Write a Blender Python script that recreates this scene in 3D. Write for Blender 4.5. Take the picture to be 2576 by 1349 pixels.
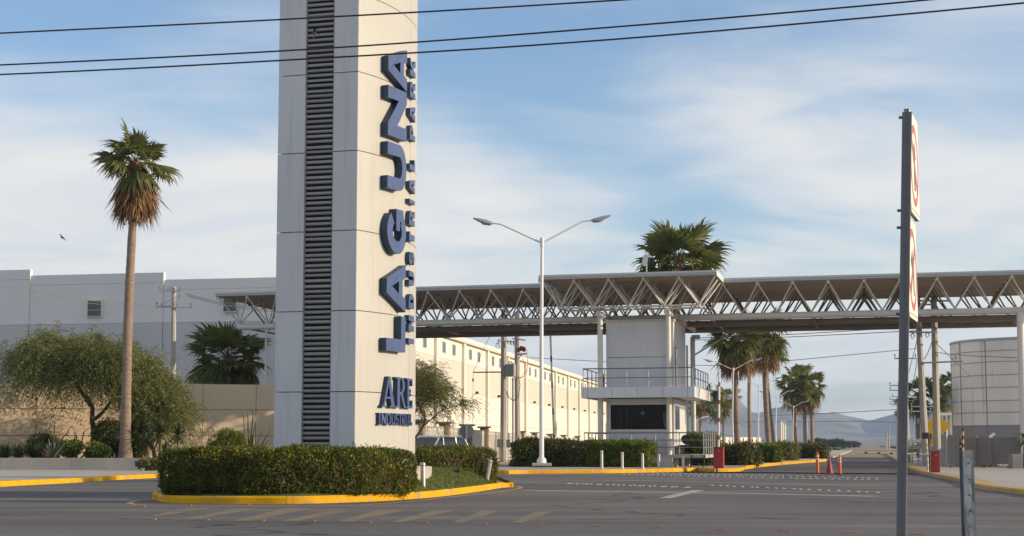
import bpy, math, random
import numpy as np
from mathutils import Vector, Matrix
from mathutils.geometry import tessellate_polygon
sin, cos, pi, rad = math.sin, math.cos, math.pi, math.radians
rnd = random.Random(7)
scene = bpy.context.scene
for _o in list(bpy.data.objects):
    bpy.data.objects.remove(_o)

# ------------------------------------------------------------------ camera
F, CX, CY, HC = 4300.0, 1287.5, 674.5, 1.3
PITCH = math.atan(445.5 / F)
cam_d = bpy.data.cameras.new('camera')
cam_d.sensor_width = 36.0
cam_d.lens = 36.0 * F / 2575.0
cam_d.clip_start, cam_d.clip_end = 0.1, 40000
cam = bpy.data.objects.new('camera', cam_d)
cam.location = (0, 0, HC)
cam.rotation_euler = (pi / 2 + PITCH, 0, 0)
scene.collection.objects.link(cam)
scene.camera = cam

# ------------------------------------------------------------------ light
SUN_AZ, SUN_EL = rad(99), rad(15)          # azimuth clockwise from +Y
SUN = Vector((sin(SUN_AZ) * cos(SUN_EL), cos(SUN_AZ) * cos(SUN_EL), sin(SUN_EL)))
sun_d = bpy.data.lights.new('sun', 'SUN')
sun_d.energy = 3.3
sun_d.angle = rad(0.55)
sun_d.color = (1.0, 0.81, 0.58)
sun = bpy.data.objects.new('sun', sun_d)
sun.rotation_euler = SUN.to_track_quat('Z', 'Y').to_euler()
scene.collection.objects.link(sun)

world = bpy.data.worlds.new('World')
scene.world = world
world.use_nodes = True
wn, wl = world.node_tree.nodes, world.node_tree.links
wn.clear()
w_out = wn.new('ShaderNodeOutputWorld')
w_bg = wn.new('ShaderNodeBackground')
w_bg.inputs['Strength'].default_value = 0.145
wl.new(w_bg.outputs[0], w_out.inputs[0])
w_sky = wn.new('ShaderNodeTexSky')
w_sky.sky_type = 'NISHITA'
w_sky.sun_disc = False
w_sky.sun_elevation = SUN_EL
w_sky.sun_rotation = SUN_AZ
w_sky.air_density, w_sky.dust_density, w_sky.ozone_density = 1.0, 0.6, 1.6

def wmath(op, a, b=None, c=None, clamp=False):
    n = wn.new('ShaderNodeMath'); n.operation = op; n.use_clamp = clamp
    for i, v in enumerate((a, b, c)):
        if v is None: continue
        if isinstance(v, (int, float)): n.inputs[i].default_value = v
        else: wl.new(v, n.inputs[i])
    return n.outputs[0]

def wramp(v, lo, hi):
    n = wn.new('ShaderNodeMapRange'); n.interpolation_type = 'SMOOTHSTEP'
    wl.new(v, n.inputs['Value'])
    n.inputs['From Min'].default_value = lo; n.inputs['From Max'].default_value = hi
    return n.outputs['Result']

w_tc = wn.new('ShaderNodeTexCoord')
w_sep = wn.new('ShaderNodeSeparateXYZ'); wl.new(w_tc.outputs['Generated'], w_sep.inputs[0])
w_z = wmath('MAXIMUM', w_sep.outputs['Z'], 0.0)
w_den = wmath('ADD', w_z, 0.16)
w_u = wmath('DIVIDE', w_sep.outputs['X'], w_den)
w_v = wmath('DIVIDE', w_sep.outputs['Y'], w_den)

def cloud_noise(su, sv, ou, ov, rot, scale, detail, rough, dist):
    cb = wn.new('ShaderNodeCombineXYZ'); wl.new(w_u, cb.inputs[0]); wl.new(w_v, cb.inputs[1])
    mp = wn.new('ShaderNodeMapping'); wl.new(cb.outputs[0], mp.inputs[0])
    mp.inputs['Rotation'].default_value = (0, 0, rad(rot))
    mp.inputs['Scale'].default_value = (su, sv, 1)
    mp.inputs['Location'].default_value = (ou, ov, 0)
    n = wn.new('ShaderNodeTexNoise'); wl.new(mp.outputs[0], n.inputs['Vector'])
    n.inputs['Scale'].default_value = scale; n.inputs['Detail'].default_value = detail
    n.inputs['Roughness'].default_value = rough; n.inputs['Distortion'].default_value = dist
    return n.outputs[0]

CL = dict(big=(0.8, 0.8, 28.0437, 13.7761, 20, 1.0, 3.0, 0.45, 0.4), fine=(1.0, 1.35, 14.0867, 43.0613, 35, 2.2, 6.0, 0.52, 0.8), wisp=(1.0, 2.2, 7.4, 2.2, -28, 2.6, 7.0, 0.58, 1.3))
w_big = cloud_noise(*CL['big'])
w_fine = cloud_noise(*CL['fine'])
w_wisp = cloud_noise(*CL['wisp'])
w_m = wmath('ADD', wmath('MULTIPLY', w_big, 0.92), wmath('MULTIPLY', w_fine, 0.22))
w_m = wmath('ADD', w_m, wmath('MULTIPLY', w_wisp, 0.09))
w_low = wramp(w_z, 0.22, 0.03)                      # thin cloud piles up towards the horizon
w_m = wmath('ADD', w_m, wmath('MULTIPLY', w_low, 0.17))
w_mask = wmath('MULTIPLY', wramp(w_m, 0.44, 0.77), 0.97)
w_mix = wn.new('ShaderNodeMix'); w_mix.data_type = 'RGBA'
wl.new(w_mask, w_mix.inputs['Factor'])
w_mul = wn.new('ShaderNodeMix'); w_mul.data_type = 'RGBA'; w_mul.blend_type = 'MULTIPLY'
w_mul.inputs['Factor'].default_value = 1.0
wl.new(w_sky.outputs[0], w_mul.inputs['A']); w_mul.inputs['B'].default_value = (0.66, 0.70, 0.80, 1)
wl.new(w_mul.outputs['Result'], w_mix.inputs['A'])
w_cc = wn.new('ShaderNodeMix'); w_cc.data_type = 'RGBA'
wl.new(wramp(w_fine, 0.30, 0.62), w_cc.inputs['Factor'])
w_cc.inputs['A'].default_value = (3.2, 3.35, 3.55, 1); w_cc.inputs['B'].default_value = (3.8, 3.76, 3.65, 1)
wl.new(w_cc.outputs['Result'], w_mix.inputs['B'])
wl.new(w_mix.outputs['Result'], w_bg.inputs['Color'])

vs = scene.view_settings
vs.view_transform, vs.look, vs.exposure, vs.gamma = 'Standard', 'None', 0.7, 1.0
vs.use_curve_mapping = False
scene.render.engine = 'CYCLES'
scene.render.resolution_x, scene.render.resolution_y = 1024, 536
scene.cycles.max_bounces = 6
scene.cycles.volume_bounces = 0
scene.cycles.use_denoising = True

# ------------------------------------------------------------------ photo pixel (2575 x 1349) -> place
def ray(px, py):
    xc, yc = (px - CX) / F, (CY - py) / F
    return Vector((xc, cos(PITCH) - yc * sin(PITCH), sin(PITCH) + yc * cos(PITCH)))
def A(px, py, Y):
    d = ray(px, py)
    return Vector((d.x / d.y * Y, Y, HC + d.z / d.y * Y))
def G(px, py, z=0.0):
    d = ray(px, py)
    t = (z - HC) / d.z
    return Vector((d.x * t, d.y * t, z))
def V3(p, z=None):
    return Vector((p[0], p[1], p[2] if z is None else z))

# ------------------------------------------------------------------ objects
COL = scene.collection
WL = {}
def wloc(o):
    return WL.get(o.name, Vector((0, 0, 0)))
def tag(o, label=None, cat=None, group=None, kind=None):
    if label: o['label'] = label
    if cat: o['category'] = cat
    if group: o['group'] = group
    if kind: o['kind'] = kind
    return o
def thing(name, label, cat, loc=(0, 0, 0), group=None, kind=None):
    o = bpy.data.objects.new(name, None)
    o.empty_display_size = 0.2
    COL.objects.link(o)
    o.location = Vector(loc)
    WL[o.name] = Vector(loc)
    return tag(o, label, cat, group, kind)
def link(name, me, mat=None, parent=None, loc=None, rot=None, kind=None):
    """me is in world space when loc is None, else local to loc (world)"""
    o = bpy.data.objects.new(name, me)
    COL.objects.link(o)
    if mat is not None and len(me.materials) == 0:
        me.materials.append(mat)
    pl = Vector((0, 0, 0))
    if parent is not None:
        o.parent = parent
        pl = wloc(parent)
        o.matrix_parent_inverse = Matrix.Translation(-pl)
    if loc is not None: o.location = Vector(loc)
    if rot is not None:
        if isinstance(rot, Matrix): o.rotation_euler = rot.to_euler()
        else: o.rotation_euler = rot
    WL[o.name] = Vector((0, 0, 0))
    if kind: o['kind'] = kind
    return o
def kids(o):
    return [c for c in bpy.data.objects if c.parent is o]
def copy_thing(src, delta, label, tree):
    """tree: list of (obj, parent_index or -1 for root) collected when the thing was built"""
    r = src.copy(); COL.objects.link(r)
    r.location = src.location + Vector(delta)
    WL[r.name] = wloc(src) + Vector(delta)
    r['label'] = label
    new = [r]
    for o, pi_ in tree:
        c = o.copy(); COL.objects.link(c); c.parent = new[pi_ + 1]
        new.append(c)
    return r

class MB:
    def __init__(self): self.v, self.f = [], []
    def add(self, vs_, fs):
        b = len(self.v)
        self.v += [tuple(p) for p in vs_]
        self.f += [tuple(i + b for i in f) for f in fs]
        return self
    def obox(self, c, ax, ay, az):
        c, ax, ay, az = Vector(c), Vector(ax), Vector(ay), Vector(az)
        p = [c + ax * i + ay * j + az * k for k in (-1, 1) for j in (-1, 1) for i in (-1, 1)]
        return self.add(p, [(0, 2, 3, 1), (4, 5, 7, 6), (0, 1, 5, 4), (2, 6, 7, 3), (0, 4, 6, 2), (1, 3, 7, 5)])
    def box(self, c, sx, sy, sz, yaw=0.0):
        cy, sy_ = cos(yaw), sin(yaw)
        return self.obox(c, Vector((cy, sy_, 0)) * sx / 2, Vector((-sy_, cy, 0)) * sy / 2, (0, 0, sz / 2))
    def fbox(self, fr, s0, s1, v0, v1, z0, z1):
        c = fr.P((s0 + s1) / 2, (v0 + v1) / 2, (z0 + z1) / 2)
        return self.obox(c, fr.e1 * ((s1 - s0) / 2), fr.e2 * ((v1 - v0) / 2), (0, 0, (z1 - z0) / 2))
    def tube(self, p0, p1, r0, r1=None, n=8, caps=True):
        return self.path([p0, p1], [r0, r0 if r1 is None else r1], n, caps)
    def path(self, pts, rs, n=8, caps=True):
        pts = [Vector(p) for p in pts]
        if isinstance(rs, (int, float)): rs = [rs] * len(pts)
        vs_, fs = [], []
        up = None
        for i, p in enumerate(pts):
            d = (pts[min(i + 1, len(pts) - 1)] - pts[max(i - 1, 0)])
            d = d.normalized() if d.length > 1e-9 else Vector((0, 0, 1))
            if up is None:
                up = Vector((0, 0, 1)) if abs(d.z) < 0.9 else Vector((1, 0, 0))
            a = d.cross(up)
            if a.length < 1e-6: a = d.cross(Vector((0, 1, 0.1)))
            a.normalize(); b = a.cross(d).normalized(); up = b
            for k in range(n):
                t = 2 * pi * k / n
                vs_.append(p + (a * cos(t) + b * sin(t)) * rs[i])
        for i in range(len(pts) - 1):
            for k in range(n):
                k2 = (k + 1) % n
                fs.append((i * n + k, i * n + k2, (i + 1) * n + k2, (i + 1) * n + k))
        if caps:
            fs.append(tuple(range(n))[::-1])
            fs.append(tuple((len(pts) - 1) * n + k for k in range(n)))
        return self.add(vs_, fs)
    def prism(self, poly, z0, z1):
        n = len(poly)
        z0s = z0 if isinstance(z0, (list, tuple)) else [z0] * n
        z1s = z1 if isinstance(z1, (list, tuple)) else [z1] * n
        ar = sum(poly[i][0] * poly[(i + 1) % n][1] - poly[(i + 1) % n][0] * poly[i][1] for i in range(n))
        if ar < 0:
            poly = poly[::-1]; z0s = z0s[::-1]; z1s = z1s[::-1]
        vs_ = [(p[0], p[1], z0s[i]) for i, p in enumerate(poly)] + [(p[0], p[1], z1s[i]) for i, p in enumerate(poly)]
        fs = [tuple(range(n))[::-1], tuple(range(n, 2 * n))]
        for i in range(n):
            j = (i + 1) % n
            fs.append((i, j, n + j, n + i))
        return self.add(vs_, fs)
    def sheet(self, pts):
        return self.add(pts, [tuple(range(len(pts)))])
    def sphere(self, c, r, nu=10, nv=6, sc=(1, 1, 1)):
        c = Vector(c); vs_, fs = [], []
        for i in range(nv + 1):
            t = pi * i / nv
            for k in range(nu):
                a = 2 * pi * k / nu
                vs_.append(c + Vector((sin(t) * cos(a) * sc[0], sin(t) * sin(a) * sc[1], cos(t) * sc[2])) * r)
        for i in range(nv):
            for k in range(nu):
                k2 = (k + 1) % nu
                fs.append((i * nu + k, (i + 1) * nu + k, (i + 1) * nu + k2, i * nu + k2))
        return self.add(vs_, fs)
    def mesh(self, name, smooth=None):
        me = bpy.data.meshes.new(name)
        me.from_pydata(self.v, [], self.f)
        if smooth is not None:
            me.shade_smooth()
            me.set_sharp_from_angle(angle=rad(smooth))
        me.update()
        return me
    def build(self, name, mat, parent=None, smooth=None, kind=None, bevel=None, label=None):
        o = link(name, self.mesh(name, smooth), mat, parent, kind=kind)
        if label: o['label'] = label
        if bevel:
            m = o.modifiers.new('bevel', 'BEVEL'); m.width = bevel; m.segments = 2; m.limit_method = 'ANGLE'
        return o

class Frame:
    def __init__(self, o, e1, e2):
        self.o, self.e1, self.e2 = Vector((o[0], o[1], 0)), Vector((e1[0], e1[1], 0)).normalized(), Vector((e2[0], e2[1], 0)).normalized()
    def P(self, s, v, z): return self.o + self.e1 * s + self.e2 * v + Vector((0, 0, z))
    def s_at(self, px, v, z):
        """s where the line (v, z) crosses the photo column px"""
        p = self.o + self.e2 * v
        k = (px - CX) / F
        dz = (z - HC) * sin(PITCH)
        return (k * (p.y * cos(PITCH) + dz) - p.x) / (self.e1.x - k * self.e1.y * cos(PITCH))

def fast_mesh(name, verts, quads):
    """verts (n,3), quads (m,4) numpy"""
    me = bpy.data.meshes.new(name)
    me.vertices.add(len(verts)); me.vertices.foreach_set('co', np.asarray(verts, dtype=np.float32).ravel())
    m = len(quads); k = quads.shape[1]
    me.loops.add(m * k); me.loops.foreach_set('vertex_index', np.asarray(quads, dtype=np.int32).ravel())
    me.polygons.add(m); me.polygons.foreach_set('loop_start', np.arange(0, m * k, k, dtype=np.int32))
    me.polygons.foreach_set('loop_total', np.full(m, k, dtype=np.int32))
    me.update(calc_edges=True); me.validate()
    return me

# ------------------------------------------------------------------ materials
MATS = {}
def srgb(r, g, b):
    f = lambda c: (c / 255 / 12.92) if c / 255 <= 0.04045 else ((c / 255 + 0.055) / 1.055) ** 2.4
    return (f(r), f(g), f(b), 1)
def mat(name, col, rough=0.6, metal=0.0, var=0.12, scale=2.0, bump=0.0, bscale=30.0, spec=0.5, stretch=None, col2=None, c2scale=None, c2lo=0.5, c2hi=0.65, detail=5, jitter=0.0, streak=0.0):
    m = bpy.data.materials.new(name); m.use_nodes = True
    nt = m.node_tree; N, L = nt.nodes, nt.links
    b = N['Principled BSDF']
    b.inputs['Roughness'].default_value = rough; b.inputs['Metallic'].default_value = metal
    b.inputs['Specular IOR Level'].default_value = spec
    col = tuple(col[:3]) + (1,)
    tc = N.new('ShaderNodeTexCoord'); vec = tc.outputs['Object']
    if stretch:
        mp = N.new('ShaderNodeMapping'); L.new(vec, mp.inputs[0]); mp.inputs['Scale'].default_value = stretch; vec = mp.outputs[0]
    no = N.new('ShaderNodeTexNoise'); L.new(vec, no.inputs['Vector'])
    no.inputs['Scale'].default_value = scale; no.inputs['Detail'].default_value = detail; no.inputs['Roughness'].default_value = 0.6
    cr = N.new('ShaderNodeMapRange'); L.new(no.outputs[0], cr.inputs['Value'])
    cr.inputs['From Min'].default_value, cr.inputs['From Max'].default_value = 0.25, 0.75
    cr.inputs['To Min'].default_value, cr.inputs['To Max'].default_value = 1 - var, 1 + var
    src = None
    if col2:
        n2 = N.new('ShaderNodeTexNoise'); L.new(vec, n2.inputs['Vector'])
        n2.inputs['Scale'].default_value = c2scale or scale * 0.6; n2.inputs['Detail'].default_value = 8; n2.inputs['Roughness'].default_value = 0.65
        r2 = N.new('ShaderNodeMapRange'); r2.interpolation_type = 'SMOOTHSTEP'; L.new(n2.outputs[0], r2.inputs['Value'])
        r2.inputs['From Min'].default_value, r2.inputs['From Max'].default_value = c2lo, c2hi
        mx = N.new('ShaderNodeMix'); mx.data_type = 'RGBA'; L.new(r2.outputs[0], mx.inputs['Factor'])
        mx.inputs['A'].default_value = col; mx.inputs['B'].default_value = tuple(col2[:3]) + (1,)
        src = mx.outputs['Result']
    mul = N.new('ShaderNodeMix'); mul.data_type = 'RGBA'; mul.blend_type = 'MULTIPLY'; mul.inputs['Factor'].default_value = 1
    if src: L.new(src, mul.inputs['A'])
    else: mul.inputs['A'].default_value = col
    val = cr.outputs[0]
    if jitter:
        oi = N.new('ShaderNodeObjectInfo'); jm = N.new('ShaderNodeMapRange'); L.new(oi.outputs['Random'], jm.inputs['Value'])
        jm.inputs['To Min'].default_value, jm.inputs['To Max'].default_value = 1 - jitter, 1 + jitter
        ml = N.new('ShaderNodeMath'); ml.operation = 'MULTIPLY'; L.new(val, ml.inputs[0]); L.new(jm.outputs[0], ml.inputs[1]); val = ml.outputs[0]
    if streak:                                   # rain streaks running down
        mp3 = N.new('ShaderNodeMapping'); L.new(tc.outputs['Object'], mp3.inputs[0]); mp3.inputs['Scale'].default_value = (1, 1, 0.06)
        n3 = N.new('ShaderNodeTexNoise'); L.new(mp3.outputs[0], n3.inputs['Vector']); n3.inputs['Scale'].default_value = 7.0; n3.inputs['Detail'].default_value = 6
        r3 = N.new('ShaderNodeMapRange'); r3.interpolation_type = 'SMOOTHSTEP'; L.new(n3.outputs[0], r3.inputs['Value'])
        r3.inputs['From Min'].default_value, r3.inputs['From Max'].default_value = 0.50, 0.72; r3.inputs['To Min'].default_value, r3.inputs['To Max'].default_value = 1.0, 1 - streak
        m3 = N.new('ShaderNodeMath'); m3.operation = 'MULTIPLY'; L.new(val, m3.inputs[0]); L.new(r3.outputs[0], m3.inputs[1]); val = m3.outputs[0]
    L.new(val, mul.inputs['B'])
    L.new(mul.outputs['Result'], b.inputs['Base Color'])
    if bump:
        nb = N.new('ShaderNodeTexNoise'); L.new(tc.outputs['Object'], nb.inputs['Vector']); nb.inputs['Scale'].default_value = bscale; nb.inputs['Detail'].default_value = 6
        bp = N.new('ShaderNodeBump'); bp.inputs['Strength'].default_value = bump; bp.inputs['Distance'].default_value = 0.02
        L.new(nb.outputs[0], bp.inputs['Height']); L.new(bp.outputs[0], b.inputs['Normal'])
    MATS[name] = m
    return m
def leaf_mat(name, c1, c2, transl=0.25, rough=0.55, c3=None, clump=2.6):
    """colour varies from leaf to leaf"""
    m = bpy.data.materials.new(name); m.use_nodes = True
    N, L = m.node_tree.nodes, m.node_tree.links
    b = N['Principled BSDF']; b.inputs['Roughness'].default_value = rough; b.inputs['Specular IOR Level'].default_value = 0.35
    ge = N.new('ShaderNodeNewGeometry'); oi = N.new('ShaderNodeObjectInfo')
    ad = N.new('ShaderNodeMath'); ad.operation = 'MULTIPLY_ADD'; L.new(oi.outputs['Random'], ad.inputs[0]); ad.inputs[1].default_value = 0.35; L.new(ge.outputs['Random Per Island'], ad.inputs[2])
    fr = N.new('ShaderNodeMath'); fr.operation = 'FRACT'; L.new(ad.outputs[0], fr.inputs[0])
    rp = N.new('ShaderNodeValToRGB'); L.new(fr.outputs[0], rp.inputs[0])
    rp.color_ramp.elements[0].color = tuple(c1[:3]) + (1,); rp.color_ramp.elements[1].color = tuple(c2[:3]) + (1,)
    if c3:
        rp.color_ramp.elements[1].position = 0.85
        e = rp.color_ramp.elements.new(1.0); e.color = tuple(c3[:3]) + (1,)
    tcl = N.new('ShaderNodeTexCoord'); nl = N.new('ShaderNodeTexNoise'); L.new(tcl.outputs['Object'], nl.inputs['Vector']); nl.inputs['Scale'].default_value = clump; nl.inputs['Detail'].default_value = 3
    rl = N.new('ShaderNodeMapRange'); L.new(nl.outputs[0], rl.inputs['Value']); rl.inputs['From Min'].default_value, rl.inputs['From Max'].default_value = 0.3, 0.7; rl.inputs['To Min'].default_value, rl.inputs['To Max'].default_value = 0.62, 1.35
    mxl = N.new('ShaderNodeMix'); mxl.data_type = 'RGBA'; mxl.blend_type = 'MULTIPLY'; mxl.inputs['Factor'].default_value = 1; L.new(rp.outputs[0], mxl.inputs['A']); L.new(rl.outputs[0], mxl.inputs['B'])
    L.new(mxl.outputs['Result'], b.inputs['Base Color'])
    tr = N.new('ShaderNodeBsdfTranslucent'); L.new(mxl.outputs['Result'], tr.inputs['Color'])
    ms = N.new('ShaderNodeMixShader'); ms.inputs[0].default_value = transl
    L.new(b.outputs[0], ms.inputs[1]); L.new(tr.outputs[0], ms.inputs[2]); L.new(ms.outputs[0], N['Material Output'].inputs['Surface'])
    MATS[name] = m
    return m

def asphalt():
    m = bpy.data.materials.new('asphalt'); m.use_nodes = True
    N, L = m.node_tree.nodes, m.node_tree.links
    b = N['Principled BSDF']; b.inputs['Roughness'].default_value = 0.88; b.inputs['Specular IOR Level'].default_value = 0.3
    tc = N.new('ShaderNodeTexCoord')
    def noise(scale, stretch=(1, 1, 1), detail=6, rough=0.6, loc=(0, 0, 0), dist=0.0):
        mp = N.new('ShaderNodeMapping'); L.new(tc.outputs['Object'], mp.inputs[0]); mp.inputs['Scale'].default_value = stretch; mp.inputs['Location'].default_value = loc
        n = N.new('ShaderNodeTexNoise'); L.new(mp.outputs[0], n.inputs['Vector'])
        n.inputs['Scale'].default_value = scale; n.inputs['Detail'].default_value = detail; n.inputs['Roughness'].default_value = rough; n.inputs['Distortion'].default_value = dist
        return n.outputs[0]
    def rng(v, a, c, lo, hi):
        r = N.new('ShaderNodeMapRange'); r.interpolation_type = 'SMOOTHSTEP'; L.new(v, r.inputs['Value'])
        for k, x in zip(('From Min', 'From Max', 'To Min', 'To Max'), (a, c, lo, hi)): r.inputs[k].default_value = x
        return r.outputs[0]
    def mul(a, c):
        n = N.new('ShaderNodeMath'); n.operation = 'MULTIPLY'; L.new(a, n.inputs[0]); L.new(c, n.inputs[1]); return n.outputs[0]
    blotch = noise(0.10, (0.5, 1, 1), 5)
    mx = N.new('ShaderNodeMix'); mx.data_type = 'RGBA'; L.new(rng(blotch, 0.38, 0.66, 0, 1), mx.inputs['Factor'])
    mx.inputs['A'].default_value = (0.112, 0.102, 0.098, 1); mx.inputs['B'].default_value = (0.175, 0.158, 0.146, 1)
    streak = rng(noise(0.5, (0.05, 1.0, 1), 7, 0.62), 0.30, 0.72, 0.74, 1.22)        # worn wheel tracks along the street
    grain = rng(noise(9.0, (1, 1, 1), 4), 0.3, 0.7, 0.90, 1.10)
    oil = rng(noise(0.7, (0.55, 1, 1), 5, 0.6, (7, 3, 0), 0.6), 0.62, 0.72, 1.0, 0.68)
    vo = N.new('ShaderNodeTexVoronoi'); vo.feature = 'DISTANCE_TO_EDGE'; vo.inputs['Scale'].default_value = 0.16
    mp = N.new('ShaderNodeMapping'); L.new(tc.outputs['Object'], mp.inputs[0]); mp.inputs['Scale'].default_value = (0.55, 1, 1)
    nd = N.new('ShaderNodeTexNoise'); L.new(mp.outputs[0], nd.inputs['Vector']); nd.inputs['Scale'].default_value = 0.9; nd.inputs['Detail'].default_value = 5
    ad = N.new('ShaderNodeMixRGB'); ad.blend_type = 'ADD'; ad.inputs[0].default_value = 0.9; L.new(mp.outputs[0], ad.inputs[1]); L.new(nd.outputs['Color'], ad.inputs[2])
    L.new(ad.outputs[0], vo.inputs['Vector'])
    crack = rng(vo.outputs['Distance'], 0.0, 0.012, 0.45, 1.0)
    v = mul(mul(mul(streak, grain), oil), crack)
    mm = N.new('ShaderNodeMix'); mm.data_type = 'RGBA'; mm.blend_type = 'MULTIPLY'; mm.inputs['Factor'].default_value = 1
    L.new(mx.outputs['Result'], mm.inputs['A']); L.new(v, mm.inputs['B']); L.new(mm.outputs['Result'], b.inputs['Base Color'])
    bp = N.new('ShaderNodeBump'); bp.inputs['Strength'].default_value = 0.4; bp.inputs['Distance'].default_value = 0.02
    L.new(noise(60, (1, 1, 1), 5), bp.inputs['Height']); L.new(bp.outputs[0], b.inputs['Normal'])
    return m
ASPH = asphalt()
CONC = mat('concrete', (0.40, 0.365, 0.32), 0.85, var=0.16, scale=0.9, bump=0.2, bscale=40, col2=(0.30, 0.27, 0.24), c2scale=0.5, c2lo=0.5, c2hi=0.75)
YEL = mat('yellow_kerb_paint', (0.64, 0.335, 0.006), 0.7, spec=0.15, var=0.14, scale=2.2, bump=0.35, bscale=14, col2=(0.42, 0.25, 0.09), c2scale=1.6, c2lo=0.52, c2hi=0.66, jitter=0.12)
YELOLD = mat('worn_yellow_kerb_paint', (0.50, 0.30, 0.06), 0.75, var=0.2, scale=2.0, bump=0.3, bscale=14, col2=(0.40, 0.30, 0.19), c2scale=0.8, c2lo=0.42, c2hi=0.62, jitter=0.06)
PANEL = mat('silver_panel', (0.62, 0.625, 0.635), 0.42, metal=0.0, var=0.05, scale=0.5, jitter=0.03, streak=0.10)
DARK = mat('black_gap', (0.012, 0.012, 0.013), 0.9, var=0.0)
SLAT = mat('grey_louvre', (0.33, 0.315, 0.305), 0.5, metal=0.3, var=0.15, scale=5, jitter=0.14)
CREAM = mat('cream_panel', (0.455, 0.445, 0.40), 0.48, var=0.04, scale=0.4, jitter=0.02, streak=0.07)
BLUEF = mat('blue_letter', (0.052, 0.085, 0.205), 0.45, var=0.10, scale=3, streak=0.15)
BLUES = mat('navy_letter_return', (0.012, 0.040, 0.080), 0.5, var=0.05)
STEELW = mat('white_painted_steel', (0.60, 0.575, 0.525), 0.5, var=0.06, scale=3)
COLW = mat('white_column_paint', (0.66, 0.63, 0.56), 0.45, var=0.05, scale=3)
ROOFU = mat('brown_roof_underside', (0.52, 0.445, 0.37), 0.7, var=0.1, scale=2)
REARST = mat('dark_brown_steel', (0.21, 0.18, 0.152), 0.6, var=0.12, scale=3)  # darker, browner copy of the truss steel for rear tubes, webs and ties
ROOFT = mat('grey_roof_sheet', (0.42, 0.43, 0.44), 0.5, metal=0.2, var=0.06)
GALV = mat('galvanised_steel', (0.36, 0.37, 0.39), 0.5, metal=0.45, var=0.22, scale=14, bump=0.1, bscale=40)
RAIL = mat('grey_railing', (0.20, 0.21, 0.215), 0.45, metal=0.5, var=0.08)
LAMPW = mat('lamp_pole_paint', (0.70, 0.70, 0.69), 0.4, var=0.04)
BLACK = mat('black_plastic', (0.016, 0.016, 0.018), 0.5, var=0.05)
WHITEP = mat('white_wall_paint', (0.72, 0.685, 0.58), 0.75, var=0.05, scale=0.15, streak=0.06)
BAND = mat('beige_wall_band', (0.56, 0.525, 0.44), 0.75, var=0.04, scale=0.15)

# ------------------------------------------------------------------ ground
def catmull(pts, n=8, closed=False):
    pts = [Vector(p) for p in pts]; out = []
    N_ = len(pts)
    for i in range(N_ if closed else N_ - 1):
        p0 = pts[(i - 1) % N_] if closed or i > 0 else pts[i] * 2 - pts[i + 1]
        p1, p2 = pts[i], pts[(i + 1) % N_]
        p3 = pts[(i + 2) % N_] if closed or i + 2 < N_ else p2 * 2 - p1
        for k in range(n):
            t = k / n
            out.append(0.5 * (2 * p1 + (p2 - p0) * t + (2 * p0 - 5 * p1 + 4 * p2 - p3) * t * t + (3 * p1 - p0 - 3 * p2 + p3) * t ** 3))
    if not closed: out.append(pts[-1])
    return out

FIELD = mat('dry_field', (0.30, 0.215, 0.10), 0.95, var=0.25, scale=0.02, col2=(0.085, 0.095, 0.035), c2scale=0.012, c2lo=0.47, c2hi=0.6, detail=9)
b = MB()
b.sheet([(-9000, -300, -0.02), (9000, -300, -0.02), (9000, 14000, -0.02), (-9000, 14000, -0.02)])
b.build('ground', FIELD, kind='structure')
MB().sheet([(-90, -20, 0), (90, -20, 0), (90, 150, 0), (-90, 150, 0)]).build('road', ASPH, kind='structure')
RD = Vector((sin(rad(11.7)), cos(rad(11.7)), 0))       # direction of the road beyond the gate
RN = Vector((RD.y, -RD.x, 0))
_l, _r = G(2077, 1161), G(2262, 1163)
_l2, _r2 = _l + RD * 52, _r + RD * 52
MB().sheet([(_l.x - 3, 140, 0.004), (_r.x + 2, 140, 0.004), (_r2.x, _r2.y, 0.004), (_l2.x, _l2.y, 0.004)]).build('far_road', ASPH, kind='structure')

def kerb(name, pts, mat_, width=0.16, h=0.17, z=0.0, seg=5, gap=0.006, side=1, h2=None):
    """kerb of single stones along a smooth line; the body lies on the left (side=1) of the line"""
    root = thing(name, None, None, kind='structure')
    nrm = []
    for i, p in enumerate(pts):
        d = (pts[min(i + 1, len(pts) - 1)] - pts[max(i - 1, 0)]); d.z = 0; d.normalize()
        nrm.append(Vector((-d.y, d.x, 0)) * side)
    i = 0
    while i < len(pts) - 1:
        j = min(i + seg, len(pts) - 1)
        idx = list(range(i, j + 1))
        prof = [(0.0, -0.1), (0.0, h * 0.75), (0.035, h), (width, h), (width, -0.1)]
        vs_, fs = [], []
        hz = rnd.uniform(-0.006, 0.006); off = rnd.uniform(-0.01, 0.01)
        for q, k in enumerate(idx):
            p = Vector(pts[k])
            if q == 0 and i > 0: p = p + (Vector(pts[k + 1]) - p).normalized() * gap
            for (a, c) in prof:
                vs_.append(p + nrm[k] * (a + off) + Vector((0, 0, z + c + (hz if c > 0 else 0))))
        n = len(prof)
        for q in range(len(idx) - 1):
            for k in range(n - 1):
                f = (q * n + k, (q + 1) * n + k, (q + 1) * n + k + 1, q * n + k + 1)
                fs.append(f if side < 0 else f[::-1])
        fs.append(tuple(range(n)) if side > 0 else tuple(range(n))[::-1])
        fs.append(tuple((len(idx) - 1) * n + k for k in range(n))[::-1] if side > 0 else tuple((len(idx) - 1) * n + k for k in range(n)))
        MB().add(vs_, fs).build('kerb_stone', mat_ if not callable(mat_) else mat_(len(kids(root))), root, smooth=35)
        i = j
    return root

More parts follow.
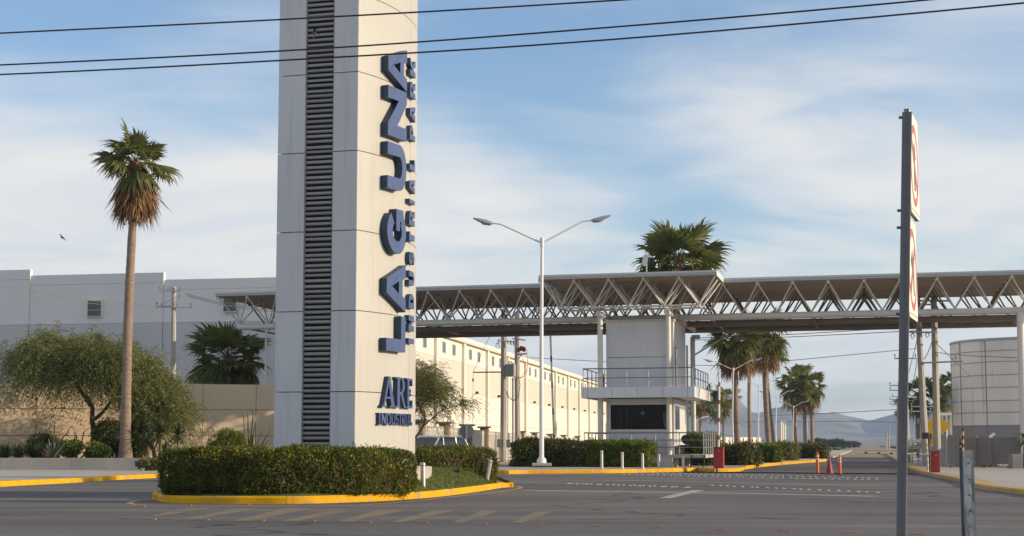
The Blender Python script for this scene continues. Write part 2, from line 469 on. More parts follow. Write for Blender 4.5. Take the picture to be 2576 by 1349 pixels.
# --- island under the sign tower
ISL_F = [(398, 1260.5), (430, 1265), (520, 1266.8), (627, 1267.5), (775, 1267), (957, 1260.5), (1093, 1250.5), (1200, 1237), (1262, 1227)]
isl_front = [G(x, y) for x, y in ISL_F]
isl_back = [Vector((0.02, 53.6, 0)), Vector((-0.9, 55.2, 0)), Vector((-3.2, 55.3, 0)), Vector((-6.2, 51.5, 0)), Vector((-8.2, 46.0, 0)), Vector((-8.72, 42.3, 0))]
isl_line = catmull(isl_front + isl_back, 6, closed=True)
kerb('island_kerb', isl_line + [isl_line[0]], YEL, 0.17, 0.17, seg=11, side=1)
GRASSM = mat('lawn', (0.085, 0.115, 0.025), 0.95, var=0.3, scale=3, bump=0.6, bscale=60, col2=(0.12, 0.13, 0.04), c2scale=1.2)
_c = Vector((-3.4, 46.4, 0))
def mound_z(x, y):
    d = Vector((x, y, 0)) - _c; L0 = d.length
    if L0 < 1e-6: return 0.62
    a = math.atan2(d.y, d.x); best = None
    for p in isl_line:
        q = p - _c; da_ = abs((math.atan2(q.y, q.x) - a + pi) % (2 * pi) - pi)
        if best is None or da_ < best[0]: best = (da_, q.length)
    t = min(1.0, max(0.0, 1 - L0 / best[1])) / 0.40
    return 0.15 + 0.47 * min(1.0, t) ** 0.9
def in_poly(x, y, poly):
    c = False; j = len(poly) - 1
    for i in range(len(poly)):
        if (poly[i].y > y) != (poly[j].y > y) and x < (poly[j].x - poly[i].x) * (y - poly[i].y) / (poly[j].y - poly[i].y) + poly[i].x: c = not c
        j = i
    return c
b = MB(); rings = 12; n = len(isl_line); vs_ = []; fs = []
for r in range(rings):
    t = 1 - r / rings
    for p in isl_line:
        q = _c + (p - _c) * (t * 0.985)
        vs_.append((q.x, q.y, mound_z(q.x, q.y)))
vs_.append((_c.x, _c.y, mound_z(_c.x, _c.y)))
for r in range(rings - 1):
    for i in range(n):
        j = (i + 1) % n
        fs.append((r * n + i, r * n + j, (r + 1) * n + j, (r + 1) * n + i))
for i in range(n): fs.append(((rings - 1) * n + i, (rings - 1) * n + (i + 1) % n, rings * n))
b.add(vs_, fs).build('island_lawn', GRASSM, smooth=60, kind='structure')
LAWN_PTS = isl_line

# --- pavement along the left side
LK = [G(-330, 1251), G(-150, 1238), G(0, 1224.6), G(160, 1216), G(300, 1207), G(398, 1201.5), G(470, 1192)]
lk = catmull(LK + [LK[-1] + Vector((-3, 18, 0)), LK[-1] + Vector((-9, 34, 0))], 6)
def lkm(i): return YEL if i % 5 else YELOLD
kerb('pavement_kerb', lk, YEL, 0.5, 0.16, seg=6, side=1)
b = MB(); b.prism([(p.x - 0.3, p.y + 0.25) for p in lk] + [(-60, 112), (-60, 40)], -0.1, 0.13)
b.build('pavement', CONC, kind='structure')
SOIL = mat('garden_soil', (0.16, 0.115, 0.075), 0.95, var=0.3, scale=1.5, bump=0.5, bscale=12, col2=(0.09, 0.10, 0.04), c2scale=0.8)

# --- gate median
MED_F = [(1247, 1188), (1262, 1192.5), (1330, 1192), (1450, 1191), (1560, 1190), (1660, 1188), (1752, 1185)]
med_front = [G(x, y) for x, y in MED_F]
med_right = [G(1797, 1187.5), G(1858, 1186), G(1880, 1180), G(1940, 1172), G(2004, 1166.5), G(2077, 1161)]
med_line = catmull(med_front, 6) + catmull(med_right, 6)
med_all = med_line + [med_right[-1] + RD * 260, med_right[-1] + RD * 260 - RN * 7, Vector((-6, 150, 0)), Vector((-4.2, 90, 0))]
def medm(i): return YEL
kerb('median_kerb', med_line, YEL, 0.16, 0.17, seg=4, side=1)
b = MB(); b.prism([(p.x, p.y + 0.12) for p in med_line[:-1]] + [(p.x - 0.2, p.y) for p in med_all[len(med_line) - 1:]], -0.1, 0.145)
b.build('median_pavement', CONC, kind='structure')

# --- right pavement
RK = [G(2262, 1163), G(2277.6, 1177), G(2305, 1189), G(2342, 1198.5), G(2385, 1207), G(2421, 1216), G(2453, 1228), G(2515, 1238), G(2575, 1244.5), G(2700, 1254)]
rk = catmull([RK[0] + RD * 120, RK[0] + RD * 40] + RK + [RK[-1] + Vector((8, 1, 0))], 5)
kerb('right_kerb', rk, YELOLD, 0.62, 0.15, seg=5, side=1)
b = MB(); b.prism([(p.x + 0.35, p.y + 0.25) for p in rk] + [(60, 36), (75, 240)], -0.1, 0.12)
b.build('right_pavement', CONC, kind='structure')

# --- road paint
WPAINT = mat('worn_white_road_paint', (0.36, 0.34, 0.32), 0.85, var=0.25, scale=3, col2=(0.15, 0.14, 0.13), c2scale=1.4, c2lo=0.5, c2hi=0.72, stretch=(0.5, 1, 1), detail=8)
YPAINT = mat('faded_yellow_road_paint', (0.20, 0.148, 0.082), 0.85, var=0.2, scale=2.5, col2=(0.13, 0.115, 0.10), c2scale=0.7, c2lo=0.44, c2hi=0.68, detail=9)
YLINE = mat('yellow_line_paint', (0.42, 0.27, 0.10), 0.85, var=0.2, scale=2.5, col2=(0.16, 0.135, 0.11), c2scale=1.0, c2lo=0.5, c2hi=0.75, detail=9)
b = MB()
stripes = [((372, 1299), (402, 1299), (534, 1277.5), (470, 1278)), ((461, 1305), (504, 1305), (650, 1279), (594, 1279)), ((584, 1310), (635, 1310), (786, 1279), (715, 1279)),
           ((705, 1310.5), (750, 1310.5), (906, 1280), (851, 1280)), ((846, 1312), (886, 1312), (1032, 1281), (957, 1281)), ((982, 1314), (1012, 1314), (1153, 1282.5), (1093, 1282.5)),
           ((1133, 1315), (1163, 1315), (1259, 1284), (1214, 1284)), ((1283, 1316), (1312, 1316), (1390, 1287), (1346, 1287))]
for st in stripes:
    MB().sheet([G(x, y, 0.004) for x, y in st]).build('painted_stripe', YPAINT, kind='structure')
ISLN = [(327, 1266), (345, 1259), (392, 1254)]
il = catmull([G(x, y) for x, y in [(392, 1254), (345, 1259), (327, 1266.5), (370, 1271), (520, 1272), (655, 1273), (800, 1272.5), (906, 1270.5), (1040, 1261), (1133, 1250.5), (1230, 1240), (1297, 1231), (1310, 1226), (1290, 1222.5), (1268, 1220)]], 5)
b = MB(); vs_ = []
for i, p in enumerate(il):
    d = (il[min(i + 1, len(il) - 1)] - il[max(i - 1, 0)]).normalized(); nn = Vector((-d.y, d.x, 0))
    vs_ += [V3(p + nn * 0.07, 0.004), V3(p - nn * 0.07, 0.004)]
b.add(vs_, [(2 * i, 2 * i + 1, 2 * i + 3, 2 * i + 2) for i in range(len(il) - 1)]).build('painted_island_outline', YLINE, kind='structure')
def paint_line(pts, w, name='painted_line', m=WPAINT, z=0.004):
    pts = [G(x, y) for x, y in pts]; vs_ = []
    for i, p in enumerate(pts):
        d = (pts[min(i + 1, len(pts) - 1)] - pts[max(i - 1, 0)]).normalized(); nn = Vector((-d.y, d.x, 0))
        vs_ += [V3(p + nn * w / 2, z), V3(p - nn * w / 2, z)]
    MB().add(vs_, [(2 * i, 2 * i + 1, 2 * i + 3, 2 * i + 2) for i in range(len(pts) - 1)]).build(name, m, kind='structure')
paint_line([(1312, 1233.5), (1580, 1238), (1900, 1242), (2205, 1249)], 0.55)
paint_line([(1285, 1213), (1400, 1216), (1480, 1217)], 0.35)
paint_line([(1510, 1208), (1740, 1212), (1960, 1217), (2205, 1223)], 0.3)
paint_line([(1672, 1254), (1757, 1233.5)], 0.34, z=0.008)
paint_line([(0, 1243), (160, 1241), (330, 1237.5)], 0.16)
paint_line([(0, 1255), (200, 1254), (330, 1251)], 0.12)

# --- rows of raised traffic buttons across the lanes
BUTTON = mat('white_traffic_button', (0.36, 0.345, 0.325), 0.6, var=0.2, scale=6)
bm_ = MB(); bm_.sphere((0, 0, 0), 0.075, 8, 4, (1, 1, 0.4)); BTN = bm_.mesh('traffic_button', 60); BTN.materials.append(BUTTON)
cnt = 0
for (x0, y0, x1, y1, n, nm) in [(1425, 1217, 1735, 1227, 24, 'upper left'), (1790, 1222, 2205, 1240, 20, 'near right'), (1570, 1194, 2205, 1208, 40, 'far'), (1640, 1191, 2205, 1203, 38, 'farthest')]:
    a, c = G(x0, y0), G(x1, y1)
    root = thing('traffic_button_row', {'upper left': 'short zigzag row of small white road buttons left of the arrow line', 'near right': 'nearest dotted row of white road buttons before the right lane', 'far': 'middle dotted row of white road buttons across the entry', 'farthest': 'dotted row of white road buttons closest to the spike strip'}[nm], 'road buttons', a)
    for i in range(n):
        p = a.lerp(c, i / (n - 1)) + Vector((0, (0.22 if i % 2 else -0.22) if nm == 'upper left' else 0, 0.005))
        link('button', BTN, None, root, p + Vector((rnd.uniform(-.05, .05), rnd.uniform(-.08, .08), 0)))
STUD = mat('orange_road_stud', (0.24, 0.155, 0.11), 0.7, var=0.2, scale=9)
REFL = mat('stud_reflector', (0.36, 0.31, 0.26), 0.3, var=0.1)
studs = [(377.6, 1307.7), (511, 1309), (650, 1311), (778, 1313), (919, 1315), (1063, 1316.5), (1211, 1319), (1347, 1321), (1498, 1325), (1653, 1329), (1810, 1334), (1971, 1338), (2138, 1342), (2306, 1346), (353, 1276), (470, 1273), (616, 1270.5)]
names_ = ['first', 'second', 'third', 'fourth', 'fifth', 'sixth', 'seventh', 'eighth', 'ninth', 'tenth', 'eleventh', 'twelfth', 'thirteenth', 'fourteenth']
for i, (x, y) in enumerate(studs):
    p = G(x, y)
    lab = ('%s small reflective stud from the left in the row along the near lane edge' % names_[i]) if i < 14 else ['stud beside the left tip of the yellow island outline', 'stud on the island outline below the hedge corner', 'stud on the island outline near the first kerb joint'][i - 14]
    root = thing('road_stud', lab, 'road stud', p, 'reflective studs in the road')
    MB().prism([(p.x - .085, p.y - .055), (p.x + .085, p.y - .055), (p.x + .07, p.y + .055), (p.x - .07, p.y + .055)], -0.01, 0.028).build('body', STUD, root)
    MB().box(p + Vector((0.095, 0, 0.012)), 0.02, 0.08, 0.022).build('reflector', REFL, root)
# tyre-spike strip across both lanes
a, c = G(1722, 1189), G(2300, 1194)
RUBB = mat('black_rubber', (0.02, 0.02, 0.02), 0.8, var=0.2, scale=6)
root = thing('speed_bump', 'black rubber speed bump strip across the lanes in front of the cones', 'speed bump', a)
d = (c - a).normalized(); L_ = (c - a).length; n = 26
for i in range(n):
    p = a + d * (L_ * (i + 0.5) / n)
    MB().obox(p + Vector((0, 0, 0.02)), d * (L_ / n * 0.47), Vector((-d.y, d.x, 0)) * 0.17, (0, 0, 0.03)).build('rubber_block', RUBB, root)
# lane joints and cracks

# ------------------------------------------------------------------ sign tower
E1 = Vector((cos(rad(16.6)), -sin(rad(16.6)), 0))      # along the gate, to the right
E2 = RD.copy()                                         # along the road, away
TC = V3(A(893, 985, 41.5), 0)                          # front corner of the tower
TA, TR = rad(35), 6.8                                  # curved face: start angle, radius
JZ = 1.972
Z0 = A(893, 985, 41.5).z
TB = 0.74                                              # foot of the tower
ZT = Z0 + JZ * 7
def curve_pt(s, off=0.0):
    a = TA - s / TR
    p = TC + Vector((TR * (cos(a) - cos(TA)), TR * (sin(TA) - sin(a)), 0))
    return p + Vector((cos(a), -sin(a), 0)) * off
S_END = 6.0
tw = thing('sign_tower', 'tall silver sign tower with a curved cream side and blue letters', 'sign tower', V3(TC, TB))
WF = 2.13
fr = Frame(TC - E1 * WF, E1, Vector((-E1.y, E1.x, 0)))   # front face, v points into the tower
nE = Vector((E1.y, -E1.x, 0))                            # out of the front face
foot = [curve_pt(s, -0.05) for s in np.linspace(0.06, S_END, 14)] + [TC - E1 * (WF - 0.05) - nE * 0.9, TC - E1 * (WF - 0.05) - nE * 0.12]
MB().prism([(p.x, p.y) for p in foot], TB, ZT - 0.02).build('core', DARK, tw)
pl_ = [curve_pt(s, 0.05 + 0.4 * min(1, s / 2.5)) for s in np.linspace(0.0, S_END, 14)] + [TC - E1 * (WF + 0.1) - nE * 1.4, TC - E1 * (WF + 0.1) + nE * 0.12, TC + nE * 0.12]
MB().prism([(p.x, p.y) for p in pl_], 0.1, TB).build('plinth', CONC, tw, bevel=0.02)
# flat panels
g = 0.009
wA, wB = 0.735, 1.475                                    # louvre opening between these
zrows = [TB] + [Z0 + JZ * k for k in range(0, 8)]
zrows = [z for z in zrows]
for k in range(len(zrows) - 1):
    z0, z1 = zrows[k] + (g if k else 0), zrows[k + 1] - g
    MB().fbox(fr, 0, wA - g, 0, 0.05, z0, z1).build('panel', PANEL, tw, bevel=0.006)
    MB().fbox(fr, wB + g, WF - 0.003, 0, 0.05, z0, z1).build('panel', PANEL, tw, bevel=0.006)
# louvre slats
sl = MB()
prof = [(-0.012, -0.040), (-0.034, -0.018), (-0.036, 0.012), (-0.018, 0.036), (0.012, 0.040), (0.03, 0.0)]
lw = wB - wA - 0.02
vs_ = [Vector((sx, 0, 0)) * 1 for sx in ()]
vv, ff = [], []
for sx in (-lw / 2, lw / 2):
    for (v, z) in prof:
        p = E1 * sx - nE * v + Vector((0, 0, z)); vv.append(p)
n = len(prof)
for i in range(n): ff.append((i, (i + 1) % n, n + (i + 1) % n, n + i))
ff += [tuple(range(n))[::-1], tuple(range(n, 2 * n))]
sl.add(vv, ff); SLM = sl.mesh('louvre_slat', 40); SLM.materials.append(SLAT)
zz = TB + 0.08; k = 0
while zz < ZT - 0.05:
    jit = rnd.random()
    tilt = rnd.gauss(0, 0.05) + (0.9 if jit < 0.06 else 0.0) - (0.5 if jit > 0.95 else 0)
    c = fr.P((wA + wB) / 2, 0.075, zz + rnd.gauss(0, 0.006))
    o = link('louvre_slat', SLM, None, tw, c, Matrix.Rotation(tilt, 3, E1))
    zz += 0.1285; k += 1
for s in (wA + 0.004, wB - 0.004):
    MB().fbox(fr, s - 0.006, s + 0.006, 0.012, 0.14, TB, ZT - 0.03).build('louvre_frame', SLAT, tw)
# curved panels
def curved_panel(s0, s1, z0, z1, n, off0=-0.04, off1=0.0):
    vv, ff = [], []
    for i in range(n + 1):
        s = s0 + (s1 - s0) * i / n
        for (o_, z) in ((off1, z0), (off1, z1), (off0, z1), (off0, z0)):
            vv.append(V3(curve_pt(s, o_), z))
    for i in range(n):
        for k in range(4): ff.append((i * 4 + k, (i + 1) * 4 + k, (i + 1) * 4 + (k + 1) % 4, i * 4 + (k + 1) % 4))
    ff += [(0, 1, 2, 3), (n * 4 + 3, n * 4 + 2, n * 4 + 1, n * 4)]
    return MB().add(vv, ff)
SEAM = 3.02
for k in range(len(zrows) - 1):
    z0, z1 = zrows[k] + (g if k else 0), zrows[k + 1] - g
    curved_panel(0.004, SEAM - 0.008, z0, z1, 20).build('curved_panel', CREAM, tw, smooth=30)
    curved_panel(SEAM + 0.008, S_END, z0, z1, 20).build('curved_panel', CREAM, tw, smooth=30)
curved_panel(0.35, S_END, zrows[7] - 0.05, zrows[7] + 0.035, 24, 0.003, 0.17).build('ledge', CREAM, tw, smooth=30)
curved_panel(0.35, S_END, zrows[7] + 0.037, zrows[7] + 0.065, 24, 0.003, 0.20).build('ledge_cap', BLUES, tw, smooth=30)
MB().prism([(p.x, p.y) for p in foot], ZT - 0.02, ZT + 0.05).build('top_cap', PANEL, tw)

# ---- letters: outlines in units of the cap height
def arc(cx, cy, rx, ry, a0, a1, n=10):
    return [(cx + rx * cos(rad(a0 + (a1 - a0) * i / n)), cy + ry * sin(rad(a0 + (a1 - a0) * i / n))) for i in range(n + 1)]
def stroke(pts, t):
    L_, R_ = [], []
    for i, p in enumerate(pts):
        q0, q1 = pts[max(i - 1, 0)], pts[min(i + 1, len(pts) - 1)]
        dx, dy = q1[0] - q0[0], q1[1] - q0[1]; l = math.hypot(dx, dy) or 1
        L_.append((p[0] - dy / l * t / 2, p[1] + dx / l * t / 2)); R_.append((p[0] + dy / l * t / 2, p[1] - dx / l * t / 2))
    return L_ + R_[::-1]
def glyph(ch, w=0.9, t=0.28):
    """-> (outer, holes)"""
    h = t * 0.86
    if ch == 'I': return [(0, 0), (w, 0), (w, 1), (0, 1)], []
    if ch == 'L': return [(0, 0), (w, 0), (w, h), (t, h), (t, 1), (0, 1)], []
    if ch == 'T': return [(w / 2 - t / 2, 0), (w / 2 + t / 2, 0), (w / 2 + t / 2, 1 - h), (w, 1 - h), (w, 1), (0, 1), (0, 1 - h), (w / 2 - t / 2, 1 - h)], []
    if ch == 'N': return [(0, 0), (t, 0), (t, 0.53), (w - t, 0), (w, 0), (w, 1), (w - t, 1), (w - t, 0.47), (t, 1), (0, 1)], []
    if ch == 'A':
        a = t * 1.05; tx = w / 2
        return [(0, 0), (a, 0), (a + .06 * w, .19), (w - a - .06 * w, .19), (w - a, 0), (w, 0), (tx + a * 0.55, 1), (tx - a * 0.55, 1)], [[(tx - .13 * w, .40), (tx + .13 * w, .40), (tx, .75)]]
    if ch == 'U':
        r = w / 2
        out = [(0, 1)] + arc(r, .42, r, .42, 180, 360, 14) + [(w, 1), (w - t, 1)] + arc(r, .42, r - t, .42 - h, 360, 180, 12) + [(t, 1)]
        return out, []
    if ch == 'D':
        out = [(0, 0)] + arc(w * .45, .5, w * .55, .5, -90, 90, 14) + [(0, 1)]
        hole = [(t, h)] + arc(w * .45, .5, w * .55 - t, .5 - h, -90, 90, 10) + [(t, 1 - h)]
        return out, [hole]
    if ch == 'P':
        out = [(0, 0), (t, 0), (t, .36)] + arc(w * .5, .68, w * .5, .32, -90, 90, 12) + [(0, 1)]
        hole = [(t, .36 + h * .85)] + arc(w * .5, .68, w * .5 - t, .32 - h * .85, -90, 90, 8) + [(t, 1 - h * .85)]
        return out, [hole]
    if ch == 'R':
        out = [(0, 0), (t, 0), (t, .36), (w * .42, .36), (w * .98 - t * 1.1, 0), (w, 0), (w * .68, .42)] + arc(w * .5, .70, w * .46, .30, -60, 90, 10) + [(0, 1)]
        hole = [(t, .40 + h * .6)] + arc(w * .5, .70, w * .46 - t, .30 - h * .75, -90, 90, 8) + [(t, 1 - h * .75)]
        return out, [hole]
    if ch == 'K': return [(0, 0), (t, 0), (t, .32), (t + .12, .42), (w - t * 1.2, 0), (w, 0), (w * .60, .58), (w * .97, 1), (w - t * 1.3, 1), (t, .60), (t, 1), (0, 1)], []
    if ch == 'S':
        r = (1 - h) / 4; cx = w / 2; rx = w / 2 - t / 2
        pts = arc(cx, 1 - h / 2 - r, rx, r, 15, 200, 10) + arc(cx, h / 2 + r, rx, r, 160 - 90 + 20, -165, 12)
        pts = arc(cx, 1 - h / 2 - r, rx, r, 20, 250, 12) + arc(cx, h / 2 + r, rx, r, 70, -160, 12)
        return stroke(pts, h), []
    if ch == 'G':
        cx = w / 2
        out = arc(cx, .5, cx, .5, 40, 315, 22)
        out += [(w, .18), (w, .56), (w * .52, .56), (w * .52, .36), (w - t * .95, .36), (w - t * .95, .27)]
        out += arc(cx, .5, cx - t, .5 - h, 315, 40, 18)
        return out, []
    # serif capitals
    s, u = 0.055, t
    if ch == 'i': return [(0, 0), (w, 0), (w, s), (w / 2 + u / 2, s), (w / 2 + u / 2, 1 - s), (w, 1 - s), (w, 1), (0, 1), (0, 1 - s), (w / 2 - u / 2, 1 - s), (w / 2 - u / 2, s), (0, s)], []
    if ch == 'l': return [(0, 0), (w, 0), (w, .3), (w - s, .3), (w - .1, s * 1.5), (.1 + u, s * 1.5), (.1 + u, 1 - s), (.2 + u, 1 - s), (.2 + u, 1), (0, 1), (0, 1 - s), (.1, 1 - s), (.1, s), (0, s)], []
    if ch == 'a':
        tx = w * .5; k = u * .45
        return [(0, 0), (.30, 0), (.30, s), (.19, s), (.26, .27), (w - .36, .27), (w - .30, s), (w - .40, s), (w - .40, 0), (w, 0), (w, s), (w - .08, s), (tx + .08, 1), (tx - .05, 1), (.09, s), (0, s)], [[(.285, .34), (w - .38, .34), (tx - .02, .80)]]
    if ch == 'r':
        return [(0, 0), (.36, 0), (.36, s), (.10 + u, s), (.10 + u, .44), (w * .42, .44), (w - .20, 0), (w, 0), (w, s), (w - .07, s), (w * .62, .47)] + arc(w * .46, .73, w * .38, .27, -55, 90, 10) + [(0, 1), (0, 1 - s), (.10, 1 - s), (.10, s), (0, s)], [[(.10 + u, .51)] + arc(w * .46, .73, w * .38 - u, .21, -90, 90, 8) + [(.10 + u, .94)]]
    if ch == 'e':
        return [(0, 0), (w, 0), (w, .27), (w - s, .27), (w - .12, s * 1.4), (.10 + u, s * 1.4), (.10 + u, .47), (w * .62, .47), (w * .66, .40), (w * .70, .40), (w * .70, .64), (w * .66, .64), (w * .62, .55), (.10 + u, .55), (.10 + u, 1 - s * 1.3), (w - .14, 1 - s * 1.3), (w - .07, .75), (w - .02, .75), (w - .02, 1), (0, 1), (0, 1 - s), (.10, 1 - s), (.10, s), (0, s)], []
def letter(name, outline, holes, place, depth, matF, matS, parent):
    """place(x, y, w) -> world; one part (sides) with the face as sub-part"""
    loops = [outline] + holes
    ar = lambda q: sum(q[i][0] * q[(i + 1) % len(q)][1] - q[(i + 1) % len(q)][0] * q[i][1] for i in range(len(q)))
    loops = [l if (ar(l) > 0) == (i == 0) else l[::-1] for i, l in enumerate(loops)]
    tri = tessellate_polygon([[Vector((x, y, 0)) for x, y in l] for l in loops])
    flat = [p for l in loops for p in l]
    sd = MB(); b0 = 0
    vs_ = [place(x, y, 0.0) for x, y in flat] + [place(x, y, depth) for x, y in flat]
    N_ = len(flat); fs = []
    for l in loops:
        n = len(l)
        for i in range(n):
            a_, c_ = b0 + i, b0 + (i + 1) % n
            fs.append((a_, c_, N_ + c_, N_ + a_))
        b0 += n
    sd.add(vs_, fs)
    o = sd.build(name, matS, parent)
    MB().add([place(x, y, depth + 0.001) for x, y in flat], tri).build('letter_face', matF, o)
    return o
def s_of_px(px):
    """arc length on the curved face seen at photo column px"""
    best = min((abs(CX + F * curve_pt(s).x / (curve_pt(s).y * cos(PITCH) + 3 * sin(PITCH)) - px), s) for s in np.linspace(0, 4.4, 441))
    return best[1]
def z_at(py, s):
    p = curve_pt(s); d = ray(1000, py); return HC + d.z / d.y * p.y
# LAGUNA reads upwards: baseline on the right
sB, sT, dep = 2.05, 1.00, 0.21
for ch, y0, y1 in [('L', 889, 794), ('A', 789, 662), ('G', 649, 526), ('U', 492, 363), ('N', 363, 223), ('A', 240, 115)]:
    zb, zt = z_at(y0 - (1120 - y0) * 0.018, 1.55), z_at(y1 + (1120 - y1) * 0.003, 1.55)     # edges slope down the curve
    cap = sB - sT; w = (zt - zb) / cap
    out, holes = glyph(ch, w, 0.30)
    letter('letter', out, holes, lambda x, y, q, zb=zb, cap=cap: V3(curve_pt(sB - y * cap, q - 0.01), zb + x * cap), dep, BLUEF, BLUES, tw)
sB2, sT2, dep2 = 3.05, 2.52, 0.13
for ch, y0, y1 in [('I', 866, 851), ('N', 835, 793), ('D', 778, 738), ('U', 722, 681), ('S', 671, 631), ('T', 614, 583), ('R', 571, 528), ('I', 517, 501), ('A', 489, 447), ('L', 433, 398), ('P', 358, 314), ('A', 309, 262), ('R', 252, 203), ('K', 198, 146)]:
    zb, zt = z_at(y0 - (1120 - y0) * 0.005, 2.8), z_at(y1 + (1120 - y1) * 0.005, 2.8)
    cap = sB2 - sT2; w = (zt - zb) / cap
    out, holes = glyph(ch, w, min(0.27, w))
    letter('letter', out, holes, lambda x, y, q, zb=zb, cap=cap: V3(curve_pt(sB2 - y * cap, q - 0.01), zb + x * cap), dep2, BLUEF, BLUES, tw)
# ARE
zb, zt = z_at(1025, 1.5), z_at(948, 1.5); cap = zt - zb
x = 0.95
for ch, w in (('a', 0.92), ('r', 0.88), ('e', 0.72)):
    out, holes = glyph(ch, w, 0.20)
    letter('letter', out, holes, lambda u, y, q, x=x: V3(curve_pt(x + u * cap, q - 0.01), zb + y * cap), 0.13, BLUEF, BLUES, tw)
    x += (w + 0.04) * cap
zb2, zt2 = z_at(1069.5, 1.4), z_at(1039.5, 1.4); cap2 = zt2 - zb2
x = 0.84
tot = [('i', .42), ('N', .78), ('D', .78), ('U', .74), ('S', .58), ('T', .66), ('R', .72), ('i', .42), ('a', .92), ('l', .66)]
kx = (3.02 - 0.84) / (sum(w for _, w in tot) * cap2 + 0.10 * cap2 * 9)
for ch, w in tot:
    out, holes = glyph(ch, w, 0.17)
    letter('letter', out, holes, lambda u, y, q, x=x: V3(curve_pt(x + u * cap2 * kx, q - 0.01), zb2 + y * cap2), 0.10, BLUEF, BLUES, tw)
    x += (w + 0.10) * cap2 * kx

# ------------------------------------------------------------------ gate canopy
K = 92 / 82
W0 = A(1823, 702, 83.3 * K)
ZR = W0.z                                            # roof top
ZTB = 1.3 + 6.33 * K                                 # bottom tubes
can = Frame(W0, E1, E2)
MOD = 1.70 * K
sL, sR = can.s_at(545, 0.0, ZR), can.s_at(2740, 0.0, ZR)
cv = -3.9 * K
sCL, sCR = can.s_at(1358, cv, ZR), can.s_at(1800, cv, ZR)
RW = 12.0 * K
gate = thing('gate_canopy', 'long white tubular truss canopy spanning the gate lanes', 'canopy', can.P((sCL + sCR) / 2, 2, 0.15))
def lattice_tube(p0, p1, r, nm='truss_tube', m=STEELW, n=8, par=None):
    return MB().tube(p0, p1, r, n=n).build(nm, m, par or gate, smooth=40)
# roofs: wing left, centre, wing right (one roof plane, centre reaches forward)
def roof(s0, s1, v0, v1, zt, front=True, ends=()):
    MB().fbox(can, s0, s1, v0, v1, zt - 0.07, zt - 0.012).build('roof_sheet', ROOFU, gate)
    MB().fbox(can, s0 - 0.02, s1 + 0.02, v0 - 0.02, v1 + 0.02, zt - 0.010, zt + 0.02).build('roof_top', ROOFT, gate)
    MB().fbox(can, s0 - 0.03, s1 + 0.03, v0 - 0.10, v0 - 0.022, zt - 0.20, zt - 0.075).build('gutter', ROOFT, gate)
    MB().fbox(can, s0 - 0.03, s1 + 0.03, v0 - 0.13, v0 - 0.022, zt - 0.072, zt + 0.035).build('gutter_lip', STEELW, gate)
    for e, sg in ends:
        MB().fbox(can, e if sg > 0 else e - 0.06, e + 0.06 if sg > 0 else e, v0 - 0.1, v1, zt - 0.24, zt + 0.03).build('end_fascia', COLW, gate)
    nv = int((v1 - v0) / 1.12); 
    for i in range(nv):
        v = v0 + 0.25 + (v1 - v0 - 0.5) * i / max(nv - 1, 1)
        MB().fbox(can, s0 + 0.05, s1 - 0.05, v - 0.04, v + 0.04, zt - 0.20, zt - 0.072).build('purlin', ROOFU, gate)
    # sheet ribs across
    rb = MB(); s = s0 + 0.1
    while s < s1 - 0.1:
        rb.fbox(can, s, s + 0.05, v0 + 0.05, v1 - 0.05, zt - 0.098, zt - 0.069); s += 0.31
    rb.build('sheet_ribs', ROOFU, gate, kind='stuff')
roof(sL, sR, 0.0, RW, ZR, ends=((sL, -1),))
roof(sCL, sCR, cv, -0.12, ZR + 0.01, ends=((sCL, -1), (sCR, 1)))
# wing trusses
rows = [0.10 * K, 2.40 * K, 4.80 * K, 7.15 * K, 9.55 * K, 11.85 * K]
tubes_v = [1.25 * K, 5.97 * K, 10.7 * K]
sap = can.s_at(1904.8, rows[0], ZR - 0.3)
i0 = int(math.floor((sL - sap) / MOD)) + 1; i1 = int((sR - sap) / MOD)
ZA = ZR - 0.27
webs = MB()
for t, tv in enumerate(tubes_v):
    a_, b_ = can.P(sL + 0.9 if t == 0 else sL + 2.2 + t, tv, ZTB), can.P(sR, tv, ZTB)
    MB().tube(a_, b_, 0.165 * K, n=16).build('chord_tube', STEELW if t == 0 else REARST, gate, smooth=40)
    for i in range(i0 - 1, i1):
        sn = sap + (i + 0.5) * MOD
        if sn < sL + 0.8: continue
        base = can.P(sn, tv, ZTB + 0.15 * K)
        for r_ in (rows[2 * t], rows[2 * t + 1]):
            for ds in (-0.5, 0.5):
                top = can.P(max(sn + ds * MOD, sL + 0.12), r_, ZA)
                if t == 0:
                    lattice_tube(base, top, 0.039 * K)
                else:
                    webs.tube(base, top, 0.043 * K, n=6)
    for i in range(i0 - 1, i1 + 1):
        for r_ in (rows[2 * t], rows[2 * t + 1]):
            if sap + i * MOD > sL:
                p = can.P(sap + i * MOD, r_, ZA)
                if t == 0 and r_ == rows[0]: MB().tube(p - Vector((0, 0, 0.09)), p + Vector((0, 0, 0.18)), 0.085 * K, n=8).build('node_cap', COLW, gate, smooth=40)
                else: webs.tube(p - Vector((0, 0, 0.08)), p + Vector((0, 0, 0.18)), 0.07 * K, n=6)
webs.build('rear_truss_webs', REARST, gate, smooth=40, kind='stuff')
for i in range(i0, i1, 3):                          # cross ties between the chords
    for (va, vb) in ((tubes_v[0], tubes_v[1]), (tubes_v[1], tubes_v[2])):
        sn = sap + (i + 0.5) * MOD
        lattice_tube(can.P(sn, va, ZTB), can.P(sn, vb, ZTB), 0.06, 'cross_tie', REARST)
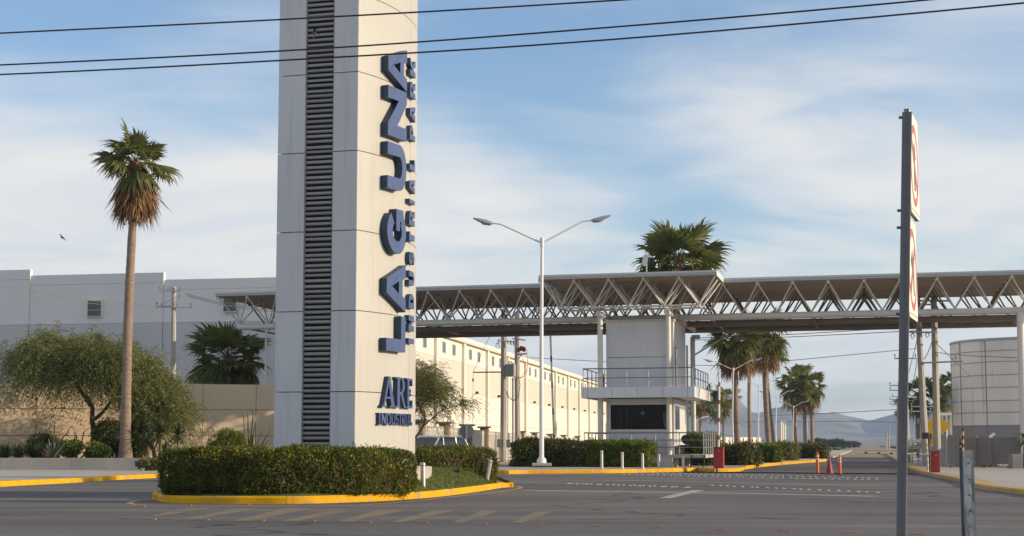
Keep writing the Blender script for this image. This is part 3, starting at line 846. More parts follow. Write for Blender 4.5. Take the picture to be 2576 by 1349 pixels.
# centre trusses
crows = [cv + 0.12, cv + 0.12 + 1.6 * K, cv + 0.12 + 3.2 * K]
capx = can.s_at(1617.6, crows[0], ZA)
for ci, (ra, rb_) in enumerate(((crows[0], crows[1]), (crows[1], crows[2]))):
    vb = (ra + rb_) / 2
    zb_ = ZTB + 0.30
    nodes = []
    k0 = int(math.floor((sCL - capx) / MOD)); k1 = int(math.ceil((sCR - capx) / MOD))
    for i in range(k0, k1 + 1):
        sn = capx + (i + 0.5) * MOD
        if sn < sCL + 0.3 or sn > sCR - 0.4: continue
        nodes.append(sn)
        for r_ in (ra, rb_):
            for ds in (-0.5, 0.5):
                st_ = min(max(sn + ds * MOD, sCL + 0.1), sCR - 0.05)
                lattice_tube(can.P(sn, vb, zb_), can.P(st_, r_, ZA), 0.037 * K)
        MB().tube(can.P(capx + i * MOD, ra, ZA - 0.06), can.P(capx + i * MOD, ra, ZA + 0.2), 0.07 * K, n=8).build('node_cap', COLW, gate, smooth=40)
    lattice_tube(can.P(nodes[0], vb, zb_), can.P(nodes[-1], vb, zb_), 0.05 * K, 'chord_tube')
    if ci == 0:
        for sn in nodes: lattice_tube(can.P(sn, vb, zb_), can.P(sn, vb + 1.6 * K, zb_), 0.05 * K, 'cross_tie')
# columns and longitudinal tubes
for px in (1510, 1682):
    vc = -2.05 * K
    s = can.s_at(px, vc, 4)
    MB().tube(can.P(s, vc, 0.13), can.P(s, vc, ZTB - 0.10), 0.145, n=20).build('column', COLW, gate, smooth=40)
    MB().tube(can.P(s, vc - 0.62, ZTB), can.P(s, 11.2 * K, ZTB), 0.135, n=16).build('carrier_tube', COLW, gate, smooth=40)
    MB().tube(can.P(s, vc + 0.42, ZTB), can.P(s, vc + 0.50, ZTB), 0.18, n=16).build('flange', COLW, gate, smooth=40)
    MB().tube(can.P(s, vc - 0.62, ZTB), can.P(s, vc - 0.68, ZTB), 0.155, n=16).build('end_cap', COLW, gate, smooth=40)
    if px == 1682:
        vb = 9.7 * K
        MB().tube(can.P(s, vb, 0.13), can.P(s, vb, ZTB - 0.5), 0.15, n=20).build('column', COLW, gate, smooth=40)
        MB().tube(can.P(s - 0.05, vb, ZTB - 0.5), can.P(s + 0.45, vb, ZTB - 0.5), 0.135, n=14).build('carrier_tube', COLW, gate, smooth=40)
        MB().tube(can.P(s - 0.36, vb, 0.13), can.P(s - 0.36, vb, ZTB - 1.0), 0.06, n=8).build('drain_pipe', COLW, gate, smooth=40)
        lattice_tube(can.P(s + 0.1, vb, ZTB - 1.6), can.P(s + 2.2, vb, ZTB - 0.4), 0.05, 'brace')
sE = can.s_at(2572, tubes_v[0], 4)
MB().tube(can.P(sE, tubes_v[0], 0.1), can.P(sE, tubes_v[0], ZTB - 0.1), 0.20, n=16).build('column', COLW, gate, smooth=40)
sW = can.s_at(668, tubes_v[0], 6)
MB().tube(can.P(sW, tubes_v[0], 0.1), can.P(sW, tubes_v[0], ZTB - 0.1), 0.06, n=10).build('column', STEELW, gate, smooth=40)

# ------------------------------------------------------------------ guard house
GW = mat('grey_render_panel', (0.58, 0.58, 0.575), 0.55, var=0.05, scale=0.6, streak=0.08)
GLASSD = mat('dark_window_glass', (0.010, 0.009, 0.009), 0.08, var=0.0, spec=0.12)
YH = 83.2 * K
H0 = A(1525, 1000, YH)
hs = Frame(H0, E1, E2)
def zpx(py, Y): return A(1600, py, Y).z
HW = hs.s_at(1694.5, 0, 4)
HD = 5.6 * K
zdeck, zbal0, zbal1, ztop = 0.80, zpx(1000.7, 81.9 * K), zpx(973.8, 81.9 * K), ZTB - 0.42
gh = thing('guard_house', 'two-storey grey guard house with balcony and wide dark window under the canopy', 'guard house', hs.P(HW / 2, HD / 2, 0.145))
zj = zpx(900, YH)
g = 0.012
wz0, wz1 = zpx(1080.6, YH), zpx(1019, YH)
ws0, ws1 = hs.s_at(1535.7, 0, 2.5), HW - 0.12
# core and wall panels
MB().fbox(hs, 0.05, HW - 0.05, 0.30, HD - 0.05, zdeck, ztop - 0.05).build('core', DARK, gh)
for (s0, s1, z0, z1) in [(0, HW, zj + g, ztop), (0, HW, zbal1, zj - g), (0, HW, wz1, zbal0 - 0.02), (0, ws0, wz0, wz1 - 0.004), (ws1, HW, wz0, wz1 - 0.004), (0, HW, zdeck + 0.45, wz0 - 0.004), (0, HW, zdeck + 0.01, zdeck + 0.44)]:
    MB().fbox(hs, s0, s1, 0, 0.06, z0, z1).build('wall_panel', GW, gh, bevel=0.006)
# window: frame, panes, mullion
win = MB().fbox(hs, ws0 - 0.05, ws1 + 0.05, -0.03, 0.03, wz0 - 0.08, wz0 - 0.002).build('window', COLW, gh)
for (a_, c_) in ((ws0 + 0.02, ws0 + 0.52), (ws0 + 0.58, ws0 + 0.86), (ws0 + 0.92, ws1 - 0.02)):
    MB().fbox(hs, a_, c_, 0.10, 0.115, wz0 + 0.02, wz1 - 0.02).build('pane', GLASSD, win)
for s in (ws0 + 0.55, ws0 + 0.89): MB().fbox(hs, s - 0.025, s + 0.025, 0.085, 0.125, wz0, wz1).build('mullion', BLACK, win)
STAR = mat('teal_star_sticker', (0.03, 0.11, 0.12), 0.5, var=0.1)
sc_, zc_ = hs.s_at(1616, 0.08, 2.8), zpx(1040, YH)
st = []
for i in range(8):
    r_ = 0.24 if i % 2 == 0 else 0.07
    st.append(hs.P(sc_ + r_ * sin(pi * i / 4) * 0.9, 0.094, zc_ + r_ * cos(pi * i / 4)))
MB().add([hs.P(sc_, 0.094, zc_)] + st, [(0, 1 + i, 1 + (i + 1) % 8) for i in range(8)]).build('star_sticker', STAR, win)
BLIND = mat('window_blind', (0.45, 0.44, 0.42), 0.7, var=0.1)
bl_ = MB()
for i in range(5):
    bl_.tube(hs.P(ws1 - 0.42 + i * 0.07, 0.095, wz0 + 0.1), hs.P(ws1 - 0.46 + i * 0.085, 0.095, wz1 - 0.4 + 0.03 * i), 0.008, n=4)
bl_.build('hanging_cords', BLIND, win)
# right side wall
for (v0, v1, z0, z1) in [(0.061, HD, zj - 0.35 + g, ztop), (0.061, HD, zbal1, zj - 0.35 - g), (0.061, HD, zdeck + 0.45, zbal0 - 0.02)]:
    MB().fbox(hs, HW - 0.06, HW, v0, v1, z0, z1).build('wall_panel', GW, gh, bevel=0.006)
MB().fbox(hs, 0, 0.06, 0.061, HD, zdeck, ztop).build('wall_panel', GW, gh)
MB().fbox(hs, 0.061, HW - 0.061, HD - 0.06, HD, zdeck, ztop).build('wall_panel', GW, gh)
door = MB().fbox(hs, HW - 0.01, HW + 0.02, 0.9, 1.75, zbal1 + 0.02, zbal1 + 2.25).build('balcony_door', BLACK, gh)
MB().fbox(hs, HW + 0.022, HW + 0.03, 0.98, 1.67, zbal1 + 0.1, zbal1 + 2.15).build('pane', GLASSD, door)
w2 = MB().fbox(hs, HW + 0.001, HW + 0.03, 0.25, 2.6, wz0 - 0.1, wz1 + 0.05).build('side_window', COLW, gh)
for k in range(3): MB().fbox(hs, HW + 0.031, HW + 0.04, 0.33 + k * 0.75, 0.98 + k * 0.75, wz0, wz1 - 0.05).build('pane', GLASSD, w2)
MB().fbox(hs, -0.05, HW + 0.05, -0.04, HD + 0.04, ztop + 0.001, ztop + 0.12).build('roof', ROOFU, gh)
# balcony
bs0, bs1, bv0, bv1 = hs.s_at(1461.8, -1.1 * K, zbal0), hs.s_at(1746.8, -1.1 * K, zbal0), -1.15 * K, 7.0 * K
bal = MB().fbox(hs, bs0 + 0.06, bs1 - 0.06, bv0 + 0.06, bv1 - 0.06, zbal0 + 0.02, zbal1 - 0.03).build('balcony', GW, gh)
fx = [bs0] + [hs.s_at(p, bv0, zbal0) for p in (1478, 1539.5, 1602.5, 1665.5, 1729)] + [bs1]
for i in range(len(fx) - 1):
    MB().fbox(hs, fx[i] + (g if i else 0), fx[i + 1] - (g if i < 5 else 0), bv0, bv0 + 0.05, zbal0, zbal1).build('fascia_panel', PANEL, bal, bevel=0.005)
nf = 5
for i in range(nf):
    a_, c_ = bv0 + 0.06 + (bv1 - bv0 - 0.06) * i / nf, bv0 + 0.06 + (bv1 - bv0 - 0.06) * (i + 1) / nf
    for s in (bs1 - 0.05, bs0): MB().fbox(hs, s, s + 0.05, a_ + g, c_ - g, zbal0, zbal1).build('fascia_panel', PANEL, bal, bevel=0.005)
def railing(z0, h, s0, s1, v0, v1, nrail, npost, nside, ends=True):
    rl = MB().tube(hs.P(s0, v0, z0 + h), hs.P(s1, v0, z0 + h), 0.032, n=8).build('railing', RAIL, gh, smooth=40)
    for k in range(1, nrail): MB().tube(hs.P(s0, v0, z0 + h * (1 - k / nrail)), hs.P(s1, v0, z0 + h * (1 - k / nrail)), 0.024, n=8).build('rail', RAIL, rl, smooth=40)
    for i in range(npost + 1):
        s = s0 + (s1 - s0) * i / npost
        MB().tube(hs.P(s, v0, z0), hs.P(s, v0, z0 + h - 0.02), 0.028, n=8).build('post', GALV, rl, smooth=40)
    for s in (s0, s1):
        for k in range(nrail): MB().tube(hs.P(s, v0, z0 + h * (1 - k / nrail)), hs.P(s, v1, z0 + h * (1 - k / nrail)), 0.026, n=8).build('rail', RAIL, rl, smooth=40)
        for i in range(1, nside + 1):
            v = v0 + (v1 - v0) * i / nside
            MB().tube(hs.P(s, v, z0), hs.P(s, v, z0 + h), 0.028, n=8).build('post', GALV, rl, smooth=40)
railing(zbal1, zpx(927, 81.9 * K) - zbal1, bs0 + 0.1, bs1 - 0.1, bv0 + 0.1, bv1 - 0.1, 2, 5, 6)
# raised lower deck
dk = MB().fbox(hs, bs0 + 0.1, bs1 + 0.55, bv0, bv1 - 1, zdeck - 0.17, zdeck).build('deck', CONC, gh)
for (s, v) in ((bs0 + 0.6, -0.6), (HW * 0.35, -0.7), (HW * 0.98, -0.7), (bs0 + 0.6, 4.5), (HW, 4.5)):
    MB().fbox(hs, s - 0.35, s + 0.35, v - 0.25, v + 0.25, 0.14, zdeck - 0.172).build('deck_pier', CONC, gh)
railing(zdeck, zpx(1089, 81.9 * K) - zdeck, bs0 + 0.15, bs1 + 0.45, bv0 + 0.08, bv1 - 1.1, 3, 5, 6)
for k in range(3):
    MB().fbox(hs, bs1 - 0.15, bs1 + 0.5, bv0 - 0.3 - 0.26 * k, bv0 - 0.06 - 0.26 * k, zdeck - 0.22 * (k + 1) - 0.04, zdeck - 0.22 * (k + 1)).build('stair_tread', BLACK, gh)
for s in (bs1 - 0.19, bs1 + 0.50):
    MB().obox(hs.P(s, bv0 - 0.42, zdeck - 0.42), hs.e1 * 0.02, (hs.P(0, -0.42, 0) - hs.P(0, 0, 0)) + Vector((0, 0, -0.32)), (0, 0, 0.09)).build('stair_string', BLACK, gh)
MB().fbox(hs, HW * 0.72, HW * 1.02, bv0 - 0.25, bv0 + 0.1, 0.14, 0.62).build('plinth_block', CONC, gh, bevel=0.02)
# small red and white notice hung on the balcony rail
nt_ = thing('notice_board', 'small white notice with red lettering at the balcony corner', 'notice', hs.P(-0.1, 0.9, zbal1))
MB().fbox(hs, -0.25, -0.22, 0.1, 1.0, zbal1 + 0.02, zbal1 + 0.75).build('board', COLW, nt_)
REDM = mat('red_paint', (0.42, 0.035, 0.025), 0.5, var=0.1)
for k in range(3): MB().fbox(hs, -0.26, -0.251, 0.2 + k * 0.22, 0.34 + k * 0.22, zbal1 + 0.25, zbal1 + 0.62).build('red_mark', REDM, nt_)
for k in range(3): MB().fbox(hs, -0.219, -0.21, 0.2 + k * 0.22, 0.34 + k * 0.22, zbal1 + 0.25, zbal1 + 0.62).build('red_mark', REDM, nt_)
# office chair on the deck
cp = hs.P(hs.s_at(1719, -0.55, 1.4), -0.55, zdeck)
ch = thing('office_chair', 'black office swivel chair standing on the guard house deck', 'chair', cp)
bb = MB()
bk = []
for i in range(14):
    a_ = 2 * pi * i / 14
    bk.append((0.27 * cos(a_) * (1.0 if sin(a_) > -0.3 else 0.82), 0.26 * sin(a_)))
vv = [cp + E1 * (0.1 + u) + E2 * (0.24 + d_) + Vector((0, 0, 0.80 + w)) for d_ in (-0.04, 0.04) for u, w in bk]
MB().add(vv, [tuple(range(14)), tuple(range(27, 13, -1))] + [(i, (i + 1) % 14, 14 + (i + 1) % 14, 14 + i) for i in range(14)]).build('backrest', BLACK, ch, smooth=40)
MB().obox(cp + Vector((-0.03, 0, 0.47)), E1 * 0.27, E2 * 0.25, (0, 0, 0.045)).build('seat', BLACK, ch, bevel=0.03)
MB().path([cp + E1 * 0.08 + E2 * 0.22 + Vector((0, 0, 0.42)), cp + E1 * 0.1 + E2 * 0.30 + Vector((0, 0, 0.5)), cp + E1 * 0.1 + E2 * 0.28 + Vector((0, 0, 0.75))], 0.025).build('back_bracket', BLACK, ch)
MB().tube(cp + Vector((0, 0, 0.08)), cp + Vector((0, 0, 0.44)), 0.03).build('gas_post', BLACK, ch, smooth=40)
for k in range(5):
    a_ = 2 * pi * k / 5 + 0.3; e_ = Vector((cos(a_), sin(a_), 0))
    MB().path([cp + Vector((0, 0, 0.13)), cp + e_ * 0.30 + Vector((0, 0, 0.07))], [0.028, 0.018]).build('leg', BLACK, ch)
    MB().tube(cp + e_ * 0.31 + Vector((-0.02, 0, 0.03)), cp + e_ * 0.31 + Vector((0.02, 0, 0.03)), 0.03).build('castor', BLACK, ch)

# ------------------------------------------------------------------ plants
LEAF_HEDGE = leaf_mat('hedge_leaf', (0.042, 0.066, 0.012), (0.135, 0.165, 0.024), 0.3, c3=(0.27, 0.24, 0.02))
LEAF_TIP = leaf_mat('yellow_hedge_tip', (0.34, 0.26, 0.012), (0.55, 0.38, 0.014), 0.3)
LEAF_DARK = leaf_mat('dark_hedge_leaf', (0.050, 0.070, 0.018), (0.150, 0.165, 0.036), 0.35, c3=(0.16, 0.15, 0.02))
LEAF_OLIVE = leaf_mat('olive_hedge_leaf', (0.120, 0.125, 0.045), (0.270, 0.255, 0.10), 0.4)
LEAF_BRIGHT = leaf_mat('bright_hedge_leaf', (0.090, 0.135, 0.020), (0.240, 0.280, 0.045), 0.4)
LEAF_MESQ = leaf_mat('mesquite_leaf', (0.085, 0.105, 0.032), (0.235, 0.255, 0.085), 0.45, c3=(0.42, 0.39, 0.11))
LEAF_PALM = leaf_mat('palm_frond', (0.052, 0.070, 0.020), (0.165, 0.178, 0.048), 0.38, c3=(0.32, 0.24, 0.06))
LEAF_DEAD = leaf_mat('dead_palm_frond', (0.12, 0.065, 0.030), (0.36, 0.21, 0.10), 0.1, 0.9)
LEAF_YUCCA = leaf_mat('yucca_blade', (0.028, 0.045, 0.014), (0.090, 0.110, 0.036), 0.15)
LEAF_AGAVE = leaf_mat('blue_agave_blade', (0.12, 0.15, 0.11), (0.23, 0.26, 0.19), 0.1)
LEAF_RUST = leaf_mat('rusty_tree_leaf', (0.070, 0.082, 0.024), (0.180, 0.185, 0.055), 0.38, c3=(0.24, 0.16, 0.06))
TWIG = mat('hedge_twig', (0.042, 0.034, 0.020), 0.9, var=0.3, scale=8, col2=(0.022, 0.03, 0.012), c2scale=5)
TWIGL = mat('pale_twig', (0.17, 0.115, 0.085), 0.9, var=0.25, scale=8)
BARK = mat('dark_bark', (0.085, 0.06, 0.045), 0.9, var=0.3, scale=6, bump=0.6, bscale=14, stretch=(1, 1, 0.3))
PALMT = mat('palm_trunk_bark', (0.25, 0.185, 0.135), 0.9, var=0.30, scale=5, bump=0.9, bscale=9, stretch=(1, 1, 5), col2=(0.17, 0.125, 0.10), c2scale=1.5, c2lo=0.45, c2hi=0.7)
nr = np.random.RandomState(11)

def kites(P, D, U, Lg, Wd, fold=0.2):
    """leaf quads: P (n,3) base, D direction, U side hint -> verts, quads"""
    n = len(P)
    D = D / (np.linalg.norm(D, axis=1, keepdims=True) + 1e-9)
    S = np.cross(D, U); S /= (np.linalg.norm(S, axis=1, keepdims=True) + 1e-9)
    Nn = np.cross(S, D)
    Lg = np.asarray(Lg).reshape(-1, 1) * np.ones((n, 1)); Wd = np.asarray(Wd).reshape(-1, 1) * np.ones((n, 1))
    v = np.empty((n, 4, 3))
    v[:, 0] = P
    v[:, 1] = P + D * Lg * 0.45 + S * Wd * 0.5 + Nn * Wd * fold
    v[:, 2] = P + D * Lg
    v[:, 3] = P + D * Lg * 0.45 - S * Wd * 0.5 + Nn * Wd * fold
    q = np.arange(4 * n).reshape(n, 4)
    return v.reshape(-1, 3), q
def unit(n):
    d = nr.normal(size=(n, 3)); return d / np.linalg.norm(d, axis=1, keepdims=True)
def vnoise(P, sc, seed):
    r = np.random.RandomState(seed); out = np.zeros(len(P))
    for k in range(5):
        w = r.normal(size=3) * sc; out += np.sin(P @ w + r.uniform(0, 6.28))
    return out / 5

def hedge(name, label, line, hw, z0, z1, nleaf, size, lm, tip=None, tipn=0, cat='hedge', group=None, power=4.0, rough=0.09, zf=None):
    """clipped hedge along a centre line (list of (x, y)); leaves stand on a rounded body with ragged surface"""
    line = [Vector((p[0], p[1], 0)) for p in line]
    seg = [(line[i + 1] - line[i]).length for i in range(len(line) - 1)]; tot = sum(seg)
    root = thing(name, label, cat, V3(line[len(line) // 2], z0), group)
    hz = (z1 - z0) / 2; zc = (z0 + z1) / 2
    def body(n, infl, jit):
        u = nr.uniform(0, 1, n); th = nr.uniform(0, 2 * pi, n)
        endw = hw
        s = u * (tot + 2 * endw) - endw
        # cross section superellipse
        c, s_ = np.cos(th), np.sin(th)
        rr = (np.abs(c) ** power + np.abs(s_) ** power) ** (-1 / power)
        lat, ver = rr * c, rr * s_
        over = np.maximum(0, np.maximum(-s, s - tot)) / endw
        k = np.sqrt(np.maximum(0, 1 - over ** 3)) * 0.96 + 0.04
        sc = np.clip(s, 0, tot)
        X = np.empty((n, 3)); Nn = np.empty((n, 3))
        cum = np.concatenate([[0], np.cumsum(seg)])
        idx = np.clip(np.searchsorted(cum, sc, side='right') - 1, 0, len(seg) - 1)
        A0 = np.array([[p.x, p.y] for p in line]); 
        d = (A0[idx + 1] - A0[idx]) / np.array(seg)[idx][:, None]
        base = A0[idx] + d * (s - cum[idx])[:, None]
        dv = np.diff(A0, axis=0); dv /= np.linalg.norm(dv, axis=1, keepdims=True)
        dn_ = np.concatenate([dv[:1], dv[:-1] + dv[1:], dv[-1:]]); dn_ /= np.linalg.norm(dn_, axis=1, keepdims=True)
        tt = np.clip((sc - cum[idx]) / np.array(seg)[idx], 0, 1)[:, None]
        d2 = dn_[idx] * (1 - tt) + dn_[idx + 1] * tt; d2 /= np.linalg.norm(d2, axis=1, keepdims=True)
        nrm = np.stack([-d2[:, 1], d2[:, 0]], 1)
        X[:, :2] = base + nrm * (lat * hw * k * infl)[:, None]
        X[:, 2] = zc + ver * hz * infl * (0.55 + 0.45 * k)
        Nn[:, :2] = nrm * (lat * np.abs(lat) ** 2)[:, None] + d * (np.sign(s - tot / 2) * over)[:, None]
        Nn[:, 2] = ver * np.abs(ver) ** 2
        Nn /= np.linalg.norm(Nn, axis=1, keepdims=True) + 1e-6
        X += Nn * (np.maximum(vnoise(X, 3.0, 3), -0.45) * rough * 1.2 + vnoise(X, 11.0, 5) * rough * 0.6 + nr.normal(0, jit, n))[:, None]
        return X, Nn
    X, Nn = body(nleaf, 0.97, size * 0.55)
    D = Nn * 0.55 + unit(nleaf) * 0.9 + np.array([0, 0, 0.35])
    v, q = kites(X, D, unit(nleaf), size * nr.uniform(0.7, 1.5, nleaf), size * nr.uniform(0.35, 0.6, nleaf))
    link('foliage', fast_mesh('foliage', v, q), lm, root, kind='stuff')
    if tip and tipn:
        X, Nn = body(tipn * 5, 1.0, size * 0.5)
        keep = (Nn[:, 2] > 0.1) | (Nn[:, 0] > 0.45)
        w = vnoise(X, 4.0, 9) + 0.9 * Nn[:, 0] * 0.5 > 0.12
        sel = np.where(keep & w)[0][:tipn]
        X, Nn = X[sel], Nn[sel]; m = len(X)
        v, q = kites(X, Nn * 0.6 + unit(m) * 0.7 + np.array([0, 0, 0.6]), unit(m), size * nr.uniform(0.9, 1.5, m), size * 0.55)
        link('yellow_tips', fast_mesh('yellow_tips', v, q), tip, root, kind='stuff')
    # sprigs sticking out of the top
    ns = max(6, int(tot * 7)); X, Nn = body(ns * 3, 1.0, 0.01); X = X[Nn[:, 2] > 0.5][:ns]
    vs_, qs, b0 = [], [], 0
    for p in X:
        L0 = nr.uniform(0.08, 0.22) * (size / 0.07) ** 0.5; lean = np.array([nr.normal(0, .3), nr.normal(0, .3), 1])
        m = 9; t = np.linspace(0, 1, m)[:, None]
        v, q = kites(p + lean * L0 * t, lean * 0.6 + unit(m) * 0.8, unit(m), size * 0.9, size * 0.42); vs_.append(v); qs.append(q + b0); b0 += len(v)
    link('sprigs', fast_mesh('sprigs', np.concatenate(vs_), np.concatenate(qs)), lm, root, kind='stuff')
    # woody core
    b = MB(); ring = 10; pts = [line[0] - (line[1] - line[0]).normalized() * hw * 0.7] + line + [line[-1] + (line[-1] - line[-2]).normalized() * hw * 0.7]
    vv, ff = [], []
    for i, p in enumerate(pts):
        d = (pts[min(i + 1, len(pts) - 1)] - pts[max(i - 1, 0)]).normalized(); nn = Vector((-d.y, d.x, 0)); k = 0.45 if i in (0, len(pts) - 1) else 0.68
        for a in range(ring):
            c, s_ = cos(2 * pi * a / ring), sin(2 * pi * a / ring); rr = (abs(c) ** power + abs(s_) ** power) ** (-1 / power)
            vv.append(V3(p + nn * (rr * c * hw * k), zc + rr * s_ * hz * (k if s_ > 0 else 1.0)))
    for i in range(len(pts) - 1):
        for a in range(ring): ff.append((i * ring + a, i * ring + (a + 1) % ring, (i + 1) * ring + (a + 1) % ring, (i + 1) * ring + a))
    ff += [tuple(range(ring)), tuple((len(pts) - 1) * ring + a for a in range(ring))]
    b.add(vv, ff).build('twigs', TWIG, root, smooth=60)
    # bare twigs showing in the front
    tb = MB()
    for i in range(int(tot * 34)):
        t = rnd.random() * tot; k = 0
        while k < len(seg) - 1 and t > seg[k]: t -= seg[k]; k += 1
        d = (line[k + 1] - line[k]).normalized(); nn = Vector((-d.y, d.x, 0)); sg = rnd.choice((-1, 1))
        p = line[k] + d * t + nn * sg * hw * 0.93; zz = rnd.uniform(z0, z0 + (z1 - z0) * 0.55)
        tb.path([V3(p, zz), V3(p + nn * sg * hw * 0.1 + d * rnd.uniform(-.15, .15), zz + 0.16), V3(p + nn * sg * hw * 0.14 + d * rnd.uniform(-.25, .25), zz + 0.38)], [0.007, 0.005, 0.003], 4, False)
    tb.build('bare_twigs', TWIGL, root, kind='stuff')
    return root

def leafball(root, name, c, rx, ry, rz, n, size, lm, lobes=14, asp=0.5, up=0.3, hollow=0.55):
    """irregular bush: leaves through several overlapping lobes"""
    C = []
    for k in range(lobes):
        d = unit(1)[0]; C.append((np.array([d[0] * rx * .55, d[1] * ry * .55, d[2] * rz * .55]), nr.uniform(0.35, 0.6)))
    per = n // lobes; V_, Q_, b0 = [], [], 0
    for (cc, k) in C:
        d = unit(per); r = nr.uniform(hollow, 1.0, per)[:, None] ** 0.7
        P = np.array(c) + cc + d * r * np.array([rx, ry, rz]) * k
        P[:, 2] = np.maximum(P[:, 2], c[2] - rz)
        v, q = kites(P, d * 0.6 + unit(per) * 0.8 + np.array([0, 0, up]), unit(per), size * nr.uniform(.7, 1.4, per), size * asp * nr.uniform(.7, 1.2, per))
        V_.append(v); Q_.append(q + b0); b0 += len(v)
    return link(name, fast_mesh(name, np.concatenate(V_), np.concatenate(Q_)), lm, root, kind='stuff')
def bush(label, p, rx, rz, n, size, lm, name='shrub', cat='shrub', group=None, stems=5, asp=0.5, core=True, up=0.3, lobes=14):
    p = Vector(p)
    root = thing(name, label, cat, p, group)
    c = p + Vector((0, 0, rz))
    leafball(root, 'foliage', c, rx, rx * 0.9, rz, n, size, lm, lobes, asp, up)
    if core:
        b = MB(); b.sphere(c, 1.0, 10, 7, (rx * 0.66, rx * 0.6, rz * 0.72)); b.build('twigs', TWIG, root, smooth=60)
    for k in range(stems):
        a = rnd.uniform(0, 2 * pi); e = Vector((cos(a), sin(a), 0)) * rx * 0.45
        MB().path([p + e * 0.3 - Vector((0, 0, 0.05)), p + e * 0.7 + Vector((0, 0, rz * 0.6)), p + e + Vector((0, 0, rz * 1.3))], [0.03, 0.022, 0.01], 5).build('stem', BARK, root)
    return root

def rosette(root, name, c, n, Lg, W, lm, lo=-0.2, hi=1.2, bend=0.3):
    """stiff narrow blades from one point"""
    vv, ff = [], []
    c = Vector(c)
    for i in range(n):
        az = i * 2.39996 + rnd.uniform(-.3, .3); el = lo + (hi - lo) * (i / n) ** 0.8 + rnd.uniform(-.1, .1)
        l = Lg * rnd.uniform(0.75, 1.1)
        d = Vector((cos(az) * cos(el), sin(az) * cos(el), sin(el))); sd = Vector((-sin(az), cos(az), 0)); b0 = len(vv)
        for (t, w) in ((0, .5), (.4, 1), (.75, .7), (1, 0.08)):
            q = c + d * l * t - Vector((0, 0, bend * l * t * t * rnd.uniform(.6, 1.2)))
            vv += [q + sd * W * w / 2, q - sd * W * w / 2]
        ff += [(b0 + 2 * k, b0 + 2 * k + 1, b0 + 2 * k + 3, b0 + 2 * k + 2) for k in range(3)]
    return MB().add(vv, ff).build(name, lm, root, kind='stuff')

# ---- fan palms
def fan_mesh(seed, R=1.0, pet=0.9, droop=0.35, nseg=22, spread=112, tiplen=0.40, curl=0.15):
    r = random.Random(seed); vv, ff = [], []
    # petiole
    n = 4
    for k in range(n + 1):
        t = k / n; x = pet * t; z = -0.10 * pet * t * t
        for (y, dz) in ((-0.025 * (1.3 - t), 0), (0.025 * (1.3 - t), 0), (0, -0.03)): vv.append((x, y, z + dz))
    for k in range(n):
        for a in range(3): ff.append((k * 3 + a, k * 3 + (a + 1) % 3, (k + 1) * 3 + (a + 1) % 3, (k + 1) * 3 + a))
    hx, hz = pet, -0.10 * pet
    mids, b0 = [], len(vv)
    vv.append((hx, 0, hz))
    base = len(vv)
    for k in range(nseg + 1):
        a = rad(-spread + 2 * spread * k / nseg)
        l = R * (0.62 + 0.38 * cos(a * 0.62)) * r.uniform(.93, 1.05)
        pl = 0.035 * (1 if k % 2 else -1)
        m = 1 - tiplen
        z = hz - droop * R * m * m * (0.6 + 0.4 * cos(a)) - curl * abs(sin(a)) * l * m + pl
        vv.append((hx + cos(a) * l * m, sin(a) * l * m, z))
    for k in range(nseg): ff.append((b0, base + k, base + k + 1))
    for k in range(nseg):
        a = rad(-spread + 2 * spread * (k + 0.5) / nseg)
        l = R * (0.62 + 0.38 * cos(a * 0.62)) * r.uniform(.88, 1.12)
        dz = -droop * R * (1.0 + r.uniform(-.25, .7)) * (0.55 + 0.45 * abs(cos(a))) - curl * abs(sin(a)) * l
        a2 = a + r.uniform(-.06, .06)
        q = len(vv)
        tw_ = 0.8
        mx, my = hx + cos(a2) * l * tw_, sin(a2) * l * tw_
        zz = hz + dz * 0.55
        sx, sy = -sin(a) * 0.034 * R, cos(a) * 0.034 * R
        vv += [(mx - sx, my - sy, zz), (mx + sx, my + sy, zz), (hx + cos(a2) * l, sin(a2) * l, hz + dz)]
        ff += [(base + k, q, q + 1, base + k + 1), (q, q + 2, q + 1)]
    me = bpy.data.meshes.new('frond'); me.from_pydata(vv, [], ff); me.update(); me.materials.append(LEAF_PALM)
    return me
FANS = [fan_mesh(i, 1.0, 1.0, d, curl=c) for i, (d, c) in enumerate(((0.18, 0.05), (0.30, 0.12), (0.45, 0.2), (0.65, 0.3), (0.30, 0.25)))]
def skirt_mesh(root, c, r0, r1, h, n, lm=LEAF_DEAD, seed=1):
    """hanging dead fronds round the trunk top"""
    P = np.empty((n, 3)); az = nr.uniform(0, 2 * pi, n); t = nr.uniform(0, 1, n) ** 0.8
    rr = r0 + (r1 - r0) * np.sin(np.minimum(1, t * 1.25) * pi * 0.62) * nr.uniform(.55, 1.05, n)
    P[:, 0] = c[0] + np.cos(az) * rr; P[:, 1] = c[1] + np.sin(az) * rr; P[:, 2] = c[2] - t * h * nr.uniform(.8, 1.0, n)
    D = np.stack([np.cos(az) * 0.25, np.sin(az) * 0.25, -np.ones(n)], 1) + nr.normal(0, .22, (n, 3))
    v, q = kites(P, D, np.stack([np.cos(az), np.sin(az), np.zeros(n)], 1) + unit(n) * .6, h * nr.uniform(.2, .62, n) ** 1.0, h * nr.uniform(.012, .045, n), 0.1)
    return link('dead_skirt', fast_mesh('dead_skirt', v, q), lm, root, kind='stuff')
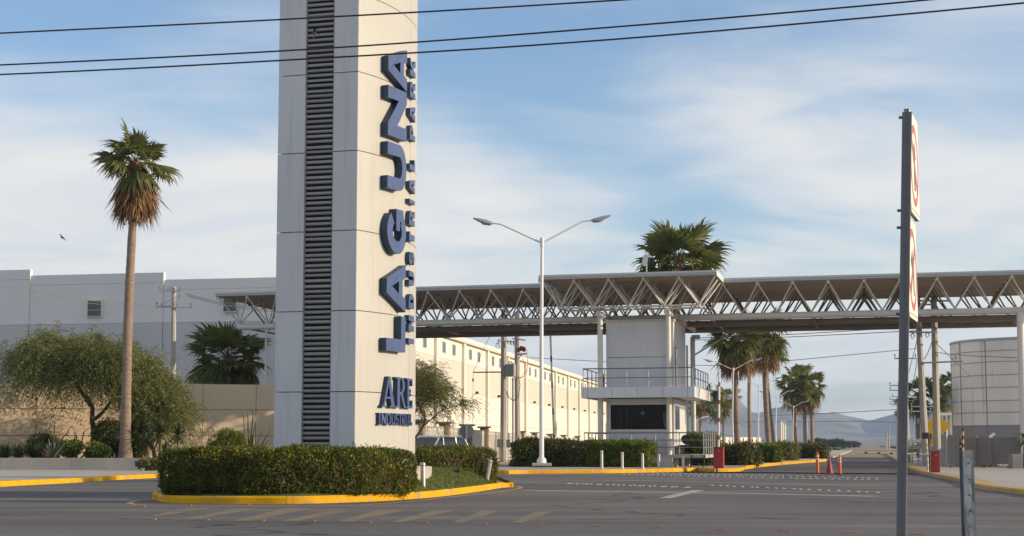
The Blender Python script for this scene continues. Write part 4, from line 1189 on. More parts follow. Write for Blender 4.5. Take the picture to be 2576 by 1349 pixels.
def fan_palm(label, base, top, rb, rt, cr, nf, skirt_h, skirt_r, group=None, wind=0.0, seed=3, ns=900, el0=-0.75, el1=1.35, single=True, scale_v=1.0, name='fan_palm'):
    """base, top: trunk ends; cr: crown scale"""
    base, top = Vector(base), Vector(top); r = random.Random(seed)
    root = thing(name, label, 'palm', base, group)
    n = 70; pts, rs = [], []
    for i in range(n + 1):
        t = i / n
        bow = (top - base).cross(Vector((0, 1, 0))).normalized() * sin(pi * t) * 0.12
        pts.append(base.lerp(top, t) + bow)
        flare = rb * (1 + 0.45 * max(0, 1 - t * 9) ** 2)
        rs.append((flare * (1 - t) + rt * t) * (1 + r.uniform(-.055, .04)))
    pts[0].z -= 0.1
    MB().path(pts, rs, 14).build('trunk', PALMT, root, smooth=50)
    objs = []
    for i in range(nf):
        t = (i + 0.5) / nf
        el = el1 + (el0 - el1) * t ** 0.85 + r.uniform(-.12, .12); az = i * 2.39996 + r.uniform(-.3, .3)
        me = FANS[min(4, int(t * 4.2))] if r.random() > .25 else FANS[r.randrange(5)]
        sc = cr * r.uniform(.70, 1.18) * (0.9 if t < .12 else 1.0)
        rot = Matrix.Rotation(az, 3, 'Z') @ Matrix.Rotation(-el, 3, 'Y') @ Matrix.Rotation(r.uniform(-.5, .5), 3, 'X')
        if wind: rot = Matrix.Rotation(wind * (0.5 + 0.5 * r.random()), 3, 'Y') @ rot
        o_ = top + Vector((0, 0, 0.05 * cr))
        if single:
            o = link('frond', me, None, root, o_, rot); o.scale = (sc, sc, sc)
        else:
            vv = np.array([v.co for v in me.vertices]); R_ = np.array(rot)
            objs.append((vv @ R_.T * sc + np.array(o_), [tuple(p.vertices) for p in me.polygons]))
    if not single:
        b = MB()
        for v, f in objs: b.add(v.tolist(), f)
        b.build('crown', LEAF_PALM, root, kind='stuff')
    if skirt_h: skirt_mesh(root, top + Vector((0, 0, 0.25)), rt * 1.0, skirt_r, skirt_h, ns, seed=seed)
    return root

# ---- branching trees
def branch_tree(label, base, H, spread, lm, seed, nleaf, leaf, droop=0.5, trunk_r=0.16, name='mesquite_tree', cat='tree', fork=0.25, asp=0.22, tilt=(0, 0), levels=4, flat=1.0, clus=0.55, hang=0.3):
    r = random.Random(seed); base = Vector(base)
    root = thing(name, label, cat, base)
    tb = MB(); ends = []
    def grow(p, d, l, rad_, lev):
        pts = [p]; q = p.copy(); dd = d.copy(); n = 4
        for k in range(n):
            dd = (dd + Vector((r.gauss(0, .16), r.gauss(0, .16), r.gauss(0.02, .10)))).normalized()
            q = q + dd * (l / n); pts.append(q.copy())
            if lev >= 2: ends.append((q.copy(), dd.copy(), lev))
        tb.path(pts, [rad_ * (1 - 0.45 * k / n) for k in range(n + 1)], 6, False)
        if lev >= levels: return
        m = 3 if lev < 2 else r.choice((2, 3, 3))
        for k in range(m):
            az = 2 * pi * k / m + r.uniform(-.6, .6)
            el = r.uniform(0.15, 0.95) * (1.0 if lev < 2 else 0.55) - (0.15 if lev > 2 else 0)
            nd = Vector((cos(az) * cos(el) * spread, sin(az) * cos(el) * spread, sin(el) * flat)).normalized()
            grow(pts[-1] if k else pts[-2], (dd * 0.45 + nd).normalized(), l * r.uniform(.62, .85), rad_ * 0.56, lev + 1)
    grow(base - Vector((0, 0, 0.1)), Vector((tilt[0], tilt[1], 1)).normalized(), H * fork, trunk_r, 0)
    tb.build('trunk', BARK, root, smooth=60)
    E = np.array([tuple(e[0]) for e in ends])
    # feathery sprays: leaflets strung along short drooping twigs
    per = 16; ns = nleaf // per
    pick = nr.randint(0, len(E), ns); c0 = E.mean(axis=0)
    P0 = E[pick] + nr.normal(0, clus * 0.45, (ns, 3))
    out = P0 - c0; out[:, 2] *= 0.4; out /= np.linalg.norm(out, axis=1, keepdims=True) + 1e-6
    d0 = out * 0.7 + unit(ns) * 0.9; d0[:, 2] += 0.15; d0 /= np.linalg.norm(d0, axis=1, keepdims=True)
    Ls = hang * nr.uniform(0.5, 1.4, ns)
    t = np.linspace(0.05, 1, per)
    P = P0[:, None, :] + d0[:, None, :] * (Ls[:, None] * t[None, :])[..., None]
    P[..., 2] -= droop * Ls[:, None] * t[None, :] ** 2
    tan = d0[:, None, :] + np.zeros((1, per, 1)); tan = tan.copy(); tan[..., 2] -= 2 * droop * t[None, :]
    side = np.cross(tan, np.array([0, 0, 1.0])); side /= np.linalg.norm(side, axis=2, keepdims=True) + 1e-6
    side *= np.where(np.arange(per) % 2 == 0, 1.0, -1.0)[None, :, None]
    D = (tan * 0.7 + side * 0.9).reshape(-1, 3) + unit(ns * per) * 0.35
    P = P.reshape(-1, 3); m_ = len(P)
    v, q = kites(P, D, unit(m_), leaf * nr.uniform(.6, 1.3, m_), leaf * asp * nr.uniform(.7, 1.3, m_), 0.1)
    link('crown', fast_mesh('crown', v, q), lm, root, kind='stuff')
    return root

# ------------------------------------------------------------------ plants of the island
hl = [G(462, 1266), G(560, 1267), G(700, 1267.5), (860, 0), G(925, 1261.5), G(958, 1260)]
hl[3] = G(860, 1264.8)
hl = [V3(p) + Vector((0.0, 0.83, 0)) for p in hl]
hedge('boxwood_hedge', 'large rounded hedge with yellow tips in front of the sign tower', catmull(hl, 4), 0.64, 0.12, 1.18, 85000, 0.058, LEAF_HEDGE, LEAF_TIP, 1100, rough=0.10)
# blades of grass on the lawn
gx, gy = nr.uniform(-3.2, 0.1, 42000), nr.uniform(41, 54.5, 42000)
keep = [in_poly(x, y, LAWN_PTS) for x, y in zip(gx, gy)]
gx, gy = gx[keep], gy[keep]
bang = np.array([math.atan2((p - _c).y, (p - _c).x) for p in LAWN_PTS]); blen = np.array([(p - _c).length for p in LAWN_PTS]); so = np.argsort(bang)
gl = np.hypot(gx - _c.x, gy - _c.y); gb = np.interp(np.arctan2(gy - _c.y, gx - _c.x), bang[so], blen[so], period=2 * pi)
gz = 0.15 + 0.47 * np.minimum(1, np.clip(1 - gl / gb, 0, 1) / 0.40) ** 0.9; m_ = len(gx)
v, q = kites(np.stack([gx, gy, gz - 0.01], 1), unit(m_) * 0.7 + np.array([0, 0, 1.0]), unit(m_), nr.uniform(.035, .09, m_), nr.uniform(.008, .018, m_))
GRB = leaf_mat('grass_blade', (0.075, 0.105, 0.020), (0.16, 0.18, 0.04), 0.35, c3=(0.26, 0.23, 0.07))
o = link('lawn_grass', fast_mesh('lawn_grass', v, q), GRB); tag(o, 'short green grass covering the island mound', 'grass', kind='stuff')
h2 = [Vector((-2.7, 50.2, 0)), Vector((-1.9, 51.2, 0)), Vector((-1.15, 52.0, 0))]
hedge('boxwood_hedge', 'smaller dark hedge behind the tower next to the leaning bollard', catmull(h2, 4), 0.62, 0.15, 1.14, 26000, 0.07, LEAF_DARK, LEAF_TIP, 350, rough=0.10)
# ------------------------------------------------------------------ hedges of the gate median
def row(pts, Y=None): return [G(x, y, 0.15) for x, y in pts]
hedge('clipped_hedge', 'dark brown-green clipped hedge right behind the double street lamp', [A(1322, 1150, 93.2), A(1398, 1150, 93.2)], 0.75, 0.12, 1.44, 9000, 0.15, LEAF_DARK, rough=0.12, power=5)
hedge('clipped_hedge', 'olive clipped hedge between the dark hedge and the bright one', [A(1411, 1150, 93.4), A(1488, 1150, 93.0)], 0.75, 0.12, 1.38, 8000, 0.14, LEAF_OLIVE, rough=0.08, power=6)
hedge('clipped_hedge', 'bright green clipped hedge in front of the guard house', [A(1512, 1150, 92.2), A(1610, 1150, 91.2)], 0.75, 0.12, 1.38, 12000, 0.14, LEAF_BRIGHT, rough=0.10, power=5)
hd = [(1752, 1778, 99, 1.65, LEAF_BRIGHT, 'green hedge block between the guard house steps and the red barrier box'), (1822, 1878, 101, 1.05, LEAF_OLIVE, 'low flowering hedge right of the red barrier box below the palms'),
      (1893, 1935, 116, 1.05, LEAF_BRIGHT, 'low bright hedge at the foot of the second palm trunk'), (1950, 1980, 132, 1.2, LEAF_OLIVE, 'pale olive hedge after the bright hedge along the median'), (1997, 2062, 150, 1.1, LEAF_DARK, 'dark low hedge below the far pair of palms')]
for (x0, x1, Y, h, lm, lab) in hd:
    hedge('clipped_hedge', lab, [A(x0, 1150, Y), A(x1, 1150, Y - (x1 - x0) * 0.02)], 0.7, 0.1, 0.15 + h, 4500, 0.17, lm, rough=0.12, power=4)
FLOW = mat('coral_flower', (0.55, 0.10, 0.06), 0.6, var=0.2)
fl = thing('flower_cluster', 'coral red flowers on the low hedge below the palms', 'flowers', A(1858, 1148, 100.2))
for k in range(5):
    MB().sphere(A(1852 + 4 * rnd.random() * 4, 1150 + rnd.uniform(-5, 8), 100.1), 0.09, 6, 4).build('blossom', FLOW, fl)

# ------------------------------------------------------------------ palms
fan_palm('tall fan palm with dead brown skirt standing behind the low planter wall', A(315, 1158, 84), A(343, 412, 84), 0.27, 0.18, 1.06, 27, 2.5, 0.80, wind=0.34, seed=8, ns=2400, el0=-0.45, el1=1.45)
fan_palm('bushy fan palm rising behind the gate canopy roof', (A(1712, 1150, 118).x, 118, 0.1), A(1702, 662, 118), 0.32, 0.26, 1.85, 44, 2.0, 0.9, wind=0.10, seed=9, ns=600, el0=-0.6)
fan_palm('low fan palm whose fronds spread above the concrete wall', (A(575, 1100, 111).x, 111, 0.0), A(575, 905, 111), 0.34, 0.30, 1.62, 46, 1.6, 0.9, wind=0.0, seed=12, ns=500, el0=-0.75)
GP = 'fan palms along the median beyond the gate'
fan_palm('thick-skirted fan palm nearest the guard house on the median', (A(1858, 1150, 126).x, 126, 0.1), A(1849, 852, 126), 0.24, 0.22, 1.15, 40, 2.6, 1.1, GP, wind=-0.05, seed=14, ns=1100, el0=-0.9)
fan_palm('thin-trunked fan palm between the two thick ones on the median', (A(1887, 1150, 152).x, 152, 0.1), A(1887, 862, 152), 0.16, 0.15, 1.2, 30, 2.4, 0.9, GP, seed=15, ns=600, el0=-0.9)
fan_palm('sunlit fan palm with golden fronds at the right end of the near palms', (A(1936, 1150, 138).x, 138, 0.1), A(1922, 838, 138), 0.23, 0.2, 1.2, 38, 2.8, 1.0, GP, wind=0.08, seed=16, ns=900, el0=-0.9)
fan_palm('leaning dark fan palm trunk crossing behind the sunlit palm', (A(1950, 1150, 165).x, 165, 0.1), A(1925, 890, 165), 0.2, 0.18, 1.2, 20, 1.6, 0.8, GP, seed=17, ns=400)
for k, (bx, tx, ty, Y, sd, lab) in enumerate([(2008, 1992, 968, 215, 21, 'left palm of the dense far clump with its trunk leaning'), (1998, 2003, 950, 222, 22, 'tallest palm crown of the dense far clump'), (2028, 2024, 985, 214, 23, 'middle palm of the far clump with a round brown skirt'), (2045, 2042, 968, 225, 24, 'right palm of the far clump with a straight thin trunk')]):
    fan_palm(lab, (A(bx, 1150, Y).x, Y, 0.0), A(tx, ty, Y), 0.26, 0.2, 1.2, 24, 2.9, 1.0, GP, seed=sd, ns=350, el0=-0.9, single=False)
for k, (bx, tx, ty, Y, lab) in enumerate([(1762, 1765, 1008, 240, 'distant palm seen below the balcony edge'), (1807, 1810, 1030, 300, 'short far palm behind the raised barrier arm'), (1819, 1824, 1000, 310, 'thin far palm between barrier arm and street lamp')]):
    fan_palm(lab, (A(bx, 1150, Y).x, Y, 0.0), A(tx, ty, Y), 0.24, 0.18, 1.5, 18, 2.6, 0.9, 'far palms beyond the guard house', seed=30 + k, ns=200, single=False)
for k, (bx, tx, ty, Y, lab) in enumerate([(2312, 2310, 995, 165, 'palm half hidden behind the leaning concrete utility pole'), (2380, 2376, 1000, 260, 'small slim palm left of the storage tank'), (2402, 2400, 968, 210, 'palm touching the left edge of the storage tank')]):
    fan_palm(lab, (A(bx, 1150, Y).x, Y, 0.0), A(tx, ty, Y), 0.24, 0.18, 1.35, 22, 2.4, 0.8, 'palms by the storage tank', seed=40 + k, ns=260, single=False)
# plant at the right picture edge
root = thing('sago_palm', 'dark spiky palm shrub at the foot of the right gate column', 'palm shrub', A(2583, 1175, 84))
rosette(root, 'fronds', A(2583, 1110, 84), 60, 1.0, 0.13, LEAF_PALM, -0.3, 1.2, 0.5)
MB().path([A(2583, 1178, 84), A(2583, 1108, 84)], [0.2, 0.18], 8).build('trunk', BARK, root)

# ------------------------------------------------------------------ left garden and concrete wall
WALLC = mat('tan_precast_concrete', (0.62, 0.49, 0.33), 0.9, var=0.14, scale=0.7, bump=0.15, bscale=20, col2=(0.50, 0.39, 0.265), c2scale=0.35, c2lo=0.45, c2hi=0.7, jitter=0.05)
WQ = Vector((cos(rad(19)), sin(rad(19)), 0))
wl0 = A(643.8, 1031, 96)
wf = Frame(wl0, WQ, (-WQ.y, WQ.x))
ztopw = wl0.z + (A(643.8, 968, 96).z - wl0.z)
zj1, zj2 = A(643.8, 1031.5, 96).z, A(643.8, 1096.8, 96).z
MOD_W = -wf.s_at(509.6, 0, 3)
cw = thing('concrete_wall', 'tan precast concrete panel wall behind the garden trees', 'wall', wf.P(-6, 0, 0.1))
for i in range(-6, 3):
    s0, s1 = i * MOD_W + 0.012, (i + 1) * MOD_W - 0.012
    for (z0, z1) in ((zj1 + 0.012, ztopw), (zj2 + 0.012, zj1 - 0.012), (0.05, zj2 - 0.012)):
        MB().fbox(wf, s0, s1, rnd.uniform(0, 0.012), 0.15, z0, z1).build('panel', WALLC, cw, bevel=0.008)
MB().fbox(wf, -6 * MOD_W, 3 * MOD_W, 0.05, 0.12, 0.0, ztopw - 0.03).build('backing', DARK, cw)
for i in range(-6, 4):
    MB().fbox(wf, i * MOD_W - 0.15, i * MOD_W + 0.15, 0.16, 0.42, 0, ztopw - 0.05).build('post', WALLC, cw)
# garden bed and planter wall
pr = A(361, 1182, 81.5); plx = [A(-260, 1178, 84.5), A(-120, 1178, 83.5), A(0, 1178.5, 82.5), A(180, 1180, 82), A(361, 1182, 81.5)]
PLC = mat('weathered_planter_concrete', (0.47, 0.425, 0.35), 0.9, var=0.15, scale=0.8, bump=0.3, bscale=16, col2=(0.30, 0.27, 0.22), c2scale=1.2, c2lo=0.52, c2hi=0.72, stretch=(1, 1, 0.35))
pw = thing('planter_wall', 'low weathered concrete planter wall at the foot of the tall palm', 'planter wall', V3(plx[2], 0.13))
for i in range(len(plx) - 1):
    a_, c_ = V3(plx[i], 0), V3(plx[i + 1], 0); d = (c_ - a_); n_ = Vector((-d.y, d.x, 0)).normalized()
    MB().prism([tuple(a_ + d * 0.001)[:2], tuple(c_ - d * 0.001)[:2], tuple(c_ - d * 0.001 + n_ * 0.2)[:2], tuple(a_ + d * 0.001 + n_ * 0.2)[:2]], 0.05, 0.69).build('wall_section', PLC, pw, bevel=0.015)
d = V3(plx[-1], 0); MB().prism([(d.x - 0.2, d.y + 0.21), (d.x, d.y + 0.21), (d.x + 1.0, d.y + 6), (d.x + 0.8, d.y + 6)], 0.05, 0.685).build('wall_section', PLC, pw, bevel=0.015)
MB().prism([(p.x, p.y + 0.15) for p in plx] + [(plx[-1].x + 0.9, 88), (-13.5, 99.5), (-40, 91)], 0.1, 0.60).build('garden_soil', SOIL, kind='structure')
MB().prism([(plx[-1].x + 0.1, 82.5), (-15.0, 76.5), (-14.0, 80), (-9, 99), (-13.6, 99.6), (plx[-1].x + 1.1, 88)], 0.02, 0.16).build('garden_ground', SOIL, kind='structure')
# mesquite
branch_tree('wide feathery mesquite tree in front of the concrete wall', (A(234, 1105, 88).x, 88, 0.6), 9.9, 1.2, LEAF_MESQ, 6, 110000, 0.17, hang=1.35, droop=0.85, trunk_r=0.20, fork=0.28, clus=0.5, flat=1.0, asp=0.22)
branch_tree('smaller feathery mesquite overlapping the big one beside the palm trunk', (A(392, 1100, 89).x, 89, 0.6), 6.6, 1.2, LEAF_MESQ, 19, 45000, 0.17, hang=1.2, droop=0.8, trunk_r=0.12, fork=0.30, clus=0.45, asp=0.22)
GD = 'garden shrubs behind the planter wall'
# clipped balls and bushes
def gp(px, Y, z=0.58): return (A(px, 1140, Y).x, Y, z)
bush('clipped round dark green ball shrub left of the palm trunk', gp(243, 83.8), 0.78, 0.44, 6000, 0.10, LEAF_BRIGHT, group=GD)
bush('low dark green clipped shrub beside the blue agave', gp(178, 84.2), 0.72, 0.52, 5000, 0.10, LEAF_BRIGHT, group=GD)
bush('dark shrub clump at the left picture edge', gp(110, 85), 0.95, 0.62, 5000, 0.13, LEAF_DARK, group=GD)
bush('leafy dark bush between mesquite trunk and palm trunk', gp(285, 86), 1.05, 1.15, 7000, 0.14, LEAF_DARK, group=GD)
bush('dark leafy bush right behind the palm trunk', gp(348, 86.5), 0.9, 1.2, 6000, 0.14, LEAF_DARK, group=GD)
bush('feathery green bush standing alone against the concrete wall', (A(572, 1100, 91).x, 91, 0.15), 1.1, 1.05, 9000, 0.16, LEAF_BRIGHT, asp=0.25, up=0.8, group=None, core=False)
bush('low green bush peeking over the hedge next to the tower', (A(648, 1120, 90).x, 90, 0.15), 1.0, 0.55, 3000, 0.13, LEAF_BRIGHT, group=GD)
bush('low weedy grass bush at the right end of the planter wall', (A(385, 1170, 80).x, 80, 0.13), 0.75, 0.28, 2500, 0.14, LEAF_OLIVE, stems=0, core=False, group=GD)
# tall grasses at the left
for k, (px, Y, lab) in enumerate([(12, 83.6, 'tuft of long green grass at the left picture edge'), (48, 83.4, 'dense tuft of long grass in the middle of the planter'), (86, 83.7, 'tuft of long grass left of the blue agave')]):
    root = thing('grass_tuft', lab, 'grass tuft', gp(px, Y), GD)
    rosette(root, 'blades', gp(px, Y), 120, 1.15, 0.05, LEAF_YUCCA, 0.5, 1.45, 0.25)
root = thing('agave', 'pale blue-green agave with stiff blades on the planter edge', 'agave', gp(132, 83.2))
rosette(root, 'blades', gp(132, 83.2, 0.62), 60, 1.05, 0.06, LEAF_AGAVE, 0.25, 1.45, 0.05)
root = thing('dry_agave', 'small dry straw-coloured plant next to the blue agave', 'dry plant', gp(116, 83.0))
rosette(root, 'blades', gp(116, 83.0, 0.60), 40, 0.55, 0.04, LEAF_DEAD, 0.3, 1.4, 0.2)
# dead bare shrubs
DEADW = mat('dead_wood', (0.075, 0.05, 0.035), 0.9, var=0.3, scale=6)
for (px, lab, sd, H) in ((152, 'leafless gnarled dark shrub left of the mesquite trunk', 3, 1.5), (196, 'smaller leafless gnarled shrub close to the mesquite trunk', 8, 1.15)):
    r = random.Random(sd); p0 = Vector(gp(px, 87))
    root = thing('dead_shrub', lab, 'dead shrub', p0)
    for k in range(7):
        q = p0 + Vector((r.uniform(-.7, .7), r.uniform(-.3, .3), -0.05)); pts = [q]; d = Vector((r.uniform(-.5, .5), r.uniform(-.2, .2), 1))
        for j in range(5):
            d = (d.normalized() + Vector((r.gauss(0, .45), r.gauss(0, .2), r.gauss(0, .25)))).normalized(); q = q + d * H * r.uniform(.2, .36); pts.append(q)
        MB().path(pts, [0.05, 0.045, 0.04, 0.032, 0.022, 0.01], 5).build('branch', DEADW, root, smooth=60)
# yuccas
for (px, py, Y, L_, n, lab) in [(402, 1090, 84, 1.15, 90, 'big spiky yucca just right of the palm trunk'), (372, 1118, 83, 0.85, 60, 'lower spiky yucca close to the palm trunk'), (448, 1095, 85, 0.85, 60, 'spiky yucca rosette on a bare stem right of the big yucca'), (415, 1140, 82.5, 0.8, 50, 'low drooping yucca below the big one')]:
    c = A(px, py, Y)
    root = thing('yucca', lab, 'yucca', (c.x, Y, 0.14))
    rosette(root, 'blades', c, n, L_, 0.085, LEAF_YUCCA, -0.9, 1.35, 0.18)
    MB().path([(c.x + 0.1, Y, 0.1), (c.x + 0.04, Y, (c.z + 0.1) / 2), tuple(c)], [0.11, 0.09, 0.08], 8).build('stem', PALMT, root, smooth=50)
# ocotillo-like stems at the wall end
LEAF_OC = leaf_mat('grey_green_stem', (0.06, 0.065, 0.035), (0.14, 0.13, 0.075), 0.0)
p0 = A(628, 1125, 92); p0.z = 0.14
root = thing('candelilla_bush', 'bundle of thin leafless grey-green stems leaning right against the wall', 'stem plant', p0)
for k in range(16):
    e = Vector((rnd.uniform(-0.5, 1.1), rnd.uniform(-.3, .3), rnd.uniform(1.4, 3.1)))
    MB().path([p0 + Vector((rnd.uniform(-.2, .2), 0, -0.05)), p0 + e * 0.45 + Vector((rnd.uniform(-.12, .12), 0, 0)), p0 + e + Vector((rnd.uniform(-.1, .2), 0, 0))], [0.045, 0.04, 0.02], 5).build('stem', LEAF_OC, root, smooth=60)

# ------------------------------------------------------------------ grey warehouse
GREYW = mat('grey_painted_tilt_up_wall', (0.74, 0.725, 0.70), 0.8, var=0.03, scale=0.2, jitter=0.012)
GREYL = mat('darker_grey_wall_band', (0.54, 0.53, 0.52), 0.8, var=0.03, scale=0.2)
TRIM = mat('pale_window_trim', (0.70, 0.68, 0.62), 0.6, var=0.03)
WG = mat('blue_window_glass', (0.025, 0.045, 0.055), 0.12, var=0.1, spec=0.6)
ge = Vector((cos(rad(12.5)), -sin(rad(12.5)), 0))
Yg = 150
wf2 = Frame(A(410, 816, Yg), ge, (-ge.y, ge.x))
gw = thing('grey_warehouse', 'big plain grey warehouse with stepped parapet behind the trees', 'warehouse', wf2.P(-5, 5, 0))
zt = lambda py: A(410, py, Yg).z
zmid, zlow = zt(812), zt(930)
secs = [(wf2.s_at(-420, 0, 14), wf2.s_at(76, 0, 14), zt(671)), (wf2.s_at(76, 0, 14), wf2.s_at(410.5, 0, 14), zt(686)), (wf2.s_at(410.5, 0, 14), wf2.s_at(905, 0, 14), zt(704))]
for i, (s0, s1, ztop_) in enumerate(secs):
    v = -0.0 - 0.12 * (2 - i)
    for (z0, z1, m) in ((zmid + 0.015, ztop_ - 0.9, GREYW), (0, zmid - 0.015, GREYL), (ztop_ - 0.88, ztop_, GREYW)):
        MB().fbox(wf2, s0 + 0.015, s1 - 0.015, v, v + 0.4, z0, z1).build('wall_panel', m, gw)
    MB().fbox(wf2, s0, s1 - 0.02, v + 0.1, v + 18, 0, zt(704) - 0.6).build('building_mass', GREYW, gw)
    MB().fbox(wf2, s1 - 0.014, s1 + 0.05, v - 0.02, v + 0.45, zt(704) - 0.5, ztop_ + 0.02).build('parapet_return', TRIM, gw)
for (x0, x1, y0, y1) in ((222, 260, 752, 795), (563, 600, 752, 789)):
    s0, s1, z0, z1 = wf2.s_at(x0, 0, 12), wf2.s_at(x1, 0, 12), zt(y1 + (x0 - 410) * 0.0), zt(y0)
    w_ = MB().fbox(wf2, s0, s1, -0.45, -0.15, z0, z1).build('window', TRIM, gw)
    MB().fbox(wf2, s0 + 0.12, s1 - 0.05, -0.46, -0.44, z0 + 0.06, z1 - 0.08).build('pane', WG, w_)
    MB().fbox(wf2, s0 + 0.12, s1 - 0.05, -0.468, -0.462, z0 + 0.12 + (z1 - z0) * .3, z0 + 0.16 + (z1 - z0) * .3).build('glazing_bar', GREYL, w_)

# ------------------------------------------------------------------ concrete utility pole on the left
PCON = mat('pole_concrete', (0.42, 0.385, 0.34), 0.85, var=0.15, scale=2, bump=0.2, bscale=20, stretch=(1, 1, 0.3))
def crossarm(root, c, half, dirv, nins=3, m=GALV, r=0.045):
    a = MB().obox(c, dirv * half, Vector((-dirv.y, dirv.x, 0)) * r, (0, 0, r)).build('crossarm', m, root)
    for k in range(nins):
        p = c + dirv * half * (-0.92 + 1.84 * k / max(1, nins - 1)) + Vector((0, 0, r))
        MB().path([p, p + Vector((0, 0, 0.10)), p + Vector((0, 0, 0.13)), p + Vector((0, 0, 0.26))], [0.02, 0.02, 0.07, 0.045], 8).build('insulator', BLACK if m is not GALV else RAIL, a, smooth=40)
    return a
def pole(label, base, top, r0, r1, name='utility_pole', cat='utility pole', group=None, n=8):
    root = thing(name, label, cat, base, group)
    MB().path([Vector(base) - Vector((0, 0, 0.2)), top], [r0, r1], n).build('pole_shaft', PCON, root, smooth=20)
    return root
def wire(label, pts, r=0.014, name='power_line', sag=0.0, group=None, m=None, n=18):
    """hanging wire through the given points"""
    root = thing(name, label, 'cable', pts[0], group)
    full = []
    for i in range(len(pts) - 1):
        a_, c_ = Vector(pts[i]), Vector(pts[i + 1])
        for k in range(n + (1 if i == len(pts) - 2 else 0)):
            t = k / n; full.append(a_.lerp(c_, t) - Vector((0, 0, 4 * sag * t * (1 - t))))
    MB().path(full, r, 5).build('conductor', m or BLACK, root, smooth=60)
    return root
Yp = 116
lp = pole('round concrete power pole in front of the grey warehouse', (A(438, 950, Yp).x, Yp, 0), A(437.5, 722, Yp), 0.22, 0.15)
crossarm(lp, A(428, 732, Yp - .2), 0.75, Vector((1, 0, 0)), 3)
crossarm(lp, A(444, 773, Yp - .2), 1.05, Vector((1, 0.05, 0)), 3)
crossarm(lp, A(415, 771, Yp - .2), 0.75, Vector((0.9, -0.4, 0)), 2)
for (x0, y0, x1, y1) in ((395, 775, 452, 742), (452, 740, 462, 768), (430, 772, 455, 742)):
    MB().tube(A(x0, y0, Yp - .25), A(x1, y1, Yp - .25), 0.018, n=5).build('stay_rod', RAIL, lp)
CABL = mat('pale_cable', (0.22, 0.21, 0.205), 0.6, var=0.1)
for k, (y0, y1, xe) in enumerate(((712, 770, 400), (718, 772, 404), (729, 776, 396))):
    wire(['upper', 'middle', 'lower'][k] + ' thin cable of three running left from the round concrete pole', [A(-80, y0 - 14, Yp - 8), A(xe, y1, Yp - .3)], 0.018, sag=0.25, m=CABL)
for k, (y0, y1) in enumerate(((738, 768), (741, 774), (745, 778))):
    wire(['upper', 'middle', 'lower'][k] + ' thin cable of three running right from the round concrete pole', [A(465 + k * 4, y0, Yp - .2), A(690, y1 + 6, Yp - 1)], 0.016, sag=0.2, m=CABL)

# ------------------------------------------------------------------ double street lamp
def street_lamp(label, px, py_base, zb, Y, py_top, group=None, arm=1.0, name='street_lamp'):
    base = Vector((A(px, py_base, Y).x, Y, zb)); top = A(px + 1, py_top, Y); H = top.z - zb
    root = thing(name, label, 'street lamp', base, group)
    k = H / 11.6
    MB().path([base + Vector((0, 0, 0.2)), base + Vector((0, 0, H * .5)), top], [0.125 * k, 0.105 * k, 0.075 * k], 12).build('pole', LAMPW, root, smooth=40)
    MB().path([base, base + Vector((0, 0, 0.28 * k)), base + Vector((0, 0, 0.42 * k))], [0.26 * k, 0.24 * k, 0.13 * k], 12).build('base_cone', LAMPW, root, smooth=40)
    MB().box(base + Vector((0, 0, 0.02)), 1.0 * k, 0.8 * k, 0.16 * k).build('footing', CONC, root, bevel=0.03)
    MB().tube(top + Vector((0, 0, -0.2 * k)), top + Vector((0, 0, 0.28 * k)), 0.11 * k, n=10).build('hub', LAMPW, root, smooth=40)
    for sg in (-1, 1):
        e = Vector((0.985 * sg, -0.17 * sg * 0 + 0.05, 0))
        p1 = top + e * 0.1 * k + Vector((0, 0, 0.05 * k))
        p2 = top + e * 2.15 * k + Vector((0, 0, (1.15 if sg > 0 else 1.0) * k)); p3 = top + e * 2.65 * k + Vector((0, 0, (1.22 if sg > 0 else 1.08) * k))
        a = MB().path([p1, p2, p2.lerp(p3, .3) + Vector((0, 0, 0.02)), p3], [0.05 * k, 0.045 * k, 0.045 * k, 0.04 * k], 8).build('arm', LAMPW, root, smooth=50)
        # head: flat tapering cobra
        u = (e + Vector((0, 0, 0.24))).normalized(); sd = Vector((-u.y, u.x, 0)).normalized() * 0.14 * k; up = u.cross(sd).normalized() * (1 if u.cross(sd).z > 0 else -1)
        prof = [(0, .05, -.05, .5), (.10, .07, -.14, .9), (.42, .09, -.19, 1.0), (.62, .09, -.12, 1), (1.05, .06, -.02, .6)]
        vv, ff = [], []
        for (t, hu, hd, w) in prof:
            c = p3 + u * (t * k)
            vv += [c + sd * w * .6 + up * hu * k, c + sd * w + up * hd * k * .35, c + sd * w * .6 + up * hd * k, c - sd * w * .6 + up * hd * k, c - sd * w + up * hd * k * .35, c - sd * w * .6 + up * hu * k]
        for i in range(len(prof) - 1):
            for q in range(6): ff.append((i * 6 + q, i * 6 + (q + 1) % 6, (i + 1) * 6 + (q + 1) % 6, (i + 1) * 6 + q))
        ff += [tuple(range(6)), tuple(24 + q for q in range(6))]
        MB().add(vv, ff).build('lamp_head', GALV, a, smooth=45)
        vv = [p3 + u * (.12 * k) + sd * .5 - up * .142 * k, p3 + u * (.55 * k) + sd * .5 - up * .155 * k, p3 + u * (.55 * k) - sd * .5 - up * .155 * k, p3 + u * (.12 * k) - sd * .5 - up * .142 * k]
        MB().add(vv + [v - up * 0.03 * k for v in vv], [(0, 1, 2, 3), (7, 6, 5, 4), (0, 4, 5, 1), (1, 5, 6, 2), (2, 6, 7, 3), (3, 7, 4, 0)]).build('lens', TRIM, a)
    return root
street_lamp('tall white double-arm street lamp in front of the gate hedge', 1362, 1167, 0.27, 90.3, 612)
GL = 'double-arm street lamps along the median road'
